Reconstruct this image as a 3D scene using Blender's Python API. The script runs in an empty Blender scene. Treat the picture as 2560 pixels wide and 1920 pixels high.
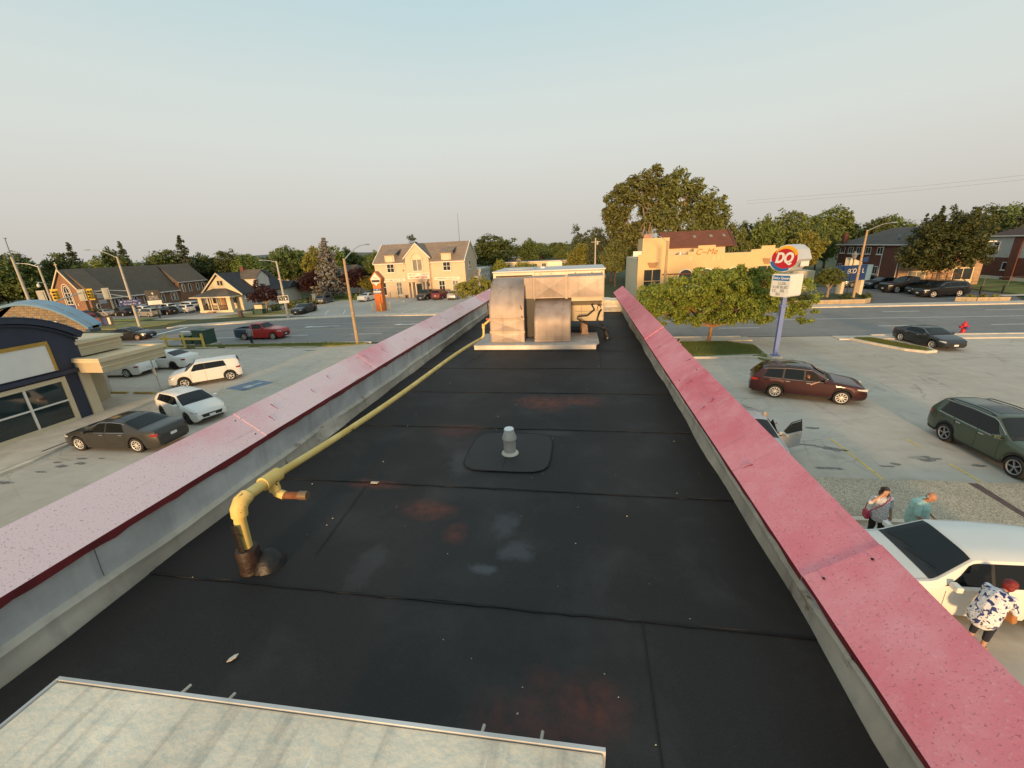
import bpy, bmesh, math, random
import numpy as np
from mathutils import Vector, Matrix
PI = math.pi
rad = math.radians
SC = bpy.context.scene
COL = SC.collection
# ---------------------------------------------------------------- camera
CAM_Z = 8.2
def cam_setup(yaw, pitch, roll, flpx):
    y, p, r = rad(yaw), rad(pitch), rad(roll)
    F = Vector((-math.sin(y)*math.cos(p), math.cos(y)*math.cos(p), -math.sin(p)))
    r0 = Vector((math.cos(y), math.sin(y), 0)); u0 = r0.cross(F)
    R = math.cos(r)*r0 - math.sin(r)*u0; U = math.sin(r)*r0 + math.cos(r)*u0
    cd = bpy.data.cameras.new('camera'); co = bpy.data.objects.new('camera', cd); COL.objects.link(co)
    cd.sensor_fit = 'HORIZONTAL'; cd.sensor_width = 36; cd.lens = 36*flpx/2560
    cd.clip_start = 0.05; cd.clip_end = 6000
    m = Matrix((R, U, -F)).transposed().to_4x4(); m.translation = (0, 0, CAM_Z)
    co.matrix_world = m; SC.camera = co
cam_setup(9.858, 18.325, 2.646, 1031.5)
# ---------------------------------------------------------------- sky, sun, exposure
SUN_EL, SUN_AZ = 5.5, 2.0      # the low sun stands behind the camera (-Y), a touch to the left
wd = bpy.data.worlds.new('World'); SC.world = wd; wd.use_nodes = True
wn = wd.node_tree; wn.nodes.clear()
wout = wn.nodes.new('ShaderNodeOutputWorld'); wbg = wn.nodes.new('ShaderNodeBackground')
sky = wn.nodes.new('ShaderNodeTexSky'); sky.sky_type = 'NISHITA'; sky.sun_disc = False
sky.sun_elevation = rad(SUN_EL); sky.sun_rotation = rad(180 + SUN_AZ)
sky.altitude = 0; sky.air_density = 1.0; sky.dust_density = 3.0; sky.ozone_density = 1.0
# hazy evening air: warm grey low down, pale blue-grey overhead, the same all round, over the sky texture
wtc = wn.nodes.new('ShaderNodeTexCoord'); wsep = wn.nodes.new('ShaderNodeSeparateXYZ')
wn.links.new(wtc.outputs['Generated'], wsep.inputs[0])
wr = wn.nodes.new('ShaderNodeValToRGB'); wn.links.new(wsep.outputs['Z'], wr.inputs[0])
el = wr.color_ramp.elements
el[0].position = 0.0; el[0].color = (5.6, 5.25, 4.8, 1)
el[1].position = 1.0; el[1].color = (5.2, 6.3, 6.6, 1)
for ps, cl in ((0.055, (6.0, 5.75, 5.35, 1)), (0.12, (6.45, 6.3, 5.85, 1)), (0.20, (6.75, 7.0, 6.55, 1)), (0.28, (6.5, 7.1, 6.8, 1)), (0.42, (5.2, 6.7, 7.0, 1)), (0.65, (5.1, 6.4, 6.8, 1))):
    e_ = el.new(ps); e_.color = cl
wns = wn.nodes.new('ShaderNodeTexNoise'); wns.inputs['Scale'].default_value = 2.2; wns.inputs['Detail'].default_value = 4; wn.links.new(wtc.outputs['Generated'], wns.inputs['Vector'])
wad = wn.nodes.new('ShaderNodeMath'); wad.operation = 'MULTIPLY_ADD'; wad.inputs[1].default_value = .05; wn.links.new(wns.outputs[0], wad.inputs[0]); wn.links.new(wsep.outputs['Z'], wad.inputs[2])
wsb = wn.nodes.new('ShaderNodeMath'); wsb.operation = 'SUBTRACT'; wsb.inputs[1].default_value = .025; wn.links.new(wad.outputs[0], wsb.inputs[0]); wn.links.new(wsb.outputs[0], wr.inputs[0])
wmx = wn.nodes.new('ShaderNodeMixRGB'); wmx.inputs[0].default_value = 0.88
wn.links.new(sky.outputs[0], wmx.inputs[1]); wn.links.new(wr.outputs[0], wmx.inputs[2])
wn.links.new(wmx.outputs[0], wbg.inputs[0]); wbg.inputs[1].default_value = 0.105
wn.links.new(wbg.outputs[0], wout.inputs[0])
sl = bpy.data.lights.new('sun', 'SUN'); so = bpy.data.objects.new('sun', sl); COL.objects.link(so)
sl.energy = 4.6; sl.angle = rad(7.0); sl.color = (1.0, 0.60, 0.27)
sdir = Vector((-math.sin(rad(SUN_AZ))*math.cos(rad(SUN_EL)), -math.cos(rad(SUN_AZ))*math.cos(rad(SUN_EL)), math.sin(rad(SUN_EL))))
so.rotation_euler = sdir.to_track_quat('Z', 'Y').to_euler(); so.location = (0, -30, 40)
vs = SC.view_settings; vs.view_transform = 'Standard'; vs.look = 'None'; vs.exposure = 0.10; vs.gamma = 1.0
vs.use_curve_mapping = False
SC.cycles.max_bounces = 6; SC.cycles.transparent_max_bounces = 8; SC.cycles.use_denoising = True
# ---------------------------------------------------------------- materials
MATS = {}
def new_mat(name):
    m = bpy.data.materials.new(name); m.use_nodes = True; nt = m.node_tree; nt.nodes.clear()
    o = nt.nodes.new('ShaderNodeOutputMaterial'); p = nt.nodes.new('ShaderNodeBsdfPrincipled')
    nt.links.new(p.outputs[0], o.inputs[0]); MATS[name] = m
    return m, nt, p, o
def node(nt, typ, ins=None, **kw):
    n = nt.nodes.new(typ)
    for k, v in kw.items(): setattr(n, k, v)
    for k, v in (ins or {}).items():
        if isinstance(v, bpy.types.NodeSocket): nt.links.new(v, n.inputs[k])
        else: n.inputs[k].default_value = v
    return n
def c4(c): return (c[0], c[1], c[2], 1)
def coords(nt, scale=(1, 1, 1), kind='Object', rot=(0, 0, 0)):
    t = node(nt, 'ShaderNodeTexCoord'); mp = node(nt, 'ShaderNodeMapping', {'Vector': t.outputs[kind], 'Scale': scale, 'Rotation': rot})
    return mp.outputs[0]
def noise(nt, vec, scale, detail=5, rough=.55, dist=0.):
    return node(nt, 'ShaderNodeTexNoise', {'Vector': vec, 'Scale': scale, 'Detail': detail, 'Roughness': rough, 'Distortion': dist}).outputs[0]
def ramp(nt, f, a, b):
    n = node(nt, 'ShaderNodeMapRange', {'Value': f, 'From Min': a, 'From Max': b}); n.clamp = True
    return n.outputs[0]
def mix(nt, f, a, b, mode='MIX'):
    n = node(nt, 'ShaderNodeMixRGB', blend_type=mode)
    for i, v in ((0, f), (1, a), (2, b)):
        if isinstance(v, bpy.types.NodeSocket): nt.links.new(v, n.inputs[i])
        elif i == 0: n.inputs[0].default_value = v
        else: n.inputs[i].default_value = c4(v)
    return n.outputs[0]
def mul(nt, a, b, op='MULTIPLY'):
    n = node(nt, 'ShaderNodeMath', operation=op)
    for i, v in ((0, a), (1, b)):
        if isinstance(v, bpy.types.NodeSocket): nt.links.new(v, n.inputs[i])
        else: n.inputs[i].default_value = v
    return n.outputs[0]
def set_bump(nt, p, h, strength=.3, dist=.01):
    b = node(nt, 'ShaderNodeBump', {'Height': h, 'Strength': strength, 'Distance': dist}); nt.links.new(b.outputs[0], p.inputs['Normal'])
def mat(name, col, rough=.6, metal=0., var=.12, scale=2.5, bump=0., bscale=40., coat=0., spec=.5, streak=0.):
    if name in MATS: return MATS[name]
    m, nt, p, o = new_mat(name)
    v = coords(nt)
    f = noise(nt, v, scale, 6)
    c = mix(nt, ramp(nt, f, .3, .7), [x*(1-var) for x in col], [min(1, x*(1+var)) for x in col])
    if streak:
        s = noise(nt, coords(nt, (9, 9, .5)), 1.0, 4)
        c = mix(nt, mul(nt, ramp(nt, s, .52, .75), streak), c, [x*.35 for x in col])
    nt.links.new(c, p.inputs['Base Color'])
    p.inputs['Roughness'].default_value = rough; p.inputs['Metallic'].default_value = metal
    p.inputs['Coat Weight'].default_value = coat; p.inputs['Coat Roughness'].default_value = .04
    p.inputs['Specular IOR Level'].default_value = spec
    if bump: set_bump(nt, p, noise(nt, v, bscale, 4), bump, .02)
    return m
def paint(name, col, metal=.0, rough=.38):
    return mat(name, col, rough, metal, .03, 1.5, coat=.55, spec=.25)
# ---------------------------------------------------------------- mesh builder
def link(o):
    COL.objects.link(o); return o
def tag(o, label=None, cat=None, group=None, kind=None):
    if label: o['label'] = label
    if cat: o['category'] = cat
    if group: o['group'] = group
    if kind: o['kind'] = kind
    return o
def thing(name, label, cat, loc=(0, 0, 0), rz=0., group=None):
    o = link(bpy.data.objects.new(name, None)); o.location = loc; o.rotation_euler = (0, 0, rz); o.empty_display_size = .3
    return tag(o, label, cat, group)
class MB:
    def __init__(s, xf=None): s.v = []; s.f = []; s.m = []; s.xf = xf; s.mi = 0
    def add(s, vs, fs):
        b = len(s.v)
        for v in vs:
            v = Vector(v); s.v.append(tuple(s.xf @ v) if s.xf else tuple(v))
        for f in fs: s.f.append([i+b for i in f]); s.m.append(s.mi)
        return s
    def box(s, x0, y0, z0, x1, y1, z1):
        vs = [(x, y, z) for x in (x0, x1) for y in (y0, y1) for z in (z0, z1)]
        return s.add(vs, [(0, 1, 3, 2), (4, 6, 7, 5), (0, 4, 5, 1), (2, 3, 7, 6), (0, 2, 6, 4), (1, 5, 7, 3)])
    def obox(s, c, size, rz=0., ry=0., rx=0.):
        m = Matrix.Translation(c) @ Matrix.Rotation(rz, 4, 'Z') @ Matrix.Rotation(ry, 4, 'Y') @ Matrix.Rotation(rx, 4, 'X')
        a, b, d = [q/2 for q in size]
        vs = [m @ Vector((x, y, z)) for x in (-a, a) for y in (-b, b) for z in (-d, d)]
        return s.add(vs, [(0, 1, 3, 2), (4, 6, 7, 5), (0, 4, 5, 1), (2, 3, 7, 6), (0, 2, 6, 4), (1, 5, 7, 3)])
    def tube(s, pts, r, n=8, cap=True):
        pts = [Vector(p) for p in pts]; k = len(pts)
        rs = r if isinstance(r, (list, tuple)) else [r]*k
        vs = []; ref = None
        for i, p in enumerate(pts):
            d = (pts[min(i+1, k-1)] - pts[max(i-1, 0)]).normalized()
            if ref is None:
                ref = Vector((1, 0, 0)) if abs(d.x) < .8 else Vector((0, 1, 0))
            a = (ref - d*ref.dot(d)).normalized(); b = d.cross(a); ref = a
            for j in range(n):
                t = 2*PI*j/n; vs.append(p + rs[i]*(math.cos(t)*a + math.sin(t)*b))
        fs = [(i*n+j, i*n+(j+1) % n, (i+1)*n+(j+1) % n, (i+1)*n+j) for i in range(k-1) for j in range(n)]
        if cap: fs += [tuple(range(n))[::-1], tuple(range((k-1)*n, k*n))]
        return s.add(vs, fs)
    def lathe(s, prof, c=(0, 0, 0), n=16, axis='Z', cap=True):
        vs = []
        for r, h in prof:
            for j in range(n):
                t = 2*PI*j/n; q = (r*math.cos(t), r*math.sin(t), h)
                if axis == 'Y': q = (q[0], q[2], q[1])
                elif axis == 'X': q = (q[2], q[0], q[1])
                vs.append((q[0]+c[0], q[1]+c[1], q[2]+c[2]))
        k = len(prof)
        fs = [(i*n+j, i*n+(j+1) % n, (i+1)*n+(j+1) % n, (i+1)*n+j) for i in range(k-1) for j in range(n)]
        if cap: fs += [tuple(range(n))[::-1], tuple(range((k-1)*n, k*n))]
        return s.add(vs, fs)
    def prism(s, poly, d0, d1, axis='Z'):
        def q(a, b, d):
            return {'Z': (a, b, d), 'Y': (a, d, b), 'X': (d, a, b)}[axis]
        n = len(poly)
        vs = [q(a, b, d0) for a, b in poly] + [q(a, b, d1) for a, b in poly]
        return s.add(vs, [tuple(range(n)), tuple(range(n, 2*n))[::-1]] + [(i, (i+1) % n, n+(i+1) % n, n+i) for i in range(n)])
    def ring(s, po, pi_, d0, d1, axis='Z'):
        def q(a, b, d):
            return {'Z': (a, b, d), 'Y': (a, d, b), 'X': (d, a, b)}[axis]
        n = len(po); vs = []
        for P, d in ((po, d0), (pi_, d0), (po, d1), (pi_, d1)): vs += [q(a, b, d) for a, b in P]
        fs = []
        for i in range(n):
            j = (i+1) % n
            fs += [(i, j, n+j, n+i), (2*n+i, 3*n+i, 3*n+j, 2*n+j), (i, 2*n+i, 2*n+j, j), (n+i, n+j, 3*n+j, 3*n+i)]
        return s.add(vs, fs)
    def grid(s, rows, closed=False):
        h, w = len(rows), len(rows[0]); vs = [p for r in rows for p in r]
        fs = [(i*w+j, i*w+(j+1) % w, (i+1)*w+(j+1) % w, (i+1)*w+j) for i in range(h-1) for j in range(w if closed else w-1)]
        return s.add(vs, fs)
    def build(s, name, mats, parent=None, smooth=None, local=False, recalc=True, bevel=0.):
        me = bpy.data.meshes.new(name); me.from_pydata(s.v, [], s.f)
        for m in (mats if isinstance(mats, (list, tuple)) else [mats]): me.materials.append(m)
        if max(s.m, default=0): me.polygons.foreach_set('material_index', s.m)
        if recalc:
            bm = bmesh.new(); bm.from_mesh(me); bmesh.ops.recalc_face_normals(bm, faces=bm.faces); bm.to_mesh(me); bm.free()
        if smooth:
            me.polygons.foreach_set('use_smooth', [True]*len(me.polygons)); me.set_sharp_from_angle(angle=rad(smooth))
        o = link(bpy.data.objects.new(name, me))
        if parent:
            o.parent = parent
            if parent.type == 'EMPTY' and not local:
                o.matrix_parent_inverse = Matrix.LocRotScale(parent.location, parent.rotation_euler, None).inverted()
        if bevel:
            b = o.modifiers.new('bevel', 'BEVEL'); b.width = bevel; b.segments = 2; b.limit_method = 'ANGLE'; b.angle_limit = rad(40)
        return o
def copy_tree(o, parent=None):
    c = o.copy(); link(c); c.parent = parent
    for ch in list(o.children): copy_tree(ch, c)
    return c
def wall_frame(o, u, n):   # local (along, up, out) -> world
    m = Matrix(((u[0], 0, n[0], o[0]), (u[1], 0, n[1], o[1]), (0, 1, 0, o[2]), (0, 0, 0, 1)))
    return m
def text(name, s, size, m, parent, frame, a, b, c=.02, depth=.012, align='CENTER', shear=0., bold=0., sx=1., rot=0.):
    cu = bpy.data.curves.new(name, 'FONT'); cu.body = s; cu.size = size; cu.extrude = depth; cu.align_x = align; cu.align_y = 'CENTER'
    cu.shear = shear; cu.offset = bold
    t = bpy.data.objects.new(name, cu); link(t); bpy.context.view_layer.update()
    me = bpy.data.meshes.new_from_object(t.evaluated_get(bpy.context.evaluated_depsgraph_get()))
    bpy.data.objects.remove(t); me.name = name
    me.transform(frame @ Matrix.Translation((a, b, c)) @ Matrix.Rotation(rot, 4, 'Z') @ Matrix.Diagonal((sx, 1, 1, 1)))
    me.materials.clear(); me.materials.append(m)
    o = link(bpy.data.objects.new(name, me)); o.parent = parent
    if parent and parent.type == 'EMPTY':
        o.matrix_parent_inverse = Matrix.LocRotScale(parent.location, parent.rotation_euler, None).inverted()
    return o
def arch_poly(a0, a1, b0, b1, rise, n=6, pointed=True):
    w = a1-a0; c = (a0+a1)/2; zs = b1-rise; P = [(a0, b0), (a1, b0)]
    for i in range(n+1):
        t = i/n
        if pointed: P.append((a1-(w/2)*t**1.7, zs+rise*math.sin(t*PI/2)**.95))
        else: P.append((c+w/2*math.cos(t*PI/2), zs+rise*math.sin(t*PI/2)))
    for i in range(n-1, -1, -1):
        t = i/n
        if pointed: P.append((a0+(w/2)*t**1.7, zs+rise*math.sin(t*PI/2)**.95))
        else: P.append((c-w/2*math.cos(t*PI/2), zs+rise*math.sin(t*PI/2)))
    return P
def shrink(P, d):
    ca = sum(p[0] for p in P)/len(P); a0 = min(p[0] for p in P); a1 = max(p[0] for p in P); b0 = min(p[1] for p in P); b1 = max(p[1] for p in P)
    ka = (a1-a0-2*d)/(a1-a0); kb = (b1-b0-2*d)/(b1-b0); cb = (b0+b1)/2; ca = (a0+a1)/2
    return [((a-ca)*ka+ca, (b-cb)*kb+cb) for a, b in P]
def window(parent, F, a0, a1, b0, b1, fm, gm, cols=1, rows=1, fw=.08, sill=True, depth=.07, rowsplit=None):
    b = MB(F); b.box(a0, b0, -.02, a1, b0+fw, depth).box(a0, b1-fw, -.02, a1, b1, depth).box(a0, b0+fw, -.02, a0+fw, b1-fw, depth).box(a1-fw, b0+fw, -.02, a1, b1-fw, depth)
    us = [a0+fw+(a1-a0-2*fw)*i/cols for i in range(cols+1)]
    vsx = [b0+fw+(b1-b0-2*fw)*i/rows for i in range(rows+1)]
    if rowsplit: vsx = [b0+fw, b0+fw+(b1-b0-2*fw)*rowsplit, b1-fw]
    for u in us[1:-1]: b.box(u-fw*.35, b0+fw, -.02, u+fw*.35, b1-fw, depth*.8)
    for w in vsx[1:-1]: b.box(a0+fw, w-fw*.35, -.02, a1-fw, w+fw*.35, depth*.7)
    if sill: b.box(a0-.08, b0-.1, -.02, a1+.08, b0-.004, depth+.07)
    o = b.build('window', fm, parent)
    for i in range(len(us)-1):
        for j in range(len(vsx)-1):
            MB(F).box(us[i]+.01, vsx[j]+.01, -.015, us[i+1]-.01, vsx[j+1]-.01, .02).build('pane', gm, o)
    return o
def arch_window(parent, F, a0, a1, b0, b1, fm, gm, rise, pointed=True, fw=.09, depth=.08, mull=True):
    P = arch_poly(a0, a1, b0, b1, rise, pointed=pointed); Q = shrink(P, fw)
    b = MB(F); b.ring(P, Q, -.02, depth)
    if mull: b.box(a0+fw, b0+(b1-b0)*.25, -.02, a1-fw, b0+(b1-b0)*.25+.05, depth*.7)
    o = b.build('window', fm, parent)
    MB(F).prism(Q, -.015, .02).build('pane', gm, o)
    return o
# ---------------------------------------------------------------- surface materials
def m_asphalt(name, c0, c1, crack=.5):
    m, nt, p, o = new_mat(name); v = coords(nt)
    big = noise(nt, v, .12, 6, .6); med = noise(nt, v, 1.4, 5, .6); fine = noise(nt, v, 60, 3, .7)
    c = mix(nt, ramp(nt, big, .35, .65), c0, c1)
    c = mix(nt, mul(nt, ramp(nt, med, .45, .75), .25), c, [x*.6 for x in c0])
    c = mix(nt, mul(nt, ramp(nt, fine, .5, .8), .35), c, [x*1.5 for x in c1])
    vo = node(nt, 'ShaderNodeTexVoronoi', {'Vector': coords(nt, (.16, .16, .16)), 'Scale': 1.0}, feature='DISTANCE_TO_EDGE')
    wv = noise(nt, v, 1.1, 4)
    k = ramp(nt, mul(nt, vo.outputs['Distance'], mul(nt, wv, .03, 'MULTIPLY'), 'ADD'), .022, .014)
    c = mix(nt, mul(nt, k, crack*.55), c, [x*.55 for x in c0])
    s1 = noise(nt, coords(nt, (.25, 1.6, 1), rot=(0, 0, .35)), 1.0, 5, .6); s2 = noise(nt, coords(nt, (1.9, .22, 1), rot=(0, 0, -.15)), 1.0, 5, .6)
    c = mix(nt, mul(nt, ramp(nt, s1, .5, .72), .30), c, [x*.62 for x in c0]); c = mix(nt, mul(nt, ramp(nt, s2, .52, .74), .25), c, [min(1, x*1.25) for x in c1])
    v2 = node(nt, 'ShaderNodeTexVoronoi', {'Vector': mix(nt, .12, coords(nt, (.55, .55, .55)), node(nt, 'ShaderNodeTexNoise', {'Vector': v, 'Scale': 2.0, 'Detail': 4}).outputs['Color']), 'Scale': 1.0}, feature='DISTANCE_TO_EDGE')
    c = mix(nt, mul(nt, mul(nt, ramp(nt, v2.outputs['Distance'], .016, .004), ramp(nt, noise(nt, v, .18, 3), .5, .62)), crack*.9), c, [x*.4 for x in c0])
    oil = noise(nt, v, .8, 3, .4, .6)
    c = mix(nt, mul(nt, ramp(nt, oil, .62, .76), .4), c, [x*.45 for x in c0])
    nt.links.new(c, p.inputs['Base Color']); p.inputs['Roughness'].default_value = .85
    set_bump(nt, p, fine, .25, .01)
    return m
m_lot = m_asphalt('lot_asphalt', (.46, .405, .33), (.56, .50, .415))
m_lot2 = m_asphalt('far_lot_asphalt', (.42, .385, .33), (.50, .465, .40), .3)
m_lot3 = m_asphalt('dark_lot_asphalt', (.13, .13, .132), (.175, .173, .17), .2)
m_road = m_asphalt('road_asphalt', (.205, .195, .182), (.26, .248, .23), .25)
def m_grassf(name, a, b):
    m, nt, p, o = new_mat(name); v = coords(nt)
    c = mix(nt, ramp(nt, noise(nt, v, .5, 5), .35, .65), a, b)
    c = mix(nt, mul(nt, ramp(nt, noise(nt, v, 25, 3, .7), .45, .8), .5), c, [x*.5 for x in a])
    nt.links.new(c, p.inputs['Base Color']); p.inputs['Roughness'].default_value = .95; set_bump(nt, p, noise(nt, v, 40, 3), .6, .04)
    return m
m_grass = m_grassf('lawn_grass', (.11, .15, .03), (.19, .22, .055))
m_grass_dry = m_grassf('dry_grass', (.20, .20, .06), (.32, .28, .11))
m_land = m_grassf('land', (.05, .07, .025), (.09, .10, .04))
m_conc = mat('concrete', (.60, .52, .42), .9, 0, .15, 1.2, .2, 50)
m_conc2 = mat('kerb_concrete', (.64, .56, .45), .9, 0, .18, 2, .2, 60)
m_wline = mat('white_line', (.80, .78, .72), .8, 0, .2, 6)
m_yline = mat('yellow_line', (.68, .48, .15), .8, 0, .3, 6)
m_yfaint = mat('faint_yellow_line', (.56, .47, .27), .85, 0, .3, 5)
def m_aggf():
    m, nt, p, o = new_mat('exposed_aggregate'); v = coords(nt)
    vo = node(nt, 'ShaderNodeTexVoronoi', {'Vector': v, 'Scale': 38.}); g = node(nt, 'ShaderNodeSeparateColor', {'Color': vo.outputs['Color']})
    c = mix(nt, g.outputs[0], (.25, .20, .14), (.66, .56, .41))
    c = mix(nt, mul(nt, ramp(nt, noise(nt, v, .8), .4, .7), .3), c, (.2, .17, .12))
    nt.links.new(c, p.inputs['Base Color']); p.inputs['Roughness'].default_value = .8; set_bump(nt, p, vo.outputs['Distance'], .5, .01)
    return m
m_agg = m_aggf()
m_brownband = mat('brown_band', (.12, .075, .065), .85, 0, .2, 8)
def struct(name, b, m, **k):
    o = b.build(name, m, **k); o['kind'] = 'structure'; return o
# ---------------------------------------------------------------- the ground
struct('ground', MB().add([(-2500, -800, -.03), (2500, -800, -.03), (2500, 3500, -.03), (-2500, 3500, -.03)], [(0, 1, 2, 3)]), m_land)
NX = [-200, -80, -60, -50, -40, -30, 0, 120, 300]; NY = [-16, 24, 31, 34.2, 35.7, 36.4, 37.5, 38.6, 39]
FX = [-200, -80, -60, -53, -45, -38, -28, 120, 300]; FY = [-2, 38.0, 44, 46.6, 49.5, 51.6, 53, 52.6, 52.6]
def near(x): return float(np.interp(x, NX, NY))
def far(x): return float(np.interp(x, FX, FY))
XS = sorted(set([-200, -150, -120, -100, -90, -80, -75, -70, -66, -63, -60, -58, -56] + [x for x in range(-54, -20, 2)] + [-10, 0, 20, 60, 120, 200, 300]))
def strip(f0, f1, z, xs):
    return MB().add([p for x in xs for p in ((x, f0(x), z), (x, f1(x), z))], [(2*i, 2*i+2, 2*i+3, 2*i+1) for i in range(len(xs)-1)])
struct('road', strip(near, far, .006, XS), m_road)
def slab(pts, z0, z1, name, m): return struct(name, MB().prism(pts, z0, z1), m)
def sheet(pts, z, name, m): return struct(name, MB().add([(a, b, z) for a, b in pts], [tuple(range(len(pts)))]), m)
sheet([(-46, -25), (60, -25), (60, 37.9), (20, 37.6), (0, 37.2), (-18, 36.3), (-46, 33.6)], 0.0, 'parking_lot', m_lot)
sheet([(-52, 55.6), (-41, 54.6), (3, 55.2), (3, 77), (-47, 77), (-54, 66)], 0.0, 'parking_lot', m_lot2)
sheet([(-95, 55.5), (-64.5, 55.5), (-62, 58), (-64, 88), (-87, 88), (-95, 62.2)], 0.001, 'parking_lot', m_road)
sheet([(-70, 54.6), (-56, 53.6), (-50, 55.6), (-50, 61), (-64.4, 61), (-64.5, 55.4)], -.002, 'parking_lot', m_lot2)
sheet([(33.4, 55.3), (49, 55.3), (52, 60), (52, 74), (24, 74), (24, 59.5), (33.4, 59.5)], .002, 'parking_lot', m_lot3)
# pavements on the far side, kerbs
def walk(f, d0, d1, xs, name, m, z1=.12):
    b = MB(); rows = []
    for x in xs: rows.append([(x, f(x)+d0, -.02), (x, f(x)+d0, z1), (x, f(x)+d1, z1), (x, f(x)+d1, -.02)])
    b.grid(rows, True); n = len(xs)-1
    b.f += [[0, 1, 2, 3], [n*4+3, n*4+2, n*4+1, n*4]]; b.m += [0, 0]
    return struct(name, b, m)
walk(far, .32, 2.0, [x for x in XS if x >= -54], 'pavement', m_conc, .10)
walk(far, .0, .30, [x for x in XS if x >= -54], 'kerb', m_conc2, .12)
walk(near, -.30, 0., [-46, -44, -42, -40, -36, -32, -28, -24, -20], 'kerb', m_conc2, .12)
walk(near, -.30, 0., [1, 4, 8, 12, 13.5], 'kerb', m_conc2, .12)
walk(near, -.30, 0., [23.5, 30, 40, 60], 'kerb', m_conc2, .12)
walk(near, -1.6, -.32, [1, 4, 8, 12, 14], 'pavement', m_conc, .09)
walk(near, -1.5, -.32, [20.5, 24, 30, 40, 60], 'pavement', m_conc, .08)
# verges and lawns
slab([(-45, 34.9), (-30, 35.25), (-23, 35.1), (-20.2, 36.1), (-24, 36.45), (-34, 35.9), (-44, 35.2)], -.02, .11, 'verge', m_grass_dry)
slab([(4.2, 30.6), (13.1, 31.8), (13.4, 34.3), (11.8, 35.6), (4.2, 35.7)], -.02, .09, 'verge', m_grass)
def kerb_loop(pts, w=.16, z=.13, name='kerb', closed=True):
    b = MB(); n = len(pts); P = [Vector((a, c)) for a, c in pts]; rows = []
    for i in range(n):
        p = P[i]; d = (P[(i+1) % n]-P[i-1]).normalized() if closed else (P[min(i+1, n-1)]-P[max(i-1, 0)]).normalized()
        q = Vector((-d.y, d.x))*w/2
        rows.append([(p.x-q.x, p.y-q.y, -.02), (p.x-q.x, p.y-q.y, z), (p.x+q.x, p.y+q.y, z), (p.x+q.x, p.y+q.y, -.02)])
    if closed: rows.append(rows[0])
    b.grid(rows, True)
    if not closed: b.f += [[0, 1, 2, 3], [4*n-1, 4*n-2, 4*n-3, 4*n-4]]; b.m += [0, 0]
    return struct(name, b, m_conc2)
kerb_loop([(13.6, 29.2), (13.3, 31.6), (13.6, 34.4), (11.9, 35.75), (4, 35.8)], closed=False)
kerb_loop([(13.6, 29.2), (12.4, 30.6), (4, 30.5)], closed=False)
slab([(12.5, 29.4), (13.5, 29.4), (13.25, 31.6), (12.3, 31.2)], -.02, .07, 'verge', m_grass)
isl = [(21.7, 36.6), (21.3, 36.2), (21.9, 34.6), (22.8, 32.6), (23.6, 31.9), (24.3, 32.1), (24.4, 32.8), (23.7, 34.6), (22.9, 36.5)]
kerb_loop(isl, .2, .15); slab([(a+(22.8-a)*.08, c+(34.3-c)*.05) for a, c in isl], -.02, .12, 'lawn', m_grass)
slab([(-75, 48), (-66, 46.3), (-60, 46.0), (-57.6, 49.6), (-57.2, 52.4), (-62, 52.3), (-76, 51.6)], -.02, .08, 'lawn', m_grass_dry)
slab([(-80, 53.2), (-66, 54.0), (-65.5, 55.3), (-70, 55.4), (-84, 54.6)], -.02, .07, 'lawn', m_grass)
slab([(49.6, 55.5), (75, 55), (75, 84), (46, 86), (53, 72), (53, 60)], -.02, .06, 'lawn', m_grass)
sheet([(50, 58.7), (75, 60.2), (75, 61.6), (50, 60)], .068, 'path', m_conc)
slab([(-56, 55.4), (-50.5, 55.2), (-43.4, 57.1), (-41.6, 61), (-44, 63.5), (-52, 62.3), (-54.6, 57)], -.02, .05, 'lawn', m_grass_dry)
slab([(-52, 73.5), (-38.6, 73.2), (-38.6, 79), (-58, 82), (-56.5, 73.5)], -.02, .06, 'lawn', m_grass)
# aggregate walk beside the building on the right, with its brown band
slab([(1.2, 11.95), (7.3, 11.95), (20, 11.6), (20, 14.3), (1.2, 14.0)], -.02, .13, 'walkway', m_agg)
sheet([(12.72, 11.85), (12.92, 11.85), (12.98, 14.1), (12.70, 14.1)], .135, 'walkway_band', m_brownband)
struct('kerb', MB().box(1.2, 11.72, -.02, 20, 11.92, .12), m_conc)
slab([(20.2, 9.8), (16.4, 11.0), (16.2, 11.55), (20.2, 11.5)], -.02, .09, 'planting_bed', m_land)
# navy building's pavement
slab([(-40, -20), (-24.3, -20), (-24.4, 14.3), (-26.0, 17.6), (-26.4, 21.2), (-40, 21.4)], -.02, .12, 'pavement', m_conc)
slab([(-24.28, -20), (-23.9, -20), (-24.05, 12.6), (-24.38, 14.0)], -.02, .10, 'kerb', m_conc2)
# ---------------------------------------------------------------- painted markings
def line(p0, p1, w, m, z=.012, name='road_marking'):
    a, b = Vector(p0), Vector(p1); d = (b-a).normalized(); q = Vector((-d.y, d.x))*w/2
    return struct(name, MB().add([(a.x-q.x, a.y-q.y, z), (b.x-q.x, b.y-q.y, z), (b.x+q.x, b.y+q.y, z), (a.x+q.x, a.y+q.y, z)], [(0, 1, 2, 3)]), m)
def lane(fr, x0, x1, w, m, step=3.):
    n = max(1, int((x1-x0)/step)); xs = [x0+(x1-x0)*i/n for i in range(n+1)]
    f = lambda x: near(x)+(far(x)-near(x))*fr
    return struct('road_marking', strip(lambda x: f(x)-w/2, lambda x: f(x)+w/2, .012, xs), m)
m_wfaint = mat('worn_white_line', (.52, .51, .47), .8, 0, .25, 5)
lane(.48, -50, -2, .12, m_yfaint); lane(.71, -51, -14, .13, m_wfaint)
lane(.525, -2, 90, .22, m_wfaint, 8.)
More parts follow.
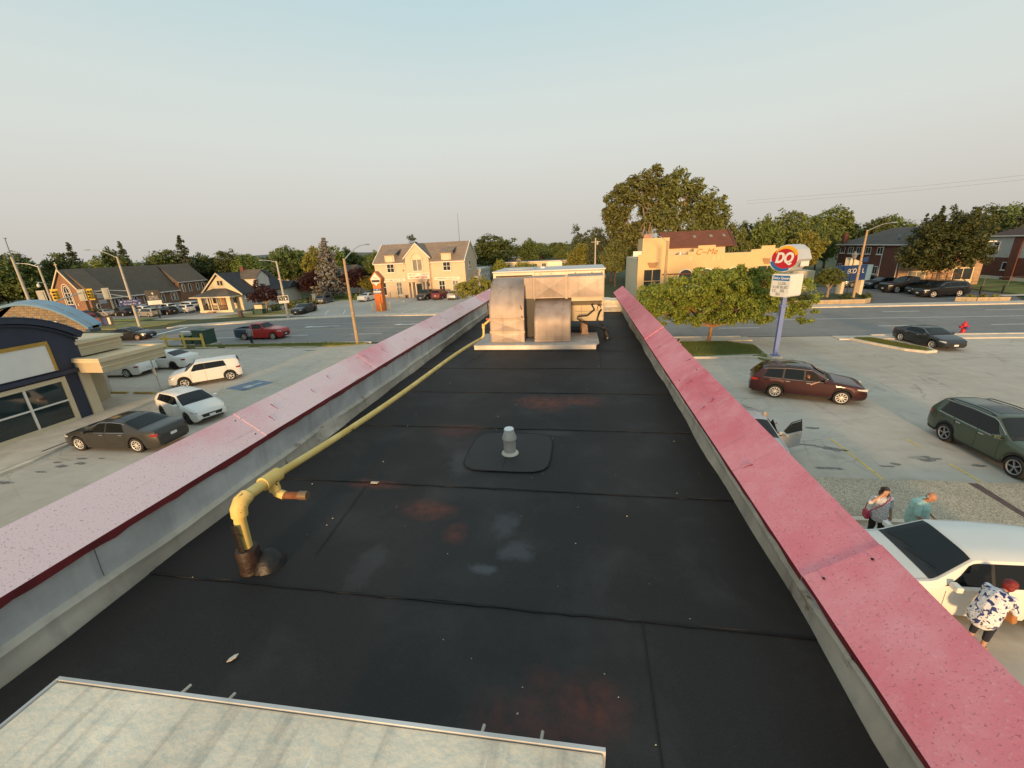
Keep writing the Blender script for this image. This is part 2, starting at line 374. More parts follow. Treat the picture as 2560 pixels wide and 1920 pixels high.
for x in (-48.5, -41.5, -33.2, -24.6, -15.5, -6, 3.5, 13, 26.5, 35.2, 44, 53): lane(.26, x, x+3.6, .14, m_wline, 4)
for x in (12, 21, 31.5, 40.8, 50): lane(.77, x, x+3.4, .14, m_wline, 4)
line((-50.9, 41.9), (-51.6, 47.0), .45, m_wline); line((-47.5, 37.3), (-44.0, 37.6), .12, m_wfaint)
def arrow(x, y, flip=1):
    b = MB(); s = flip
    P = [(0, 0), (.9*s, .42), (.9*s, .2), (2.0*s, .16), (2.9*s, .5), (4.6*s, .5), (4.6*s, .32), (3.0*s, .3), (2.3*s, -.1), (.9*s, -.16), (.9*s, -.38)]
    b.add([(x+a, y+c, .013) for a, c in P], [tuple(range(len(P)))]); struct('road_marking', b, m_wline)
arrow(-33.6, 45.7); arrow(-22.2, 46.4); arrow(-49.5, 43.8); arrow(-10, 46.5)
for x in (-45.0, -41.4, -37.9, -34.6, -31.2, -27.4, -24.0): line((x, 34.5), (x-1.0 if x < -30 else x-.2+(x+31)*.06, 31.2), .11, m_yfaint, .006)
line((-26.0, 20.6), (-19, 24.2), .1, m_yfaint, .006); line((-19, 24.2), (-14.5, 25.9), .1, m_yfaint, .006); line((-21.5, 22.9), (-20.4, 18.7), .1, m_yfaint, .006); line((-19.4, 24.0), (-18.4, 21.5), .1, m_yfaint, .006)
sheet([(-23.6, 22.9), (-21.8, 22.5), (-21.0, 24.3), (-22.8, 24.8)], .006, 'road_marking', mat('faded_blue_paint', (.17, .23, .30), .85, 0, .25, 4))
# the wheelchair symbol, in worn white
bw = MB(); bw.add([(-22.6, 23.2, .010), (-22.1, 23.1, .010), (-21.9, 23.6, .010), (-22.4, 23.7, .010)], [(0, 1, 2, 3)]); bw.add([(-22.3, 23.8, .010), (-22.05, 23.75, .010), (-21.75, 24.2, .010), (-22.0, 24.25, .010)], [(0, 1, 2, 3)])
struct('road_marking', bw, m_wfaint)
line((10.39, 17.6), (10.40, 14.12), .10, m_yline, .006)
line((13.25, 17.7), (13.27, 17.0), .09, m_yline, .006); line((13.33, 15.7), (13.37, 14.3), .10, m_yline, .006); line((7.5, 17.6), (7.5, 14.1), .10, m_yline, .006); line((16.3, 17.6), (16.35, 14.3), .1, m_yline, .006)
line((9.4, 6.9), (10.9, 6.6), .10, m_yline, .006); line((19.3, 33.8), (20.4, 33.2), .25, m_yfaint, .006); line((14.6, 34.6), (15.3, 34.2), .2, m_yfaint, .006)
line((25.4, 36.2), (29.6, 35.2), .1, m_wfaint, .006)
for x in (-40, -37.2, -34.3): line((x, 55.9), (x-2.3, 60.5), .1, m_wline, .006)
for x in (-25.4, -22.3, -19.1, -16, -12.8): line((x, 56.0), (x+.7, 60.6), .12, m_wline, .006)
for a, c in (((-32.4, 56.1), (-29.6, 60.2)), ((-31.3, 56.2), (-30.2, 57.7)), ((-30.2, 58.6), (-29.1, 56.2)), ((-29.1, 56.2), (-26.2, 60.3)), ((-29.2, 57.4), (-28.2, 59.0))): line(a, c, .12, m_wline, .006)
for x in (-45.5, -42, -38.6): line((x, 66.6), (x+1.4, 71.5), .1, m_wline, .006)
for x in (-33.5, -30.6, -27.5, -24.4, -21.2): line((x, 68.6), (x+.3, 73.4), .1, m_wline, .006)
line((-30.4, 68.8), (-31.6, 71.3), .12, m_wline, .007)
sheet([(-36, 69.6), (-34, 69.6), (-33.8, 72.2), (-35.8, 72.2)], .006, 'road_marking', mat('pale_blue_paint', (.33, .42, .52), .85, 0, .3, 3))
line((43, 58.2), (48.3, 58.6), .1, m_wfaint, .007)
# oil stains and patches on the near lots
m_stain = mat('oil_stain', (.20, .185, .165), .75, 0, .35, 6)
def stain(x, y, rx, ry, seed, m=None, name='oil_stain', z=.006, rot=0.):
    rg = random.Random(seed); n = 22; P = []
    for i in range(n):
        t = 2*PI*i/n; k = .65+.6*rg.random()
        a, c = rx*k*math.cos(t), ry*k*math.sin(t)
        P.append((x+a*math.cos(rot)-c*math.sin(rot), y+a*math.sin(rot)+c*math.cos(rot)))
    return sheet(P, z, name, m or m_stain)
m_patch = mat('pale_patch', (.34, .31, .26), .9, 0, .2, 5)
stain(9.95, 16.6, .55, .16, 1, rot=-.35); stain(9.2, 16.9, .35, .07, 11, rot=-.1); stain(12.85, 16.0, .42, .2, 2); stain(12.6, 16.05, .32, .1, 3, m_patch, 'asphalt_patch', .010)
stain(11.5, 15.5, .2, .09, 4); stain(11.1, 15.3, .25, .06, 5); stain(14.2, 15.6, .22, .09, 6); stain(10.2, 18.6, .3, .12, 12); stain(9.0, 15.0, .5, .1, 13)
for i, (x, y, a, c) in enumerate(((-22.3, 12.6, .28, .12), (-21.7, 12.9, .3, .1), (-22.9, 12.9, .22, .07), (-22.2, 13.3, .3, .08), (-21.2, 13.4, .16, .05), (-23.2, 11.2, .5, .1), (-22.6, 12.1, .3, .06), (-26.8, 25.3, .5, .2), (-27.8, 27.5, .8, .2), (-24.6, 33.6, .7, .15))): stain(x, y, a, c, 20+i)
# ---------------------------------------------------------------- the flat roof in front of the camera
RZ = 6.5
XL, XR, YE = -2.45, 1.06, 11.0      # roof edges
def m_membranef():
    m, nt, p, o = new_mat('roof_membrane'); v = coords(nt)
    fine = noise(nt, v, 160, 3, .8); med = noise(nt, v, 2.2, 6, .65, .3); big = noise(nt, v, .55, 4, .55)
    c = mix(nt, ramp(nt, big, .3, .7), (.0115, .0112, .0112), (.025, .0243, .0243))
    c = mix(nt, mul(nt, ramp(nt, med, .5, .75), .6), c, (.046, .045, .045))
    c = mix(nt, mul(nt, ramp(nt, fine, .55, .78), .5), c, (.065, .063, .062))
    geo = node(nt, 'ShaderNodeTexCoord').outputs['Object']
    def blot(cx, cy, rx, ry, ns, soft):      # an irregular stain with a place of its own on the roof
        q = node(nt, 'ShaderNodeMapping', {'Vector': geo, 'Location': (-cx/rx, -cy/ry, 0), 'Scale': (1/rx, 1/ry, 0)})
        d = node(nt, 'ShaderNodeVectorMath', {0: q.outputs[0]}, operation='LENGTH').outputs['Value']
        return ramp(nt, mul(nt, d, mul(nt, noise(nt, v, ns, 7, .68, .5), 1.5), 'ADD'), 1.35+soft, 1.35-soft)
    grain = ramp(nt, noise(nt, v, 14, 4), .25, .6)
    for cx, cy, rx, ry, a in ((.02, 1.14, .30, .20, .5), (-.25, 1.05, .2, .16, .3), (-1.02, 2.30, .26, .16, .6), (-.77, 2.08, .10, .14, .55), (-.40, 4.40, .42, .30, .8), (.05, 4.48, .25, .25, .5), (-1.6, 2.58, .35, .08, .6), (-1.2, 3.6, .3, .2, .3)):
        c = mix(nt, mul(nt, mul(nt, blot(cx, cy, rx, ry, 3.0, .35), grain), a), c, (.17, .048, .030))
    for cx, cy, rx, ry, a in ((-.46, 2.20, .12, .20, .30), (-.36, 1.96, .14, .14, .36), (-.52, 1.80, .13, .06, .5), (-.95, 3.0, .2, .3, .22), (-.3, 3.6, .4, .1, .15), (-1.2, 1.75, .12, .3, .14)):
        c = mix(nt, mul(nt, blot(cx, cy, rx, ry, 7.0, .22), a), c, (.13, .135, .145))
    sp = node(nt, 'ShaderNodeTexVoronoi', {'Vector': v, 'Scale': 9.0}); k = ramp(nt, sp.outputs['Distance'], .035, .02)
    k = mul(nt, k, ramp(nt, noise(nt, v, 3.1, 2), .55, .6))
    c = mix(nt, k, c, (.42, .41, .38))
    nt.links.new(c, p.inputs['Base Color']); p.inputs['Roughness'].default_value = .72
    p.inputs['Specular IOR Level'].default_value = .35
    set_bump(nt, p, mix(nt, .5, mix(nt, 1., (0, 0, 0), fine), mix(nt, 1., (0, 0, 0), med)), .35, .01)
    return m
m_memb = m_membranef()
m_seam = mat('tar_seam', (.006, .006, .006), .8, 0, .2, 20)
def m_pinkf(name, wash, patch):
    m, nt, p, o = new_mat(name); v = coords(nt)
    fine = noise(nt, v, 70, 4, .7); med = noise(nt, v, 6, 6, .65); big = noise(nt, coords(nt, (1, .55, 1)), 1.1, 4, .5)
    red = (.72, .115, .155); pk = (.86, .26, .30); wh = (.88, .66, .66)
    c = mix(nt, ramp(nt, big, .36, .62), red, pk) if not wash else mix(nt, ramp(nt, big, .34, .56), (.84, .28, .33), wh)
    c = mix(nt, mul(nt, ramp(nt, med, .42, .7), .55), c, wh if wash else (.92, .42, .45))
    c = mix(nt, mul(nt, ramp(nt, fine, .58, .76), .4), c, (.90, .68, .67))
    c = mix(nt, mul(nt, ramp(nt, noise(nt, v, 110, 2, .6), .60, .70), .6), c, (.34, .10, .10))
    pe = mul(nt, ramp(nt, noise(nt, v, 3.2, 8, .72, .5), .60, .66), ramp(nt, noise(nt, v, .9, 2), .45, .6))
    c = mix(nt, mul(nt, pe, .75), c, (.66, .60, .55))
    gr = ramp(nt, noise(nt, coords(nt, (14, 1.5, 3)), 1., 5), .64, .72)
    c = mix(nt, mul(nt, gr, .5 if wash else .3), c, (.26, .14, .13))
    st = ramp(nt, noise(nt, coords(nt, (1.5, 22, 2)), 1.0, 4), .66, .72)
    c = mix(nt, mul(nt, st, .6 if wash else .3), c, (.34, .14, .14))
    nt.links.new(c, p.inputs['Base Color']); p.inputs['Roughness'].default_value = .6; set_bump(nt, p, fine, .15, .005)
    return m
m_pinkL = m_pinkf('weathered_pink_paint', True, True); m_pinkR = m_pinkf('faded_red_paint', False, True)
m_fascia = mat('dark_red_paint', (.16, .018, .022), .5, 0, .3, 6)
def m_galvf(name, col, rust=.5, metal=.55):
    m, nt, p, o = new_mat(name); v = coords(nt)
    c = mix(nt, ramp(nt, noise(nt, v, 2.5, 6), .3, .7), [x*.7 for x in col], [x*1.2 for x in col])
    c = mix(nt, mul(nt, ramp(nt, noise(nt, coords(nt, (12, 12, .8)), 1., 5), .5, .75), .45), c, [x*.45 for x in col])
    r = mul(nt, ramp(nt, noise(nt, v, 3.0, 7, .7, .6), .60, .68), rust)
    c = mix(nt, r, c, (.13, .045, .018))
    nt.links.new(c, p.inputs['Base Color']); p.inputs['Roughness'].default_value = .55; p.inputs['Metallic'].default_value = metal
    return m
m_galv = m_galvf('galvanized_flashing', (.60, .61, .60), .12, .1)
m_cant = m_galvf('rusty_flashing', (.54, .49, .40), .95, .05)
def m_capf():
    m, nt, p, o = new_mat('weathered_grey_cap'); v = coords(nt)
    c = mix(nt, ramp(nt, noise(nt, v, 3.5, 7, .65), .3, .7), (.60, .52, .40), (.92, .82, .64))
    s = noise(nt, coords(nt, (30, 2.6, 4), rot=(0, 0, .62)), 1., 5, .6)
    c = mix(nt, mul(nt, ramp(nt, s, .52, .72), .7), c, (.33, .30, .25))
    c = mix(nt, mul(nt, ramp(nt, noise(nt, coords(nt, (1, 1, 1)), 9, 6, .7), .6, .68), .6), c, (.34, .22, .12))
    w = ramp(nt, noise(nt, coords(nt, (60, 1.8, 4), rot=(0, 0, .15)), 1., 3), .70, .73)
    c = mix(nt, mul(nt, w, .8), c, (.90, .88, .82))
    nt.links.new(c, p.inputs['Base Color']); p.inputs['Roughness'].default_value = .6; set_bump(nt, p, noise(nt, v, 40, 4), .25, .01)
    return m
m_cap = m_capf(); m_curbtop = m_galvf('stained_curb_metal', (.50, .46, .42), .5, .1)
m_duct = m_galvf('galvanized_duct', (.36, .30, .265), .14, .45)
m_stucco = mat('cream_stucco', (.55, .47, .36), .9, 0, .08, 2, .2, 60)
bld = thing('restaurant_building', 'flat black roofed building with pink red painted parapets', 'building', (-.7, 5, 0))
wb = MB(); wb.box(XL-.2, -1.2, 0, XR+.1, YE+.9, RZ-.03); wb.build('wall', m_stucco, bld)
rf = MB().box(XL-.1, -1.15, RZ-.028, XR+.1, YE+.85, RZ-.006).build('roof', m_memb, bld)
# lapped membrane sheets, each with a slightly wavy tarred lap
ys = [-1.1, -.5, .52, 1.56, 2.605, 3.67, 4.72, 5.77, 6.82, 7.87, 8.92, 9.97, 10.98]
rg = random.Random(5)
for i in range(len(ys)-1):
    b = MB(); n = 26; r0 = []; r1 = []; r2 = []
    for k in range(n+1):
        x = XL-.05+(XR-XL+.1)*k/n
        j = rg.uniform(-.008, .008)
        r0.append((x, ys[i]+j, RZ+.0055)); r1.append((x, ys[i+1]+.05, RZ+.0005)); r2.append((x, ys[i]+j-.002, RZ-.005))
    b.grid([r2, r0, r1]); b.build('membrane_sheet', m_memb, rf, recalc=False)
    b = MB(); rows = [[], []]
    for k in range(n*2+1):
        x = XL+.02+(XR-XL-.04)*k/(n*2); w = rg.uniform(.0015, .0045) if rg.random() > .25 else .001
        yy = ys[i]-.003+rg.uniform(-.004, .004)
        rows[0].append((x, yy-w-.004, RZ+.0066)); rows[1].append((x, yy+w+.002, RZ+.0062))
    b.grid(rows); b.build('tar_seam', m_seam, rf, recalc=False)
for x0, y0, x1, y1 in ((.26, -.4, .30, 1.56), (.30, 5.77, .31, 6.82), (-1.55, 1.8, -1.62, 2.55), (-1.77, 5.9, -1.6, 6.8)):
    MB().add([(x0-.003, y0, RZ+.0105), (x0+.003, y0, RZ+.0105), (x1+.003, y1, RZ+.0105), (x1-.003, y1, RZ+.0105)], [(0, 1, 2, 3)]).build('tar_seam', m_seam, rf)
# profile of the parapets: sloping painted coping, fascia, sheet-metal upstand and a cant at the foot
def parapet(side):
    sx = 1 if side == 'R' else -1
    xi, xo, zi, zo = (.926, 1.178, 6.84, 7.022) if side == 'R' else (-2.445, -2.69, 6.874, 7.052)
    xb = XR if side == 'R' else XL-.02
    zt_ = zi-.055
    name = 'parapet'
    wall = MB().prism([(xb+sx*.06, 6.3), (xb+sx*.06, 6.62), (xi+sx*.09, zi-.04), (xi+sx*.10, zi+.02), (xo-sx*.012, zo-.04), (xo-sx*.012, 6.3)], -1.1, 12.33, 'Y').build(name, m_stucco, bld)
    rr = random.Random(8 if side == 'R' else 9)
    # upstand sheets, lapped
    y = -1.1; k = 0
    while y < 12.3:
        L = rr.uniform(2.3, 2.7); y1 = min(12.32, y+L); b = MB(); rows = []; off = .004 if k % 2 else .0
        for j in range(9):
            yy = y+(y1-y)*j/8; wv = .006*math.sin(yy*3.1)+rr.uniform(-.003, .003)
            rows.append([(xi+sx*(.022-off), yy, zt_+.03), (xi+sx*(.024-off)+(xb-xi)*.35, yy, zt_-.07+wv), (xb+sx*(.014-off), yy, 6.625+wv)])
        b.grid(rows); b.build('flashing', m_galv, wall, recalc=False); y = y1; k += 1
    # cant strip at the foot, wavy and rusty
    b = MB(); rows = []
    for j in range(120):
        yy = -1.1+13.4*j/119; wv = .008*math.sin(yy*2.3)+.006*math.sin(yy*5.7+1)+rr.uniform(-.002, .002)
        rows.append([(xb+sx*.016, yy, 6.64+wv), (xb-sx*.022+wv*sx*.5, yy, 6.615+wv*.6), (xb-sx*.012, yy, 6.56), (xb-sx*(.030+wv), yy, RZ+.012), (xb-sx*(.026+wv), yy, RZ+.0)])
    b.grid(rows); b.build('cant_strip', m_cant, wall, smooth=50, recalc=False)
    # coping panels
    cuts = [-1.1, .9, 2.62, 4.5, 5.95, 7.55, 9.3, 10.7, 12.4] if side == 'L' else [-1.1, 1.55, 4.15, 6.15, 8.35, 10.45, 12.4]
    for a, c in zip(cuts, cuts[1:]):
        b = MB(); e = rr.uniform(-.004, .004)
        b.prism([(xi, zi+e), (xo, zo+e), (xo+sx*.012, zo-.05+e), (xo, zo-.06+e), (xo-sx*.01, zo-.02+e), (xi+sx*.012, zi-.022+e)], a+.0008, c-.0008, 'Y')
        o = b.build('coping_panel', m_pinkR if side == 'R' else m_pinkL, wall)
        f = MB(); rows = []
        for j in range(25):
            yy = a+.002+(c-a-.004)*j/24; z = (rr.uniform(0, .012) if rr.random() > .4 else 0)-(.026 if side == 'R' else 0)
            rows.append([(xi-sx*.003, yy, zi+e+.001), (xi-sx*.004, yy, zi-.038+e-z)])
        f.grid(rows); f.build('drip_edge', m_fascia, o, recalc=False)
        for q in (.2, .8):
            px_, pz = xi+(xo-xi)*q, zi+(zo-zi)*q+e
            MB().lathe([(.0001, .004), (.005, .004), (.006, 0)], (px_-sx*.003, c-.05, pz+.002), 8).build('screw', m_seam, o)
    MB().box(min(xi, xo)+.01, 12.405, 6.6, max(xi, xo)-.01, 12.43, zi-.02).build('end_cap', m_fascia, wall)
    return wall
pl = parapet('L'); pr = parapet('R')
# old drips of darker red paint on the coping
m_drip = mat('red_paint_drip', (.22, .02, .03), .5, 0, .3, 8)
for i in range(22):
    L = i % 3 > 0; y = rg.uniform(1.2, 9.5); q = rg.uniform(.1, .75); ln = rg.uniform(.03, .09)
    xi, xo, sx, z0 = (-2.445, -2.69, -1, 6.874) if L else (.926, 1.178, 1, 6.84)
    P = []
    for t in (0, .5, 1):
        qq = q+ln/.29*t; P.append((xi+(xo-xi)*qq, y+.02*t*rg.uniform(-1, 1), z0+.18*qq+.0035))
    MB().tube(P, [.001, .002, .0032], 5).build('paint_drip', m_drip, pl if L else pr)
# far end wall with a broken grey cap
fw = MB().box(XL-.05, YE, 6.3, XR+.05, YE+.25, 6.78).build('end_wall', m_galv, bld)
rr = random.Random(3); b = MB(); rows = []
for k in range(41):
    x = XL+(XR-XL)*k/40; z = rr.uniform(-.012, .012); rows.append([(x, YE-.05, 6.72+z), (x, YE-.06, 6.80+z), (x, YE+.28, 6.83+z), (x, YE+.3, 6.73)])
b.grid(rows); b.build('end_cap', m_cap, fw, recalc=False)
b = MB(); rows = []
for k in range(41):
    x = XL+(XR-XL)*k/40; z = rr.uniform(-.01, .01); rows.append([(x, YE-.004, 6.62+z), (x, YE-.05+z, 6.56), (x, YE-.07+z, 6.515)])
b.grid(rows); b.build('cant_strip', m_cant, fw, recalc=False)
# ---------------------------------------------------------------- curb cap in the foreground
cp = thing('chimney_cap', 'weathered grey metal cap standing on the black roof below the camera', 'chimney cap', (-.5, .1, RZ))
MB().box(-.93, -.55, RZ, -.02, .36, 7.42).build('chimney_wall', m_galv, cp)
b = MB(); b.prism([(-1.0, -.62), (.035, -.62), (.04, .437), (-.98, .421)], 7.425, 7.452); cpt = b.build('cap_sheet', m_cap, cp, bevel=.004)
b = MB(); b.prism([(-.984, .422), (.044, .438), (.044, .444), (-.984, .428)], 7.37, 7.455); b.build('drip_edge', m_galv, cpt)
b = MB(); b.prism([(-1.004, -.62), (-1.0, -.62), (-.980, .424), (-.986, .424)], 7.37, 7.454); b.build('drip_edge', m_galv, cpt)
for x, y in ((-.74, .45), (-.64, .447), (-.06, .458), (-.16, .455)): MB().tube([(x, y-.02, 7.43), (x+.003, y+.014, 7.425)], .0028, 6).build('nail', m_cant, cpt)
# ---------------------------------------------------------------- vent pipe on its patch
m_zinc = m_galvf('zinc_pipe', (.62, .60, .55), .1, .6)
vp = thing('vent_pipe', 'short galvanized vent pipe standing on a rounded membrane patch', 'vent pipe', (-.59, 3.14, RZ))
P = []
for i in range(40):
    t = 2*PI*i/40; r = .36/((abs(math.cos(t))**5+abs(math.sin(t))**5)**.2); P.append((-.6+r*math.cos(t), 3.19+r*.98*math.sin(t)))
m_memb2 = mat('patch_membrane', (.020, .0205, .0215), .7, 0, .2, 3, .3, 160)
MB().prism(P, RZ+.0095, RZ+.0155).build('patch', m_memb2, vp)
MB().ring([((a+.6)*1.012-.6, (c-3.19)*1.012+3.19) for a, c in P], [((a+.6)*.992-.6, (c-3.19)*.992+3.19) for a, c in P], RZ+.009, RZ+.0165).build('patch_edge', m_seam, vp)
MB().box(-.612, 2.85, RZ+.015, -.609, 3.1, RZ+.017).build('tar_seam', m_seam, vp)
MB().lathe([(.052, 0), (.052, .145)], (-.59, 3.14, RZ+.015), 20).build('pipe', m_zinc, vp, smooth=40)
cpv = MB().lathe([(.053, .125), (.062, .135), (.062, .152), (.045, .195), (.045, .2)], (-.59, 3.14, RZ+.015), 20).build('cap', m_zinc, vp, smooth=35)
MB().lathe([(.043, .2), (.043, .228), (.038, .235)], (-.59, 3.14, RZ+.015), 20).build('cap_top', mat('pale_zinc', (.72, .74, .74), .4, .4), vp, smooth=35)
MB().lathe([(.075, 0), (.072, .008), (.055, .02)], (-.59, 3.14, RZ+.015), 20).build('collar', m_cant, vp, smooth=40)
# ---------------------------------------------------------------- yellow gas pipe
def m_yellowf():
    m, nt, p, o = new_mat('chipped_yellow_paint'); v = coords(nt)
    c = mix(nt, ramp(nt, noise(nt, v, 7, 5), .35, .65), (.68, .47, .12), (.82, .61, .22))
    c = mix(nt, ramp(nt, noise(nt, v, 22, 6, .7, .8), .62, .67), c, (.045, .03, .02))
    nt.links.new(c, p.inputs['Base Color']); p.inputs['Roughness'].default_value = .6; return m
m_yel = m_yellowf(); m_rust = mat('rusty_iron', (.20, .075, .035), .85, 0, .5, 9, .4, 60)
m_tar = mat('black_tar', (.008, .007, .007), .5, 0, .3, 6, .6, 12); m_bootm = mat('rusty_dark_boot', (.025, .013, .009), .55, 0, .6, 10, .4, 30)
gp = thing('gas_pipe', 'chipped yellow gas pipe running along the black roof to the metal ducts', 'pipe', (-1.85, 1.65, RZ))
MB().tube([(-1.85, 1.65, RZ+.1), (-1.845, 1.655, 6.83), (-1.842, 1.662, 6.875)], .031, 14).build('riser', m_yel, gp, smooth=40)
MB().tube([(-1.843, 1.66, 6.862), (-1.842, 1.666, 6.905), (-1.84, 1.69, 6.935), (-1.838, 1.735, 6.944)], [.041, .043, .043, .040], 14).build('elbow', m_yel, gp, smooth=40)
MB().tube([(-1.838, 1.74, 6.944), (-1.833, 1.86, 6.942)], .031, 14).build('pipe_section', m_yel, gp, smooth=40)
tee = MB().tube([(-1.834, 1.85, 6.942), (-1.832, 1.98, 6.938)], .042, 14).build('tee', m_yel, gp, smooth=40)
MB().tube([(-1.832, 1.915, 6.93), (-1.82, 1.915, 6.865)], .034, 12).build('tee_outlet', m_yel, tee, smooth=40)
MB().tube([(-1.82, 1.915, 6.875), (-1.81, 1.915, 6.845), (-1.765, 1.915, 6.83)], .027, 12).build('stub_elbow', m_yel, tee, smooth=40)
MB().tube([(-1.77, 1.915, 6.83), (-1.66, 1.92, 6.832)], .022, 12).build('stub_pipe', m_rust, tee, smooth=40)
MB().tube([(-1.67, 1.92, 6.832), (-1.615, 1.922, 6.833)], .027, 12).build('end_cap', mat('bronze_cap', (.22, .15, .09), .5, .4), tee, smooth=40)
pts = [(-1.832+.082*t**.7, 1.97+(6.98-1.97)*t, 6.938-.255*t-.02*math.sin(t*PI*2)) for t in [i/14 for i in range(15)]]
MB().tube(pts, .0235, 12).build('pipe_run', m_yel, gp, smooth=40)
MB().tube([pts[-1], (-1.72, 7.04, 6.70), (-1.695, 7.06, 6.74), (-1.69, 7.065, 6.90), (-1.67, 7.075, 6.93), (-1.60, 7.14, 6.985)], .020, 10).build('pipe_section', m_yel, gp, smooth=40)
for y in (7.05,): MB().tube([(-1.692, y+.01, 6.86), (-1.69, y+.015, 6.94)], .028, 10).build('coupling', m_yel, gp, smooth=40)
bt = MB().lathe([(.064, 0), (.058, .05), (.062, .13), (.055, .15), (.04, .155)], (-1.85, 1.65, RZ+.008), 16).build('boot', m_bootm, gp, smooth=40)
b = MB(); b.lathe([(.095, 0), (.085, .03), (.06, .065), (.03, .09), (.0001, .095)], (-1.785, 1.70, RZ+.006), 14); b.build('tar_lump', m_tar, gp, smooth=60)
MB().prism([(-1.865, 1.6095), (-1.845, 1.607), (-1.825, 1.611)], 6.64, 6.83, 'Z').build('tar_run', m_tar, gp)
for i in ():
    x, y, z = pts[i]; MB().box(x-.05, y-.03, RZ+.008, x+.05, y+.03, z-.03).build('support_block', mat('weathered_wood', (.17, .13, .09), .9, 0, .3, 6), gp)
# ---------------------------------------------------------------- rooftop unit with its ducts
m_beige = mat('beige_enamel', (.60, .54, .40), .45, .0, .08, 3, streak=.25); m_beige2 = mat('dull_beige_panel', (.52, .44, .30), .5, 0, .1, 3, streak=.3)
m_coil = mat('brown_coil', (.07, .04, .028), .7, .2, .4, 30); m_black = mat('black_rubber', (.012, .011, .010), .5, 0, .3, 8)
hv = thing('rooftop_unit', 'beige rooftop air conditioner with curved galvanized ducts on a metal curb', 'air conditioner', (-.7, 7.9, RZ))
cb = MB(); cb.box(-1.80, 6.96, RZ, .235, 7.88, RZ+.07); cb = cb.build('curb', m_galv, hv)
b = MB(); b.prism([(-1.86, 6.92), (.27, 6.92), (.32, 7.05), (.31, 7.93), (-1.86, 7.93)], RZ+.072, RZ+.088); b.build('curb_top', m_curbtop, cb)
b = MB(); b.box(-1.845, 6.905, RZ+.01, .262, 6.918, RZ+.08); b.build('curb_edge', mat('pale_edge_metal', (.64, .60, .54), .5, .2, .15, 5), cb)
UX0, UX1, UY0, UY1, UZ0, UZ1 = -1.65, .43, 7.98, 9.35, 6.80, 7.77
ub = MB().box(UX0, UY0, UZ0, UX1, UY1, UZ1-.03).build('casing', m_beige2, hv, bevel=.01)
tp = MB().box(UX0-.02, UY0-.02, UZ1-.028, UX1+.02, UY1+.02, UZ1).build('top_panel', mat('grey_top_panel', (.56, .55, .53), .5, .1, .1, 2), hv, bevel=.008)
MB().lathe([(.30, 0), (.31, .012), (.29, .02), (.27, .022)], (-1.2, 8.65, UZ1+.001), 32).build('fan_ring', m_galv, tp, smooth=40)
b = MB()
for k in range(7): b.lathe([(.03+.038*k, .016), (.034+.038*k, .02), (.04+.038*k, .016)], (-1.2, 8.65, UZ1), 28)
for k in range(4): b.obox((-1.2, 8.65, UZ1+.013), (.54, .012, .006), k*PI/4)
b.build('fan_grille', m_black, tp)
MB().lathe([(.06, 0), (.06, .03), (.0001, .04)], (-.76, 8.65, UZ1+.001), 14).build('fan_cap', m_galv, tp, smooth=40)
fb = thing('exhaust_box', 'plain cream metal box vent standing behind the rooftop air conditioner', 'vent', (-.57, 9.65, RZ))
MB().box(-.70, 9.52, RZ+.01, -.44, 9.76, 7.76).build('box_body', m_beige, fb)
MB().box(-.73, 9.49, 7.762, -.41, 9.79, 7.86).build('box_cap', m_beige, fb)
MB().box(-1.60, UY0-.012, 7.14, -.90, UY0-.001, UZ1-.08).build('condenser_coil', m_coil, ub)
b = MB(); b.box(-1.65, UY0-.022, UZ0+.02, -1.60, UY0-.002, UZ1-.032).box(-.90, UY0-.022, UZ0+.02, -.86, UY0-.002, UZ1-.032).box(-1.60, UY0-.022, UZ1-.08, -.90, UY0-.013, UZ1-.032); b.build('coil_frame', m_beige, ub)
MB().box(-.85, UY0-.014, 7.62, .42, UY0-.002, UZ1-.045).build('upper_panel', m_beige, ub)
MB().box(-.14, UY0-.016, UZ0+.01, .42, UY0-.003, 7.24).build('lower_panel', m_beige2, ub)
MB().box(-.10, UY0-.05, 7.235, .40, UY0-.004, 7.26).build('rail', m_beige, ub)
MB().box(-.10, UY0-.026, 6.99, .40, UY0-.017, 6.994).build('panel_joint', m_coil, ub)
b = MB()
for k in range(14): b.box(-1.595, UY0-.030, 7.16+.038*k, -.905, UY0-.0125, 7.167+.038*k)
b.build('louvres', m_beige2, ub)
for x in (-.84, .41):
    for z in (6.9, 7.1, 7.3, 7.5): MB().lathe([(.0001, .004), (.007, .003), (.008, 0)], (x, UY0-.018, z), 6, 'Y').build('screw', m_coil, ub)
MB().box(.18, UY0-.022, 7.06, .34, UY0-.0165, 7.15).build('rating_plate', m_curbtop, ub)
MB().box(.02, UY0-.021, 6.84, .024, UY0-.0165, 7.22).build('panel_joint', m_coil, ub)
for x in (-.75, -.55, -.1, .2, .38): MB().lathe([(.0001, .004), (.009, .003), (.01, 0)], (x, UY0-.017, 7.70), 8, 'Y').build('screw', m_coil, ub)
for x in (-1.5, .0): MB().box(x, 8.2, RZ+.01, x+.14, 9.2, UZ0-.002).build('leg', m_rust, hv)
b = MB(); b.prism([(.0, RZ+.09), (.16, RZ+.09), (.14, RZ+.13), (.125, UZ0), (.02, UZ0), (.03, RZ+.13)], 7.75, 7.87, 'Y'); b.build('stand', mat('rust_stained_stand', (.36, .24, .17), .7, .2, .4, 8), hv)
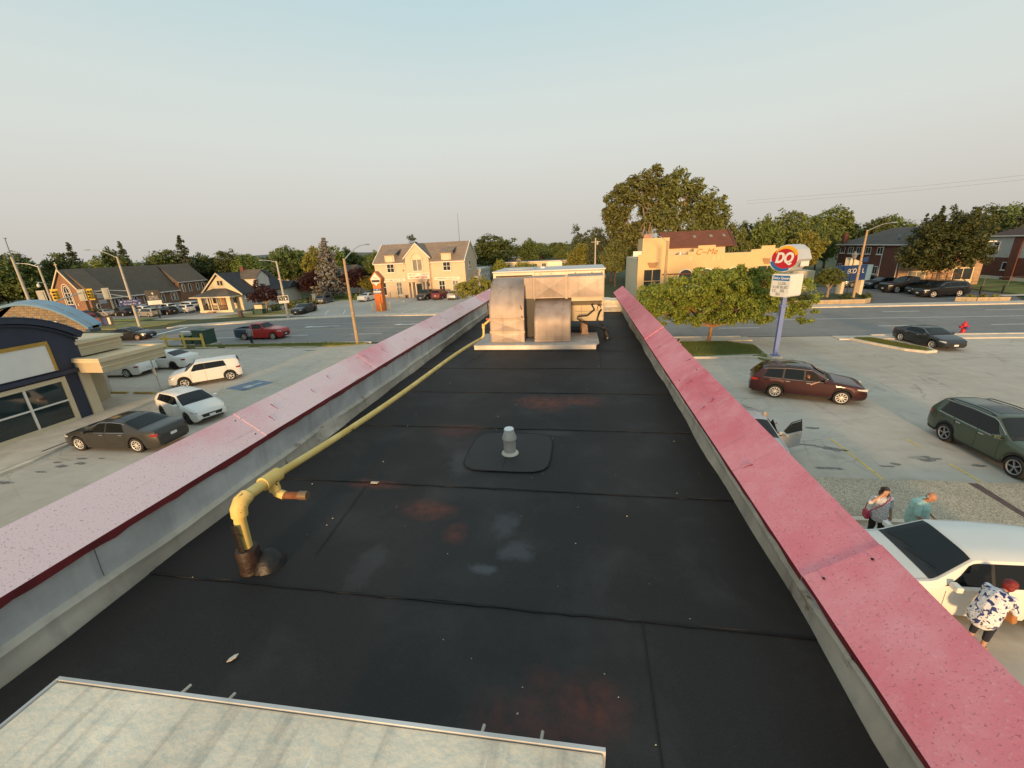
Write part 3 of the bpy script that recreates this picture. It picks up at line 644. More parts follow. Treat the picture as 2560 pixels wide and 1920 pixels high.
def curved_duct(x0, x1, yf, z0, zb, rx, rz, depth, name, seg=10):
    b = MB(); out = [(yf, z0), (yf, zb)]
    for k in range(1, seg+1):
        t = PI/2*k/seg; out.append((yf+rx*(1-math.cos(t)), zb+rz*math.sin(t)))
    inn = [(yf+depth, z0), (yf+depth, zb)]
    for k in range(1, seg+1):
        t = PI/2*k/seg; inn.append((yf+depth+(rx-depth)*(1-math.cos(t)), zb+max(.05, rz-depth)*math.sin(t)))
    P = out+[(out[-1][0]+.15, out[-1][1]), (out[-1][0]+.15, inn[-1][1])]+inn[::-1]
    b.prism(P, x0, x1, 'X'); o = b.build(name, m_duct, hv, smooth=25)
    for x in (x0, x1):   # turned seams along the edges
        MB().tube([(x, a-.004, c+.003) for a, c in out], .007, 6).build('duct_seam', m_duct, o, smooth=50)
    return o
d1 = curved_duct(-1.58, -.98, 7.14, RZ+.085, 7.02, .62, .64, .42, 'duct')
d2 = curved_duct(-.79, -.175, 7.16, RZ+.085, 6.86, .5, .45, .36, 'duct')
def cross_break(b, x0, x1, z0, z1, y, h=.012):
    cx, cz = (x0+x1)/2, (z0+z1)/2
    b.add([(x0, y, z0), (x1, y, z0), (x1, y, z1), (x0, y, z1), (cx, y-h, cz)], [(0, 1, 4), (1, 2, 4), (2, 3, 4), (3, 0, 4)])
b = MB(); cross_break(b, -1.57, -.99, 6.59, 6.76, 7.136); cross_break(b, -1.57, -.99, 6.79, 6.99, 7.136, .010); b.build('cross_break', m_duct, d1, recalc=False)
b = MB()
for z in (6.775, 7.005): b.box(-1.595, 7.118, z-.018, -.968, 7.15, z+.018)
b.build('duct_joint', m_galvf('brown_stained_joint', (.42, .33, .25), .5, .3), d1)
b = MB(); b.box(-.80, 7.14, 6.60, -.165, 7.165, 6.63); b.box(-.80, 7.145, 6.66, -.165, 7.163, 6.675); b.build('duct_joint', m_duct, d2)
hd = MB(); hd.box(-.99, 7.42, 7.315, -.26, 7.97, 7.675); hd.prism([(7.42, 7.315), (7.42, 7.675), (7.97, 7.69), (7.97, 7.25)], -.235, .385, 'X'); hd = hd.build('crossover_duct', m_duct, hv)
b = MB(); cross_break(b, -.79, -.28, 7.335, 7.66, 7.416, .022); cross_break(b, -.21, .37, 7.335, 7.66, 7.414, .012); b.build('cross_break', m_duct, hd, recalc=False)
b = MB(); b.box(-.82, 7.40, 7.30, -.80, 7.43, 7.69).box(-.27, 7.395, 7.30, -.225, 7.45, 7.70).box(-.86, 7.402, 7.31, -.845, 7.43, 7.68); b.build('duct_joint', m_duct, hd)
b = MB(); b.prism([(7.45, 7.25), (7.97, 7.10), (7.97, 7.245), (7.45, 7.312)], -.16, .37, 'X'); b.build('duct_shoe', m_beige2, hd)
MB().box(-.99, 7.45, 6.62, -.79, 7.97, 7.31).build('duct_gap_shade', m_black, hv)  # black block: shade of the gap between the ducts put into its colour
MB().box(-1.655, 7.14, 6.995, -1.59, 7.2, 7.02).build('red_valve', mat('red_valve_paint', (.5, .05, .03), .5), hv)
cd1 = MB().tube([(.36, 7.93, 7.09), (.27, 7.86, 7.16), (.20, 7.8, 7.13), (.25, 7.72, 7.05), (.12, 7.62, 6.96), (-.05, 7.56, 6.96), (-.06, 7.55, 6.92), (.1, 7.6, 6.82), (.3, 7.66, 6.75), (.42, 7.72, 6.68)], .014, 8).build('cable', m_black, hv, smooth=60)
MB().tube([(.38, 7.93, 7.02), (.34, 7.8, 6.98), (.30, 7.72, 6.86), (.40, 7.75, 6.76), (.46, 7.8, 6.66)], .017, 8).build('cable', m_black, hv, smooth=60)
MB().tube([(.36, 7.9, 7.05), (.38, 7.80, 7.14), (.32, 7.76, 7.12), (.30, 7.8, 7.03)], .006, 6).build('wire', m_rust, hv)
MB().tube([(.40, 7.72, 6.72), (.46, 7.76, 6.66), (.50, 7.78, RZ+.005)], [.03, .05, .065], 10).build('tar_boot', mat('foil_and_tar', (.04, .04, .042), .3, .3, .9, 14, .6, 20), hv, smooth=60)
for x, z, dz in ((-1.02, 7.20, .06), (-1.01, 7.05, .04)): MB().tube([(x-.02, 7.16 if z < 7.1 else 7.18, z+dz/2), (x+.01, 7.10, z-dz/2)], .006, 5).build('duct_screw', m_rust, d1)
# bits lying about on the roof
m_litter = mat('pale_litter', (.55, .50, .40), .8, 0, .3, 20)
for i, (x, y, s, lb) in enumerate(((-1.52, 1.14, .024, 'pale dry leaf lying on the black roof beside the grey cap'), (-1.565, 2.585, .05, 'torn beige strip lying on a roof seam behind the gas pipe'))):
    P = [(-1, -.15), (-.3, -.42), (.5, -.3), (1, .15), (.4, .4), (-.5, .3)] if i == 0 else [(-.6, -.2), (.5, -.22), (.62, .2), (-.62, .24)]
    a = .9 if i == 0 else .05; b = MB()
    b.prism([(x+s*(p*math.cos(a)-q*math.sin(a)), y+s*(p*math.sin(a)+q*math.cos(a))) for p, q in P], RZ+.013, RZ+.018)
    tag(b.build('dry_leaf' if i == 0 else 'torn_strip', m_litter), lb, 'leaf' if i == 0 else 'litter')
b = MB(); rr = random.Random(11)
for k in range(70):
    x, y = rr.uniform(XL+.1, XR-.1), rr.uniform(.45, 6.7); s = rr.uniform(.002, .005); z = RZ+.0105
    b.add([(x-s, y-s*.6, z), (x+s, y-s*.4, z), (x+s*.4, y+s, z), (x-s*.2, y, z+s)], [(0, 1, 3), (1, 2, 3), (2, 0, 3)])
o = b.build('roof_grit', m_litter, rf, recalc=False); o['kind'] = 'stuff'
# ---------------------------------------------------------------- vehicles
def m_glassf(name, c, r=.06):
    return mat(name, c, r, 0, .05, 1, coat=.0, spec=.3)
m_cglass = m_glassf('car_glass', (.008, .010, .011), .03); m_cglass2 = m_glassf('car_windshield', (.014, .019, .022), .03)
m_tyre = mat('tyre_rubber', (.015, .015, .015), .8, 0, .2, 10); m_alloy = mat('alloy_rim', (.62, .61, .58), .4, .15, .06, 5)
m_darkrim = mat('black_rim', (.02, .02, .02), .4, .3, .1, 5); m_steelrim = mat('beige_steel_rim', (.55, .50, .40), .5, .2, .1, 5)
m_trim = mat('black_trim', (.018, .018, .019), .55, 0, .15, 6); m_chrome = mat('chrome_trim', (.65, .65, .65), .2, .9, .05, 4)
m_hlamp = mat('headlamp', (.62, .63, .62), .15, .2, .1, 8, coat=.6); m_tlamp = mat('tail_lamp', (.30, .012, .012), .2, 0, .15, 10, coat=.6)
m_void = mat('cabin_shadow', (.012, .011, .010), .95); m_plate = mat('licence_plate', (.66, .68, .70), .5, 0, .05, 8); m_seamc = mat('panel_gap', (.01, .01, .01), .8)
KINDS = {
 # top: (x fraction of length, z fraction of height); ws: cowl, roof front; rg: roof rear, rear glass foot
 'sedan': dict(L=4.85, W=1.85, H=1.45, wb=2.80, fo=.95, R=.335,
   top=[(-.5, .40), (-.496, .60), (-.475, .695), (-.34, .735), (-.17, .965), (-.06, 1), (.06, .985), (.235, .70), (.30, .675), (.44, .58), (.482, .50), (.5, .38)],
   belt=[(-.5, .64), (-.3, .665), (.2, .64), (.5, .52)], ws=(.225, .075), rg=(-.175, -.325), win=[(.195, .075, .005, .005), (-.01, -.01, -.20, -.155)]),
 'coupe_back': dict(L=4.75, W=1.85, H=1.42, wb=2.78, fo=.93, R=.335,
   top=[(-.5, .42), (-.496, .62), (-.475, .72), (-.41, .745), (-.22, .93), (-.05, 1), (.06, .985), (.235, .70), (.30, .675), (.44, .58), (.482, .50), (.5, .38)],
   belt=[(-.5, .66), (-.3, .68), (.2, .64), (.5, .52)], ws=(.225, .075), rg=(-.19, -.385), win=[(.195, .075, .005, .005), (-.01, -.01, -.23, -.17)]),
 'hatch': dict(L=4.45, W=1.80, H=1.48, wb=2.67, fo=.9, R=.335,
   top=[(-.5, .40), (-.496, .60), (-.48, .68), (-.455, .74), (-.385, .93), (-.33, .965), (-.1, 1), (.05, .985), (.235, .69), (.30, .665), (.44, .575), (.482, .50), (.5, .38)],
   belt=[(-.5, .68), (-.3, .67), (.2, .63), (.5, .52)], ws=(.225, .065), rg=(-.375, -.455), win=[(.195, .07, .0, .0), (-.015, -.015, -.205, -.19), (-.22, -.205, -.36, -.325)]),
 'suv': dict(L=4.65, W=1.86, H=1.70, wb=2.68, fo=.92, R=.36,
   top=[(-.5, .38), (-.497, .58), (-.485, .66), (-.465, .72), (-.415, .93), (-.37, .965), (-.15, 1), (.05, .985), (.205, .68), (.28, .65), (.43, .585), (.48, .51), (.5, .36)],
   belt=[(-.5, .66), (-.3, .645), (.2, .615), (.5, .52)], ws=(.195, .055), rg=(-.405, -.465), win=[(.17, .06, -.01, -.01), (-.025, -.025, -.215, -.20), (-.23, -.215, -.375, -.345)]),
 'wagon': dict(L=4.87, W=1.86, H=1.66, wb=2.745, fo=.98, R=.35,
   top=[(-.5, .38), (-.497, .58), (-.485, .66), (-.465, .72), (-.40, .92), (-.36, .955), (-.15, 1), (.03, .985), (.20, .675), (.27, .65), (.43, .58), (.48, .51), (.5, .36)],
   belt=[(-.5, .655), (-.3, .645), (.2, .62), (.5, .52)], ws=(.19, .04), rg=(-.395, -.465), win=[(.165, .045, -.02, -.02), (-.035, -.035, -.205, -.195), (-.22, -.21, -.385, -.345)]),
 'box': dict(L=4.20, W=1.80, H=1.60, wb=2.60, fo=.84, R=.335,
   top=[(-.5, .40), (-.498, .62), (-.492, .72), (-.478, .88), (-.45, .965), (-.2, .995), (.05, 1), (.12, .975), (.235, .70), (.30, .67), (.44, .60), (.485, .54), (.5, .40)],
   belt=[(-.5, .72), (-.3, .68), (.2, .64), (.5, .55)], ws=(.23, .115), rg=(-.46, -.49), win=[(.205, .115, .0, .0), (-.015, -.015, -.30, -.27)]),
 'van': dict(L=5.12, W=1.98, H=1.73, wb=3.08, fo=.97, R=.34,
   top=[(-.5, .38), (-.498, .60), (-.492, .70), (-.475, .85), (-.44, .955), (-.2, 1), (.08, .985), (.13, .955), (.29, .68), (.36, .64), (.45, .57), (.485, .49), (.5, .36)],
   belt=[(-.5, .62), (-.3, .61), (.2, .60), (.5, .5)], ws=(.28, .125), rg=(-.45, -.49), win=[(.245, .13, .04, .04), (.025, .025, -.17, -.17), (-.185, -.185, -.43, -.42)]),
 'pickup': dict(L=5.85, W=2.02, H=1.88, wb=3.58, fo=.98, R=.40,
   top=[(-.5, .53), (-.4995, .68), (-.49, .70), (-.14, .70), (-.135, .72), (-.118, .96), (-.09, .99), (.02, 1), (.085, .975), (.175, .70), (.25, .68), (.42, .64), (.475, .60), (.492, .52), (.5, .40)],
   belt=[(-.5, .66), (-.15, .66), (.2, .655), (.5, .58)], ws=(.17, .09), rg=(-.115, -.134), win=[(.15, .092, .035, .035), (.022, .022, -.085, -.08)]),
}
TYRES = {}
def tyre_mesh(rimm, spokes):
    key = (rimm.name, spokes)
    if key in TYRES: return TYRES[key]
    t = MB().lathe([(.66, -.33), (.90, -.34), (.985, -.26), (1.0, -.12), (1.0, .12), (.985, .26), (.90, .34), (.66, .33)], n=28, axis='Y', cap=False).build('tyre', m_tyre, smooth=35)
    r = MB().lathe([(.66, .28), (.70, .33), (.665, .345), (.61, .31), (.60, .26)], n=28, axis='Y', cap=False); r.mi = 1; r.lathe([(.605, .27), (.57, .10), (.0001, .08)], n=28, axis='Y', cap=False); r.mi = 0
    for k in range(spokes):
        a = 2*PI*k/spokes
        r.obox((math.cos(a)*.36, .245, math.sin(a)*.36), (.58, .07, .55/spokes+.03), 0, -a)
    r.lathe([(.13, .18), (.13, .31), (.09, .325), (.0001, .325)], n=12, axis='Y')
    r = r.build('rim', [rimm, m_trim], smooth=35)
    TYRES[key] = (t.data, r.data); bpy.data.objects.remove(t); bpy.data.objects.remove(r)
    return TYRES[key]
def make_car(label, cat, kind, body, loc, heading, group=None, scale=1., detail=2, rim=None, spokes=5, bed=None, cladding=False, rails=False,
             chrome=False, plates=(True, True), name='car', over=None, skip_win=(), open_win=(), sunroof=False):
    K = dict(KINDS[kind]); K.update(over or {}); L, W, H, wb, fo, R = K['L'], K['W'], K['H'], K['wb'], K['fo'], K['R']
    rim = rim or m_alloy
    root = thing(name, label, cat, loc, heading, group); root.scale = (scale,)*3
    xa = [L/2-fo, L/2-fo-wb]
    # fine curves
    gx = np.arange(-L/2, L/2+.001, .01)
    def curve(keys, sm):
        y = np.interp(gx, [k[0]*L for k in keys], [k[1]*H for k in keys])
        n = max(1, int(sm/.01)); ker = np.hanning(n+2)[1:-1]; ker /= ker.sum()
        yp = np.concatenate([np.full(n, y[0]), y, np.full(n, y[-1])]); return np.convolve(yp, ker, 'same')[n:-n]
    ct, cb = curve(K['top'], .16), curve(K['belt'], .4)
    if kind == 'pickup':
        raw = np.interp(gx, [k[0]*L for k in K['top']], [k[1]*H for k in K['top']]); ct = np.where(gx < -.05*L, raw, ct)
    zt = lambda x: float(np.interp(x, gx, ct)); zbl = lambda x: float(np.interp(x, gx, cb))
    def hw(x):
        t = abs(x)/(L/2); f = 1-.17*t**7-.03*t**2
        if x > 0: f -= .05*max(0, t-.6)**1.0
        return W/2*f
    Ra = R*1.13
    def zlow(x):
        e = max(0, abs(x)-(L/2-.22))/.22; z = .20+.16*e*e+(.06 if kind in ('suv', 'wagon', 'pickup') else 0)
        for a in xa:
            d = Ra*Ra-(x-a)**2
            if d > 0: z = max(z, R+math.sqrt(d))
        return z
    def sec(x):
        w = hw(x); t = zt(x); k = max(0., min(1., (t-zbl(x)-.03)/(H-zbl(x)))); b = min(zbl(x), t-.035)
        zl = min(zlow(x), b-.06); zm = zl+(b-zl)*.45; base = .18+.10*(max(0, abs(x)-(L/2-.3))/.3)
        y5 = w*(.945-.235*k) if kind != 'box' else w*(.945-.14*k); z5 = t-.022-.045*k
        wi = max(.2, w-.27)
        S = [(0, base), (wi, base), (wi, max(base+.01, zl)), (w*.965, zl), (w*.99, zl+(b-zl)*.12), (w*1.0, zm), (w*.992, b-.05), (w*.955, b), (y5, max(z5, b+.005)), (y5*.80, t-.010*k-.008), (y5*.45, t-.002), (0, t)]
        if kind == 'pickup' and x < -.137*L and x > -.492*L:
            S[9:] = [(y5*.90, t-.01), (y5*.89, .80), (0, .80)]
        return S
    xs = set(np.linspace(-L/2, L/2, 34).tolist()) | {-L/2+.012, -L/2+.04, -L/2+.1, L/2-.012, L/2-.04, L/2-.1}
    for a in xa:
        for k in range(-6, 7): xs.add(a+Ra*math.sin(k/6*PI/2)*.9999)
    for k in (K['ws'][0], K['ws'][1], K['rg'][0], K['rg'][1]): xs.add(k*L)
    if kind == 'pickup': xs |= {-.137*L-.004, -.137*L+.004, -.492*L-.004, -.492*L+.004}
    xs = sorted(xs)
    b = MB(); rows = []
    for x in xs:
        S = sec(x); rows.append([(x, y, z) for y, z in S]+[(x, -y, z) for y, z in S[-2:0:-1]])
    b.grid(rows, True); n = len(rows[0])
    b.f += [list(range(n)), list(range((len(rows)-1)*n, len(rows)*n))]; b.m += [0, 0]
    mats = [body]
    if bed:
        mats.append(bed); nf = len(b.f)
        for i in range(len(rows)-1):
            if (xs[i]+xs[i+1])/2 < -.137*L:
                for j in range(n): b.m[i*n+j] = 1
        b.m[-2] = 1
    bo = b.build('body', mats, root, smooth=32, local=True)
    def P(name, mb, m, par=None, **k): return mb.build(name, m, par or root, local=True, **k)
    def side(x, t, s, off=.008):    # t: 0 belt .. 1 roof rail
        S = sec(x); a, c = S[7], S[8]; return (x, s*(a[0]+(c[0]-a[0])*t+off), a[1]+(c[1]-a[1])*t+off*.3)
    def flank(x, z, s, off=.006):   # point on the side at height z
        S = sec(x)[3:9]
        for (y0, z0), (y1, z1) in zip(S, S[1:]):
            if z0 <= z <= z1 or (z1-z0) < 1e-6 and abs(z-z0) < 1e-4:
                q = (z-z0)/max(1e-6, z1-z0); return (x, s*(y0+(y1-y0)*q+off), z)
        return (x, s*(S[0][0]+off), z) if z < S[0][1] else (x, s*(S[-1][0]+off), z)
    # dark pillar band behind the side glass, then the glass
    for s in (1, -1):
        if (s, 0) in skip_win: continue
        g = []; f, r_ = K['win'][0], K['win'][-1]
        for j in range(4):
            t = .03+.86*j/3; xf, xr = (f[0]+(f[1]-f[0])*t)*L+.01, (r_[2]+(r_[3]-r_[2])*t)*L-.01
            g.append([side(xr+(xf-xr)*i/24, t, s, .004) for i in range(25)])
        P('pillar_trim', MB().grid(g), m_trim, recalc=False)
    for s in (1, -1):
        for wi, (xb0, xt0, xt1b, xt1) in enumerate([(w[0], w[1], w[2], w[3]) for w in K['win']]):
            if (s, wi) in skip_win: continue
            g = []
            for j in range(5):
                t = .05+.83*j/4; xf, xr = (xb0+(xt0-xb0)*t)*L, (xt1b+(xt1-xt1b)*t)*L
                g.append([side(xr+(xf-xr)*i/8, t, s) for i in range(9)])
            P('window_opening' if (s, wi) in open_win else 'side_window', MB().grid(g), m_void if (s, wi) in open_win else m_cglass, recalc=False)
            if chrome:
                g2 = [side(xt1b*L+(xb0-xt1b)*L*i/10, -.02, s, .012) for i in range(11)]; P('window_trim', MB().tube(g2, .009, 5), m_chrome)
    if chrome:
        for s in (1, -1):
            x0, x1 = K['win'][-1][2]*L, K['win'][0][0]*L
            P('window_trim', MB().tube([side(x0+(x1-x0)*i/16, .95, s, .012) for i in range(17)], .010, 5), m_chrome)
    # windscreen and rear glass
    def screen(x0, x1, nm, m, inset):
        g = []; up = 1
        for i in range(7):
            x = x0+(x1-x0)*(.03+.94*i/6); S = sec(x); y5 = S[8][0]-inset; r = []
            for j in range(9):
                y = -y5+2*y5*j/8; k = abs(y)/S[8][0]
                ys_, zs_ = [q[0] for q in S[8:]][::-1], [q[1] for q in S[8:]][::-1]
                r.append((x+(.004 if x0 > x1 else -.004), y, float(np.interp(abs(y), ys_, zs_))+.010))
            g.append(r)
        P(nm, MB().grid(g), m, recalc=False)
    screen(K['ws'][0]*L, K['ws'][1]*L, 'windshield', m_cglass2, .05); screen(K['rg'][1]*L, K['rg'][0]*L, 'rear_window', m_cglass, .07)
    if detail >= 2:
        xc = K['ws'][0]*L; y5 = sec(xc)[8][0]-.04
        screen(xc+.13, xc-.05, 'cowl', m_trim, .055)
        for y0, y1 in ((-.12*y5, .75*y5), (-.85*y5, -.05*y5)): P('wiper', MB().tube([(xc+.02, y0, zt(xc+.02)+.02), (xc-.10, y1, zt(xc-.10)+.02)], .010, 4), m_trim)
    if sunroof:
        g = []
        for x in np.linspace(K['ws'][1]*L-.25, K['ws'][1]*L-1.15, 6): yy = sec(x)[8][0]*.62; g.append([(x, y, zt(x)+.006-.006*(abs(y)/yy)**2) for y in np.linspace(-yy, yy, 6)])
        P('sunroof', MB().grid(g), m_cglass, recalc=False)
    # lamps, grille, bumpers, plates
    zh = K.get('zh', .47)*H; zr = K.get('zr', .56)*H
    for s in (1, -1):
        g = [[flank(L/2-.015-(.42 if kind != 'box' else .3)*i/6, zh+(-.055+.11*j/2)*(1-.45*i/6)+.035*i/6, s, .009) for i in range(7)] for j in range(3)]
        P('headlight', MB().grid(g), m_hlamp, recalc=False)
        g = [[flank(-L/2+.012+.30*i/5, zr+(-.07+.14*j/2)*(1-.4*i/5), s, .009) for i in range(6)] for j in range(3)]
        P('tail_light', MB().grid(g), m_tlamp, recalc=False)
    e = L/2; wg = hw(e)*.80
    P('grille', MB().prism([(-wg*.8, .27*H), (wg*.8, .27*H), (wg*.92, .385*H), (-wg*.92, .385*H)], e-.03, e+.012, 'X'), m_trim)
    P('lower_intake', MB().prism([(-wg, .17*H), (wg, .17*H), (wg*.85, .235*H), (-wg*.85, .235*H)], e-.08, e+.006, 'X'), m_trim)
    P('rear_valance', MB().prism([(-wg, .18*H), (wg, .18*H), (wg*.95, .26*H), (-wg*.95, .26*H)], -e-.006, -e+.08, 'X'), m_trim)
    if plates[0]: P('licence_plate', MB().box(e+.013, -.15, .255*H, e+.024, .15, .255*H+.13), m_plate)
    if plates[1]: P('licence_plate', MB().box(-e-.02, -.15, .40*H, -e+.005, .15, .40*H+.12), m_plate)
    td, rd = tyre_mesh(rim, spokes)
    for a in xa:
        for s in (1, -1):
            w = bpy.data.objects.new('wheel', td); link(w); w.parent = root; w.scale = (R, R*.95, R); w.location = (a, s*(W/2-.135), R)
            if s < 0: w.rotation_euler = (0, 0, PI)
            q = bpy.data.objects.new('rim', rd); link(q); q.parent = w
    if detail >= 1:
        for s in (1, -1):
            mx = K['win'][0][0]*L-.12; yb = sec(mx)[7]
            P('mirror', MB().obox((mx+.02, s*(yb[0]+.13), yb[1]+.09), (.13, .20, .13)).obox((mx+.03, s*(yb[0]+.02), yb[1]+.05), (.06, .10, .05)), body, bevel=.03)
    if detail >= 2:
        doors = [K['win'][0][0]*L-.02, K['win'][0][2]*L-.01]+([K['win'][1][2]*L+.02] if len(K['win']) > 1 else [])
        for s in (1, -1):
            for x in doors:
                g = []
                for i in range(8):
                    z = max(zlow(x)+.05, .30)+(zbl(x)-max(zlow(x)+.05, .30))*i/7; g.append([flank(x-.005, z, s, .003), flank(x+.005, z, s, .003)])
                P('door_gap', MB().grid(g), m_seamc, bo, recalc=False)
            for x in doors[1:]:
                p = flank(x+.16, zbl(x)-.10, s, .012); P('door_handle', MB().obox((p[0], p[1], p[2]), (.19, .03, .035)), m_chrome if chrome else body)
        for x0, x1 in ((K['ws'][0]*L+.04, L/2-.18),):   # bonnet edge
            for s in (1, -1):
                g = [[(x, s*(sec(x)[8][0]*.93), float(sec(x)[9][1])+.004), (x, s*(sec(x)[8][0]*.93-.008), float(sec(x)[9][1])+.004)] for x in np.linspace(x0, x1, 8)]
                P('bonnet_gap', MB().grid(g), m_seamc, bo, recalc=False)
    if cladding:
        for s in (1, -1):
            g = [[], []]
            for x in sorted(set(xs)):
                if abs(x) > L/2-.05: continue
                z = zlow(x); g[0].append(flank(x, z+.005, s, .012)); g[1].append(flank(x, z+.085, s, .012))
            P('cladding', MB().grid(g), m_trim, recalc=False)
    if rails:
        for s in (1, -1):
            x0, x1 = K['rg'][0]*L+.1, K['ws'][1]*L-.15; pts = []
            for i in range(9):
                x = x0+(x1-x0)*i/8; S = sec(x); pts.append((x, s*S[8][0]*.93, S[8][1]+(.015 if i in (0, 8) else .07)))
            P('roof_rail', MB().tube(pts, .018, 6), m_trim, smooth=50)
    root['_w'] = W; root['_h'] = H
    return root, sec, K
# heading: 0 = nose to +X
def on_road(label, *a, **k): return make_car(label, *a, **k)
white = paint('white_paint', (.74, .73, .68)); black = paint('black_paint', (.010, .010, .011)); charcoal = paint('charcoal_paint', (.045, .043, .038), .3)
silver = paint('silver_paint', (.42, .42, .42), .5); grey = paint('grey_paint', (.11, .125, .14), .4); maroon = paint('maroon_paint', (.036, .010, .012), .3)
green = paint('green_paint', (.075, .10, .070), .35); red = paint('red_paint', (.38, .02, .018)); blue = paint('slate_blue_paint', (.055, .075, .11), .2)
darkred = paint('dark_red_paint', (.14, .016, .014), .2); darkblue = paint('dark_blue_paint', (.02, .028, .045), .3); champ = paint('champagne_paint', (.36, .34, .29), .4); dgrey = paint('dark_grey_paint', (.04, .043, .048), .4)
D = PI
# left lot
make_car('charcoal grey saloon parked at the yellow block beside the navy building', 'car', 'sedan', charcoal, (-21.46, 14.92, 0), D+.02, over=dict(L=5.18, W=1.90, H=1.48, wb=3.12, R=.36), chrome=True, spokes=9, plates=(False, True), sunroof=True)
make_car('white hatchback with black wheels beside the charcoal saloon', 'car', 'hatch', white, (-21.5, 18.4, 0), -.34, rim=m_darkrim)
make_car('boxy white car with black lower trim driving through the lot', 'car', 'box', white, (-26.35, 24.45, 0), D+.729, cladding=True, spokes=6, scale=1.02)
make_car('white saloon seen from behind beyond the tan canopy', 'car', 'sedan', white, (-33.75, 28.1, 0), D+.05, rim=m_darkrim, over=dict(top=KINDS['sedan']['top']))
make_car('white car half hidden under the tan canopy edge', 'car', 'coupe_back', white, (-35.6, 25.95, 0), D+.05, spokes=7)
make_car('black saloon with tan wheels driving on the road behind the tan canopy', 'car', 'sedan', black, (-51.27, 39.5, 0), .15, spokes=9, rim=mat('copper_rim', (.50, .36, .27), .4, .5), chrome=True)
make_car('red pickup truck with slate blue bed driving on the road', 'pickup', 'pickup', red, (-34.0, 39.35, 0), .046, scale=.93, bed=blue, rim=m_steelrim, spokes=8, name='pickup_truck', over=dict(zh=.50))
# far lot by the cream building
make_car('black saloon driving across the far lot near the lamp post', 'car', 'sedan', black, (-42.0, 58.1, 0), -PI/2+.07, detail=1, rim=m_darkrim)
make_car('grey estate car parked by the pale stone gate post', 'car', 'hatch', grey, (-46.4, 70.5, 0), PI/2+.1, detail=1)
make_car('white saloon parked beside the orange sign tower', 'car', 'sedan', white, (-38.9, 72.4, 0), PI/2-.05, detail=1)
make_car('dark grey crossover nose out in front of the cream building', 'car', 'suv', dgrey, (-27.55, 72.0, 0), -PI/2-.03, detail=1, cladding=True)
make_car('dark red crossover parked tail out in front of the cream building', 'car', 'suv', darkred, (-24.85, 72.2, 0), PI/2-.05, detail=1)
make_car('silver grey saloon parked tail out half behind shrub leaves', 'car', 'sedan', silver, (-21.9, 71.9, 0), PI/2-.05, detail=1)
# right lot
ob = make_car('dark maroon estate car with roof rails and the driver at its open window', 'car', 'wagon', maroon, (11.72, 22.9, 0), -.329, scale=1.03, cladding=True, rails=True, chrome=True, spokes=10, open_win=((-1, 0),), sunroof=True)
make_car('green crossover with black roof rails parked tail out', 'car', 'suv', green, (15.43, 16.35, 0), -PI/2+.03, scale=1.03, cladding=True, rails=True, chrome=True, sunroof=True, rim=mat('two_tone_rim', (.30, .30, .31), .4, .5), spokes=5)
make_car('dark charcoal saloon parked beside the grass island', 'car', 'coupe_back', dgrey, (25.4, 34.55, 0), -PI/2+.1, spokes=8, scale=.95, chrome=True)
sv, svsec, svK = make_car('silver car with its driver door open beyond the red parapet', 'car', 'sedan', silver, (6.6, 16.6, 0), -PI/2, skip_win=((1, 0),))
wc = make_car('white crossover with a red haired woman standing at its door', 'car', 'suv', white, (8.45, 9.15, 0), D, over=dict(H=1.62, W=1.9, L=4.7), plates=(True, True))
# motel lot, on the far side at the right
make_car('black crossover coupe with curved side trim parked by the low fence', 'car', 'suv', black, (44.5, 60.5, 0), D+.147, scale=1.16, detail=1, chrome=True, over=dict(L=4.89, H=1.65, W=1.9))
make_car('black saloon between the black pickup and the black crossover', 'car', 'sedan', black, (45.4, 63.3, 0), D+.14, scale=1.12, detail=1)
make_car('black pickup truck parked in the motel lot', 'pickup', 'pickup', black, (44.3, 66.0, 0), D+.15, scale=1.1, detail=1, name='pickup_truck', chrome=True, spokes=6)
make_car('dark saloon parked between the black pickup and the blue sign', 'car', 'sedan', dgrey, (44.4, 71.0, 0), D+.16, scale=1.12, detail=1)
make_car('grey crossover parked beside the brick wall', 'car', 'suv', grey, (42.6, 73.6, 0), D+.16, scale=1.1, detail=1)
make_car('silver car behind the small round tree', 'car', 'hatch', silver, (28.6, 66.5, 0), D+.2, scale=1.1, detail=1)
make_car('dark car behind the street tree beyond the road', 'car', 'sedan', black, (24.5, 60.5, 0), D, detail=1)
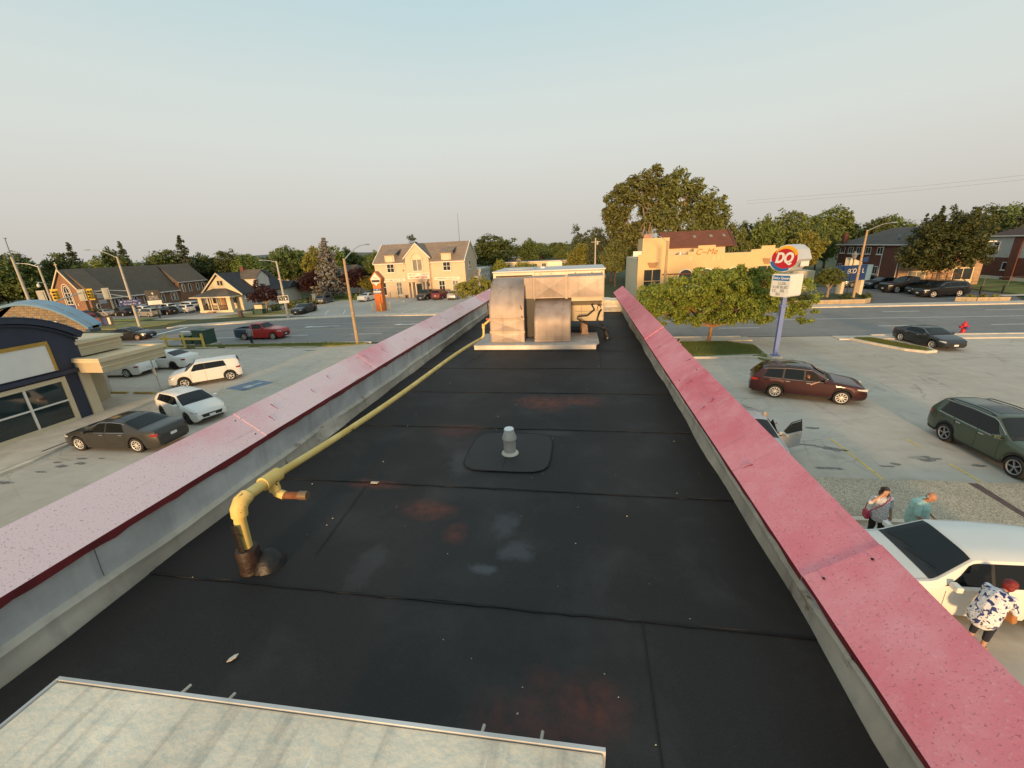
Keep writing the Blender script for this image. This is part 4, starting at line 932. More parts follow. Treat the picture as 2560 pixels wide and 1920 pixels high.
# church lot
for i, (k, c, x, y, h, lb) in enumerate((
  ('sedan', darkred, -83.0, 58.0, -0.35, 'dark red saloon beside the church hedge'),
  ('sedan', champ, -80.9, 59.5, 2.89, 'champagne saloon between the red saloon and a dark crossover'),
  ('suv', dgrey, -79.0, 60.6, 2.89, 'dark grey crossover beside the champagne saloon'),
  ('suv', black, -76.9, 59.4, 2.89, 'black crossover parked tail out below the church windows'),
  ('suv', white, -75.3, 61.2, 2.89, 'white crossover half behind the signal pole in the church lot'),
  ('van', champ, -70.1, 57.9, 2.89, 'champagne minivan parked tail out behind the black church sign'),
  ('suv', black, -68.6, 59.8, 2.89, 'black crossover beside the champagne minivan'),
  ('suv', white, -67.2, 61.7, 2.89, 'white crossover parked tail out beside the dark blue estate'),
  ('wagon', darkblue, -65.3, 63.6, 2.89, 'dark blue estate car beside the yellow porch'),
  ('suv', white, -73.6, 64.2, 2.89, 'white crossover in the second row behind the champagne minivan'),
  ('van', white, -71.2, 66.2, 2.89, 'white minivan in the second row of the church lot'),
  ('suv', champ, -69.4, 68.0, 2.89, 'champagne crossover in the second row of the church lot'),
  ('sedan', grey, -67.6, 69.8, 2.89, 'grey saloon in the second row of the church lot'),
  ('suv', silver, -78.5, 63.6, 2.89, 'silver crossover behind the dark grey crossover'),
  ('sedan', darkblue, -75.6, 66.0, 2.89, 'dark blue saloon behind the white crossover by the signal pole'),
  ('suv', darkred, -65.6, 71.6, 2.89, 'dark red crossover half hidden behind the porch'),
  ('sedan', black, -64.2, 75.5, 2.89, 'black saloon near the church transept'),
  ('hatch', dgrey, -66.6, 77.5, 2.89, 'dark hatchback near the church transept'))):
    make_car(lb, 'car', k, c, (x, y, 0), h, group='cars in the church lot', detail=0, scale=.82, plates=(False, True))
# ---------------------------------------------------------------- buildings
def m_brickf(name, c1, c2, mortar, sc=1.):
    m, nt, p, o = new_mat(name)
    t = node(nt, 'ShaderNodeTexCoord'); s = node(nt, 'ShaderNodeSeparateXYZ', {'Vector': t.outputs['Object']})
    cx = node(nt, 'ShaderNodeCombineXYZ', {'X': mul(nt, s.outputs[0], s.outputs[1], 'ADD'), 'Y': s.outputs[2]})
    b = node(nt, 'ShaderNodeTexBrick', {'Vector': cx.outputs[0], 'Color1': c4(c1), 'Color2': c4(c2), 'Mortar': c4(mortar), 'Scale': 1.0, 'Mortar Size': .008, 'Brick Width': .22*sc, 'Row Height': .075*sc, 'Bias': 0.})
    c = mix(nt, mul(nt, ramp(nt, noise(nt, t.outputs['Object'], .9, 5), .4, .7), .35), b.outputs[0], [x*.6 for x in c1])
    nt.links.new(c, p.inputs['Base Color']); p.inputs['Roughness'].default_value = .9
    set_bump(nt, p, b.outputs['Fac'], -.3, .01); return m
def m_shinglef(name, c1, c2, w=.33, h=.14):
    m, nt, p, o = new_mat(name)
    t = node(nt, 'ShaderNodeTexCoord'); s = node(nt, 'ShaderNodeSeparateXYZ', {'Vector': t.outputs['Object']})
    cx = node(nt, 'ShaderNodeCombineXYZ', {'X': mul(nt, s.outputs[0], s.outputs[1], 'ADD'), 'Y': mul(nt, s.outputs[2], 1.0)})
    b = node(nt, 'ShaderNodeTexBrick', {'Vector': cx.outputs[0], 'Color1': c4(c1), 'Color2': c4(c2), 'Mortar': c4([x*.5 for x in c1]), 'Scale': 1.0, 'Mortar Size': .012, 'Brick Width': w, 'Row Height': h})
    c = mix(nt, mul(nt, ramp(nt, noise(nt, t.outputs['Object'], .7, 6), .35, .7), .45), b.outputs[0], [x*.65 for x in c1])
    nt.links.new(c, p.inputs['Base Color']); p.inputs['Roughness'].default_value = .95
    set_bump(nt, p, b.outputs['Fac'], -.4, .02); return m
m_brickC = m_brickf('church_brick', (.24, .115, .062), (.29, .145, .08), (.25, .19, .14)); m_brickR = m_brickf('red_brick', (.155, .045, .028), (.20, .062, .038), (.17, .11, .09))
m_stone = m_brickf('tan_stone', (.34, .20, .11), (.46, .31, .19), (.36, .28, .2), 2.6)
m_shC = m_shinglef('brown_shingle', (.145, .115, .085), (.175, .14, .105)); m_shH = m_shinglef('dark_shingle', (.055, .056, .062), (.075, .076, .082)); m_shD = m_shinglef('tan_shingle', (.26, .20, .155), (.34, .27, .21))
m_shR = m_shinglef('grey_brown_shingle', (.11, .095, .078), (.14, .12, .10)); m_shT = m_shinglef('weathered_shake', (.20, .155, .10), (.34, .265, .17), .16, .16)
m_tile = m_shinglef('red_roof_tile', (.17, .060, .035), (.21, .075, .045), .3, .22)
m_white = mat('white_trim', (.72, .69, .62), .6, 0, .06, 2); m_cream = mat('cream_render', (.66, .50, .345), .9, 0, .05, 1.5, .15, 50); m_cream2 = mat('pale_cream_wall', (.66, .56, .385), .9, 0, .06, 1.5)
m_yellowr = mat('yellow_render', (.64, .46, .235), .9, 0, .05, 1.0, .15, 40); m_wsid = mat('white_siding', (.60, .575, .52), .8, 0, .06, 2); m_bglass = mat('window_glass', (.03, .035, .04), .08, 0, .2, .7, spec=.7); m_bglass2 = mat('window_glass_blind', (.22, .21, .17), .25, 0, .25, .9)
m_dkdoor = mat('dark_door', (.045, .035, .03), .4, 0, .2, 4); m_stc = mat('pale_grey_stucco', (.52, .49, .45), .9, 0, .08, 3, .3, 30)
m_plastic = mat('grey_metal', (.20, .21, .21), .5, .2, .1, 5); m_bluep = mat('blue_door_paint', (.035, .06, .20), .5)
def B(*a): return MB().box(*a)
# --- cream two-storey building with dormers
dn = thing('dental_building', 'cream two storey building with tan shingle roof and central gable', 'building', (-29.8, 80.5, 0))
DX0, DX1, DY0, DY1, DE, DR = -38.6, -20.95, 76.1, 85.2, 6.55, 9.72
ym = (DY0+DY1)/2
B(DX0, DY0, 0, DX1, DY1, DE).build('wall', m_cream, dn)
MB().prism([(DY0, DE+.002), (DY1, DE+.002), (ym, DR-.12)], DX0+.01, DX1-.01, 'X').build('gable_wall', m_cream, dn)
rfd = MB(); sl_ = (DR-DE)/(ym-DY0)
rfd.prism([(DY0-.3, DE-.3*sl_+.12), (ym, DR+.02), (DY1+.3, DE-.3*sl_+.12), (DY1+.3, DE-.3*sl_), (ym, DR-.1), (DY0-.3, DE-.3*sl_)], DX0-.02, DX1+.02, 'X'); rfd = rfd.build('roof', m_shD, dn)
for x in (DX0-.16, DX1+.03):
    MB().prism([(DY0-.35, DE-.35*sl_+.2), (ym, DR+.16), (DY1+.35, DE-.35*sl_+.2), (DY1+.35, DE-.35*sl_-.12), (ym, DR-.16), (DY0-.35, DE-.35*sl_-.12)], x, x+.13, 'X').build('bargeboard', m_white, rfd)
FD = wall_frame((DX0, DY0, 0), (1, 0), (0, -1)); X = lambda x: x-DX0
B(DX0-.05, DY0-.42, DE-.42, -32.6, DY0-.30, DE-.28).build('gutter', m_white, rfd); B(-27.3, DY0-.42, DE-.42, DX1+.05, DY0-.30, DE-.28).build('gutter', m_white, rfd)
B(DX0-.02, DY0-.07, 3.55, DX1+.02, DY0-.003, 3.75).build('band_course', m_cream, dn)
# central gable
cg = MB(); cg.prism([(-32.25, 0.01), (-27.65, 0.01), (-27.65, 7.2), (-29.95, 9.5), (-32.25, 7.2)], DY0-.32, DY0+.1, 'Y'); cg = cg.build('gable_front', m_cream, dn)
MB().prism([(-32.55, 7.08), (-29.95, 9.68), (-27.35, 7.08), (-27.35, 6.94), (-29.95, 9.52), (-32.55, 6.94)], DY0-.42, ym+.1, 'Y').build('gable_roof', m_shD, dn)
b = MB(); b.prism([(-32.6, 7.1), (-29.95, 9.75), (-27.3, 7.1), (-27.3, 6.88), (-29.95, 9.5), (-32.6, 6.88)], DY0-.50, DY0-.425, 'Y'); b.build('bargeboard', m_white, rfd)
FG = wall_frame((DX0, DY0-.32, 0), (1, 0), (0, -1))
cw = arch_window(dn, FG, X(-30.95), X(-28.85), 4.6, 7.85, m_cream2, m_bglass2, 1.0, False, .2, .1, False)
b = MB(FG); b.box(X(-30.75), 6.75, .022, X(-29.05), 7.0, .1); b.prism(arch_poly(X(-30.72), X(-29.08), 6.99, 7.66, .66, pointed=False), .022, .07); b.build('arch_panel', m_cream2, cw)
b = MB(FG); b.box(X(-29.96), 4.8, .02, X(-29.84), 6.75, .1); b.box(X(-30.75), 4.72, .02, X(-29.05), 4.82, .09); b.build('mullion', m_white, cw)
b = MB(FG); b.ring(arch_poly(X(-31.15), X(-28.65), 6.8, 8.05, 1.2, pointed=False), arch_poly(X(-31.02), X(-28.78), 6.8, 7.92, 1.08, pointed=False), -.01, .13); b.build('arch_moulding', m_cream, cg)
# dormers
for x in (-35.35, -24.35):
    d = MB(); d.box(x-.95, DY0-.12, 6.2, x+.95, DY0+2.2, 7.85); d = d.build('dormer', m_cream, dn)
    b = MB(); b.prism([(DY0-.45, 7.86), (DY0+2.6, 8.85), (DY0+2.6, 8.72), (DY0-.45, 7.74)], x-1.25, x+1.25, 'X'); b.build('dormer_roof', m_shD, d)
    FDm = wall_frame((x, DY0-.12, 0), (1, 0), (0, -1))
    window(dn, FDm, -.75, .75, 4.62, 6.25, m_white, m_bglass, 2, 2, .1)
    B(x-.62, DY0-.2, 6.27, x+.62, DY0-.121, 7.62).build('dormer_panel', m_cream2, d)
for x in (-37.3, -34.1, -25.6, -23.0): window(dn, FD, X(x-.62), X(x+.62), .45, 2.9, m_white, m_bglass2 if x == -34.1 or x == -23.0 else m_bglass, 2, 2, .1, rowsplit=.62)
# side wall windows
FS = wall_frame((DX1, DY0, 0), (0, 1), (1, 0))
for a0, b0, b1 in ((2.6, 4.6, 6.2), (2.4, .6, 2.8)): window(dn, FS, a0, a0+1.3, b0, b1, m_white, m_bglass, 2, 2, .09)
B(DX1+.004, DY0, 3.55, DX1+.06, DY1, 3.72).build('band_course', m_cream, dn)
MB().prism([(DX1+.0, 2.9), (DX1+.9, 2.75), (DX1+.9, 2.86), (DX1+.0, 3.1)], 82.0, 84.4, 'Y').build('side_porch_roof', m_cream, dn)
an = B(DX1-6, DY1+.01, 0, DX1+.6, DY1+9.5, 3.7).build('annex_wall', m_stc, dn)
B(DX1-6, DY1+.2, 3.71, DX1+.7, DY1+9.6, 4.3).build('annex_parapet', m_stc, dn)
FA = wall_frame((DX1+.6, DY1, 0), (0, 1), (1, 0))
for a in (1.0, 3.6, 6.6): window(dn, FA, a, a+1.1, .5, 3.0, m_white, m_bglass, 2, 2, .09)
# porch
b = MB(); b.box(-31.95, DY0-1.5, 2.86, -27.95, DY0-.325, 3.12); b.box(-32.05, DY0-1.6, 3.122, -27.85, DY0-.33, 3.26); po = b.build('porch_roof', m_cream, dn)
for x in (-31.7, -31.0, -28.9, -28.3): B(x-.16, DY0-1.42, 0, x+.16, DY0-1.1, 2.858).build('porch_column', m_cream, po)
FP = wall_frame((DX0, DY0-.325, 0), (1, 0), (0, -1))
dd = MB(FP).box(X(-30.5), .02, -.01, X(-29.0), 2.5, .05).build('door', m_dkdoor, dn)
for i in (0, 1): MB(FP).box(X(-30.42+.72*i), .2, .052, X(-29.8+.72*i), 2.3, .07).build('door_pane', m_bglass, dd)
MB(FP).box(X(-30.7), .02, -.005, X(-30.52), 2.7, .09).box(X(-28.98), .02, -.005, X(-28.8), 2.7, .09).box(X(-30.7), 2.52, -.005, X(-28.8), 2.7, .088).build('door_frame', m_white, dd)
for x in (-32.4, -27.55): MB().tube([(x, DY0-.38, DE-.45), (x, DY0-.12, DE-.9), (x, DY0-.09, .1)], .06, 6).build('downpipe', m_cream2, dn)
MB().obox((-32.9, DY0-.1, 4.95), (.22, .2, .35)).build('wall_lamp', m_stone, dn)
for x in (-31.9, -28.0): MB().lathe([(.05, 0), (.12, .1), (.1, .45), (.03, .55)], (x, DY0-.42, 2.0), 8).build('wall_lamp', m_dkdoor, dn)
# signs on its front
m_signred = mat('sign_red', (.55, .03, .03), .6); m_signbk = mat('sign_black', (.04, .04, .045), .6); m_signw = mat('sign_white', (.75, .70, .58), .6, 0, .04, 2)
def board(name, label, F, a0, b0, a1, b1, lines, c=.1, m=None):
    r = thing(name, label, 'sign', tuple((F @ Vector(((a0+a1)/2, b0, c)))))
    f = MB(F).box(a0, b0, .001, a1, b1, c).build('board', m or m_signw, r)
    for s, sz, mm, a, bb, kw in lines: text('lettering', s, sz, mm, r, F, a, bb, c+.004, .006, **kw)
    return r
def scribble(parent, F, a0, a1, b, h, m, c, seed=1, word=.5):
    # lettering too worn or far away to read: a row of small uneven strokes
    rg = random.Random(seed); q = MB(F); a = a0
    while a < a1-h*.4:
        w = h*rg.uniform(.45, .7); t = h*.16
        q.box(a, b-h/2, c, a+t, b+h/2, c+.008); q.box(a+t, b-h/2, c, a+w, b-h/2+t, c+.008)
        if rg.random() > .4: q.box(a+t, b+h/2-t, c, a+w, b+h/2, c+.008)
        if rg.random() > .5: q.box(a+w-t, b-h/2+t, c, a+w, b+h/2-t, c+.008)
        a += w+h*.22+(h*.7 if rg.random() < .17*word*2 else 0)
    return q.build('lettering', m, parent)
s1 = board('sign_board', 'white sign with red lettering over the cream building entrance', FG, X(-32.05), 3.32, X(-27.75), 4.42, [('FALLS FAMILY DENTAL', .40, m_signred, X(-29.9), 3.62, dict(bold=.012, sx=.86))])
for k, (a0, a1, bb) in enumerate(((-31.8, -30.2, 4.22), (-31.8, -30.6, 4.03), (-29.4, -27.9, 4.25), (-29.4, -27.9, 4.06))): scribble(s1, FG, X(a0), X(a1), bb, .11, m_signbk, .104, k)
scribble(s1, FG, X(-31), X(-28.8), 3.38, .07, m_signbk, .104, 9)
s2 = board('sign_board', 'long white sign left of the cream building entrance', FD, X(-37.6), 3.0, X(-32.7), 3.5, []); scribble(s2, FD, X(-37.2), X(-33.1), 3.25, .2, m_signbk, .104, 5)
s3 = board('sign_board', 'long white sign right of the cream building entrance', FD, X(-26.95), 3.0, X(-22.1), 3.5, []); scribble(s3, FD, X(-26.6), X(-22.5), 3.25, .17, m_signbk, .104, 6)
for x, lb in ((-35.0, 'yellow bollard left of the cream building door windows'), (-33.3, 'yellow bollard between two ground floor windows')): tag(MB().lathe([(.09, 0), (.09, 1.0), (.06, 1.08), (.0001, 1.1)], (x-1.2, 75.3, 0), 10).build('bollard', m_yline, smooth=40), lb, 'bollard')
pt = thing('potted_plant', 'dark potted shrub beside the cream building porch', 'plant', (-32.4, 74.9, 0)); MB().lathe([(.18, 0), (.26, .5), (.22, .5)], (-32.4, 74.9, 0), 12).build('pot', m_dkdoor, pt)
# --- yellow cafe with stepped parapet and red tile roof
cf = thing('cafe_building', 'yellow rendered cafe with stepped parapet and red tile roof', 'building', (17, 66, 0))
CY = 62.0
P = [(7.85, 0), (27.6, 0), (27.6, 6.5), (26.1, 6.5), (25.6, 6.52), (25.25, 6.55), (25.25, 6.94), (23.6, 6.94), (23.6, 6.55), (22.4, 6.5), (22.35, 6.18), (18.9, 6.2), (18.9, 6.5), (18.25, 6.5), (18.25, 6.9), (17.85, 6.9), (17.85, 7.3), (15.65, 7.3), (15.65, 6.9), (15.1, 6.9), (15.1, 6.55), (14.4, 6.55), (14.4, 6.18), (11.85, 6.2), (11.85, 8.52), (8.35, 8.55), (8.35, 6.45), (7.85, 6.42)]
MB().prism(P, CY, CY+.35, 'Y').build('front_wall', m_yellowr, cf)
B(7.87, CY+.352, 0, 27.55, CY+16, 5.75).build('wall', m_cream2, cf)
B(8.37, CY+.352, 5.75, 11.8, CY+5, 8.5).build('tower', m_yellowr, cf)
B(8.75, CY+2, 8.5, 9.9, CY+3, 9.1).build('chimney', mat('pink_brick', (.38, .22, .18), .9), cf)
u = MB(); u.box(11.9, CY+5, 5.75, 20.6, CY+12, 7.1); u.build('upper_wall', m_cream, cf)
b = MB(); b.prism([(CY+4.4, 7.12), (CY+8.5, 9.35), (CY+12.6, 7.12), (CY+12.6, 7.0), (CY+4.4, 7.0)], 11.9, 21.6, 'X'); rt = b.build('roof', m_tile, cf)
b = MB(); b.prism([(CY+4.3, 7.05), (CY+8.5, 9.45), (CY+12.7, 7.05), (CY+12.7, 6.95), (CY+4.3, 6.9)], 21.62, 22.0, 'X'); b.build('roof_verge', mat('dark_tile', (.10, .04, .028), .8), rt)
for x in (16.9, 19.2, 21.0): MB().obox((x-.2, CY+6.9, 8.52), (.42, .62, .06), rx=.50).build('skylight', m_bglass2, rt)
FC = wall_frame((7.85, CY, 0), (1, 0), (0, -1)); Xc = lambda x: x-7.85
for x in (9.85, 24.6):
    MB(FC).prism([(Xc(x-.42), 4.62), (Xc(x+.42), 4.62), (Xc(x+.75), 5.32), (Xc(x+.42), 5.36), (Xc(x), 5.3), (Xc(x-.42), 5.36), (Xc(x-.75), 5.32)], .002, .10).build('wall_medallion', mat('terracotta', (.36, .20, .09), .8), cf)
for x in (9.85, 14.3, 17.0, 20.4, 24.6):
    if x in (9.85, 24.6): window(cf, FC, Xc(x-1.2), Xc(x+1.2), 1.2, 4.45, m_yellowr, m_bglass, 2, 2, .1)
    else: arch_window(cf, FC, Xc(x-1.0), Xc(x+1.0), 1.2, 4.3, m_white, m_bglass, 1.0, False, .09)
MB(FC).box(Xc(11.2), 3.6, .001, Xc(22.6), 3.75, .12).build('awning_rail', m_rust, cf)
text('lettering', 'C~Me', 1.1, mat('rust_lettering', (.34, .15, .05), .7), cf, FC, Xc(16.7), 6.45, .02, .03, shear=.3)
for x, w in ((14.6, .35), (17.6, .25), (18.3, .18), (18.8, .2)): MB(FC).prism([(Xc(x), 5.35), (Xc(x+w), 5.45), (Xc(x+w*.8), 5.95), (Xc(x+.1), 5.9)], .001, .004).build('paint_ghost', mat('pale_paint_ghost', (.68, .55, .33), .9), cf)
MB().lathe([(.35, 0), (.42, .25), (.42, .45), (.3, .55), (.3, .7)], (14.0, CY+3, 5.75), 14).build('roof_vent', m_zinc, cf, smooth=40)
b = MB(); b.box(7.2, CY+.1, 6.2, 8.3, CY+2.4, 6.25); b.box(7.15, CY+.05, 6.26, 8.3, CY+.12, 6.9); b.build('corner_balcony', m_white, cf)
ct = B(24.0, CY+7, 0, 29.2, CY+12, 2.75).build('shed_wall', m_cream2, cf); B(23.8, CY+6.9, 2.76, 29.4, CY+12.1, 2.95).build('shed_roof', m_white, cf)
B(28.3, 70, 0, 34.5, 76, 2.9).build('rear_wall', m_cream2, cf)
# --- brick house with stone front
bh = thing('brick_house', 'red brick two storey house with tan stone front and shingle roof', 'house', (52, 80, 0))
HX0, HX1, HY0, HY1 = 46.8, 57.4, 72.0, 88.2
B(HX0, HY0+.2, 0, HX1, HY1, 5.95).build('wall', m_brickR, bh)
B(HX0+.02, HY0, 0, HX1-.02, HY0+.198, 3.6).build('front_wall', m_stone, bh); B(HX0+.02, HY0+.05, 3.602, HX1-.02, HY0+.198, 5.94).build('front_wall', m_brickR, bh)
def hip(name, x0, y0, x1, y1, ze, zr, m, par, inset, axis='Y'):
    o = .45; b = MB(); xm, ymid = (x0+x1)/2, (y0+y1)/2
    if axis == 'Y': A, Bq = (xm, y0+inset, zr), (xm, y1-inset, zr)
    else: A, Bq = (x0+inset, ymid, zr), (x1-inset, ymid, zr)
    e = [(x0-o, y0-o, ze), (x1+o, y0-o, ze), (x1+o, y1+o, ze), (x0-o, y1+o, ze)]
    b.add(e+[A, Bq], [(0, 1, 4), (1, 2, 5, 4), (2, 3, 5), (3, 0, 4, 5), (3, 2, 1, 0)] if axis == 'Y' else [(0, 1, 5, 4), (1, 2, 5), (2, 3, 4, 5), (3, 0, 4), (3, 2, 1, 0)])
    r = b.build(name, m, par)
    f = MB(); f.ring([(x0-o-.03, y0-o-.03), (x1+o+.03, y0-o-.03), (x1+o+.03, y1+o+.03), (x0-o-.03, y1+o+.03)], [(x0-o+.05, y0-o+.05), (x1+o-.05, y0-o+.05), (x1+o-.05, y1+o-.05), (x0-o+.05, y1+o-.05)], ze-.16, ze-.004)
    f.build('fascia', m_white, r); return r
rb = hip('roof', HX0, HY0, HX1, HY1, 6.1, 8.5, m_shR, bh, 4.5)
B(HX0-.35, HY1-1.6, 5.5, HX0+.25, HY1-.9, 7.9).build('chimney', m_brickR, rb)
FB = wall_frame((HX0, HY1, 0), (0, -1), (-1, 0))
for y in (87.0, 84.6, 82.3, 79.9, 77.0): window(bh, FB, HY1-y-.7, HY1-y+.7, 4.55, 5.65, m_white, m_bglass, 2, 1, .09)
for y in (87.0, 81.8, 79.6, 77.3): window(bh, FB, HY1-y-.65, HY1-y+.65, 1.5, 2.75, m_white, m_bglass, 2, 1, .09)
for y in (76.2, 72.4): MB(FB).tube([(HY1-y, 5.9, .1), (HY1-y, .1, .1)], .06, 6).build('downpipe', m_white, bh)
MB().tube([(46.5, 73.2, 6.3), (46.5, 73.2, 7.1)], .025, 5).lathe([(.02, 0), (.38, .1), (.42, .12)], (46.5, 73.2, 7.1), 10, 'X').build('satellite_dish', m_plastic, rb)
FF = wall_frame((HX0, HY0, 0), (1, 0), (0, -1))
window(bh, FF, 7.0, 9.6, .7, 2.5, m_cream2, m_bglass, 2, 1, .12); window(bh, FF, 1.2, 3.6, .6, 2.2, m_cream2, m_bglass2, 2, 1, .12)
FF2 = wall_frame((HX0, HY0+.05, 0), (1, 0), (0, -1)); window(bh, FF2, 7.3, 9.4, 4.3, 5.6, m_white, m_bglass2, 2, 1, .1); window(bh, FF2, 1.6, 3.6, 4.3, 5.6, m_white, m_bglass2, 2, 1, .1)
db = MB(FF).box(8.6, .02, .001, 9.6, .55, .06).build('basement_window', m_white, bh)
# entrance landing and stair rail
m_brwood = mat('brown_rail', (.11, .055, .035), .7)
st = MB()
for i in range(5): st.box(52.4+.3*i, 69.6, 0, 52.7+.3*i, 71.0, 1.0-.2*i)
st.box(49.6, 69.6, 0, 52.398, 71.98, 1.0); stp = st.build('porch_steps', m_stone, bh)
b = MB()
for x in (49.7, 50.6, 51.5, 52.4): b.box(x-.05, 69.6, 1.002, x+.05, 69.7, 2.0)
for z in (1.3, 1.95): b.box(49.6, 69.62, z, 52.5, 69.68, z+.09)
b.tube([(52.45, 69.65, 2.0), (54.1, 69.65, .75)], .06, 6); b.tube([(54.05, 69.65, .02), (54.05, 69.65, .85)], .05, 6); b.build('stair_rail', m_brwood, stp)
# --- second house at the right edge, brick below and grey stucco above
h2 = thing('stucco_house', 'two storey house with brick base and grey stucco upper floor', 'house', (70, 75, 0))
B(64.6, 62, .55, 76, 81.2, 3.35).build('lower_wall', m_brickR, h2); B(64.55, 61.95, 0, 76.05, 81.25, .548).build('foundation', m_white, h2); B(64.55, 61.95, 3.352, 76.05, 81.25, 6.45).build('upper_wall', m_stc, h2)
r2 = hip('roof', 64.6, 62, 76, 81.2, 6.6, 9.2, m_shinglef('brown_roof_shingle', (.085, .05, .042), (.11, .066, .055)), h2, 5.0)
B(64.40, 75.6, .02, 64.54, 76.9, 6.4).build('pilaster', m_brickR, h2)
F2 = wall_frame((64.55, 81.2, 0), (0, -1), (-1, 0)); F2b = wall_frame((64.6, 81.2, 0), (0, -1), (-1, 0))
window(h2, F2, 1.0, 2.1, 4.5, 5.7, m_white, m_bglass, 2, 2, .1); window(h2, F2, 8.0, 10.0, 4.5, 6.0, m_white, m_bglass, 2, 2, .1); window(h2, F2, 14.0, 16.0, 4.5, 6.0, m_white, m_bglass, 2, 2, .1)
window(h2, F2b, 3.4, 5.0, 1.5, 2.7, m_white, m_bglass, 1, 1, .1); window(h2, F2b, 8.2, 9.6, 1.4, 2.8, m_white, m_bglass, 1, 1, .1); window(h2, F2, 3.6, 4.6, .1, .5, m_white, m_bglass, 2, 1, .05, False)
B(67.4, 72.2, 7.2, 68.3, 73, 8.9).build('chimney', m_stone, r2)
for y in (70.0, 67.4): B(66.5, y, 7.66, 67.2, y+.5, 7.85).build('roof_vent', m_white, r2)
# --- church
ch = thing('church', 'brown brick church with steep shingle roof and pointed white windows', 'church', (-91.7, 75, 0))
RX, RZc = -91.7, 7.95
B(-95.3, 66.2, 0, -88.1, 87.6, 2.78).build('nave_wall', m_brickC, ch)
MB().prism([(-94.9, 0), (-88.5, 0), (-88.5, 4.2), (-91.7, 7.75), (-94.9, 4.2)], 62.5, 66.2, 'Y').build('gable_front', m_brickC, ch)
B(-88.49, 63.0, 0, -88.02, 66.1, 4.15).build('vestibule_wall', m_brickC, ch)
sl2 = (RZc-2.8)/(RX+88)*-1
b = MB(); b.prism([(-95.7, 2.4), (RX, RZc), (-87.7, 2.4), (-87.8, 2.3), (RX, RZc-.2), (-95.6, 2.3)], 66.2, 88.2, 'Y'); rc = b.build('roof', m_shC, ch)
k4 = 2.4+(RZc-2.4)*(.5/4.0); b = MB(); b.prism([(-95.2, k4+.6), (RX, RZc), (-88.2, k4+.6), (-88.3, k4+.5), (RX, RZc-.2), (-95.1, k4+.5)], 62.2, 66.198, 'Y'); b.build('front_roof', m_shC, rc)
MB().prism([(-88.05, 3.72), (RX, RZc+.01), (-87.5, 4.05), (-87.5, 3.95)], 62.9, 66.2, 'Y').build('vestibule_roof', m_shC, rc)
b = MB(); b.prism([(-95.2, 3.7), (RX, RZc+.1), (-88.2, 3.7), (-88.45, 3.7), (RX, RZc-.22), (-94.95, 3.7)], 62.08, 62.19, 'Y'); b.build('bargeboard', m_cream2, rc)
B(-87.74, 66.0, 2.28, -87.62, 80.8, 2.48).build('gutter', m_white, rc)
B(-88.6, 80.7, 0, -87.7, 87.6, 4.1).build('transept_wall', m_brickC, ch)
b = MB(); b.prism([(-87.3, 4.05), (RX, RZc-.02), (-91.0, RZc-.6), (-88.6, 4.0)], 80.4, 88.0, 'Y'); b.build('transept_roof', m_shC, rc)
B(-87.42, 80.4, 3.98, -87.28, 88.0, 4.12).build('gutter', m_white, rc); B(-88.0, 62.9, 3.92, -87.46, 66.2, 4.03).build('gutter', m_white, rc)
FW = wall_frame((-88.1, 66.0, 0), (0, 1), (1, 0))
for a in (1.0, 3.8, 6.6, 9.5, 12.5):
    for k in (0, .85): arch_window(ch, FW, a+k, a+k+.72, .45, 2.25, m_white, m_bglass, .6)
FT = wall_frame((-87.7, 80.7, 0), (0, 1), (1, 0))
for a in (.6, 2.2, 4.2, 5.7): arch_window(ch, FT, a, a+.7, 1.9, 3.7, m_white, m_bglass, .6)
FV = wall_frame((-88.02, 63.0, 0), (0, 1), (1, 0)); arch_window(ch, FV, .7, 1.3, .6, 1.7, m_white, m_bglass, .4)
for b0 in (1.55, 2.55): MB(FV).box(1.3, b0, .001, 2.6, b0+.75, .06).build('notice_board', mat('grey_notice', (.45, .43, .42), .7), ch)
B(-88.3, 66.2, 0, -87.9, 66.5, 3.2).build('buttress', m_cream2, ch)
FGc = wall_frame((-94.9, 62.5, 0), (1, 0), (0, -1))
P = arch_poly(2.2, 4.3, 0, 5.5, 1.6); MB(FGc).ring(P, shrink(P, .14), -.01, .16).build('portal_arch', m_cream2, ch)
MB(FGc).prism(shrink(P, .15), .002, .03).build('portal_recess', m_brickC, ch)
pw = arch_window(ch, wall_frame((-94.9, 62.47, 0), (1, 0), (0, -1)), 2.55, 3.95, 1.75, 5.1, m_white, m_bglass, 1.2, True, .1, .1, False)
b = MB(wall_frame((-94.9, 62.47, 0), (1, 0), (0, -1))); b.box(3.22, 1.85, .02, 3.30, 4.8, .1)
for z in (2.4, 3.1, 3.8): b.box(2.65, z, .02, 3.85, z+.07, .09)
b.build('mullion', m_white, pw)
MB(wall_frame((-94.9, 62.47, 0), (1, 0), (0, -1))).box(2.6, .02, -.01, 3.9, 1.74, .06).build('door', m_bluep, ch)
for a in (1.6, 4.85): MB(FGc).box(a-.08, 1.5, .001, a+.08, 1.95, .12).build('wall_lamp', m_cream2, ch)
b = MB(); b.box(RX-.05, 62.2, 7.9, RX+.05, 62.3, 9.2).box(RX-.32, 62.2, 8.72, RX+.32, 62.3, 8.82); b.build('cross', m_cream2, rc)
hs = thing('parish_hall', 'low brick hall with brown roof behind the conifers', 'building', (-108, 66, 0))
B(-114, 70, 0, -99.5, 80, 2.7).build('wall', m_brickC, hs); MB().prism([(69.5, 2.7), (75, 5.6), (80.5, 2.7)], -114.4, -99.2, 'X').build('roof', m_shC, hs)
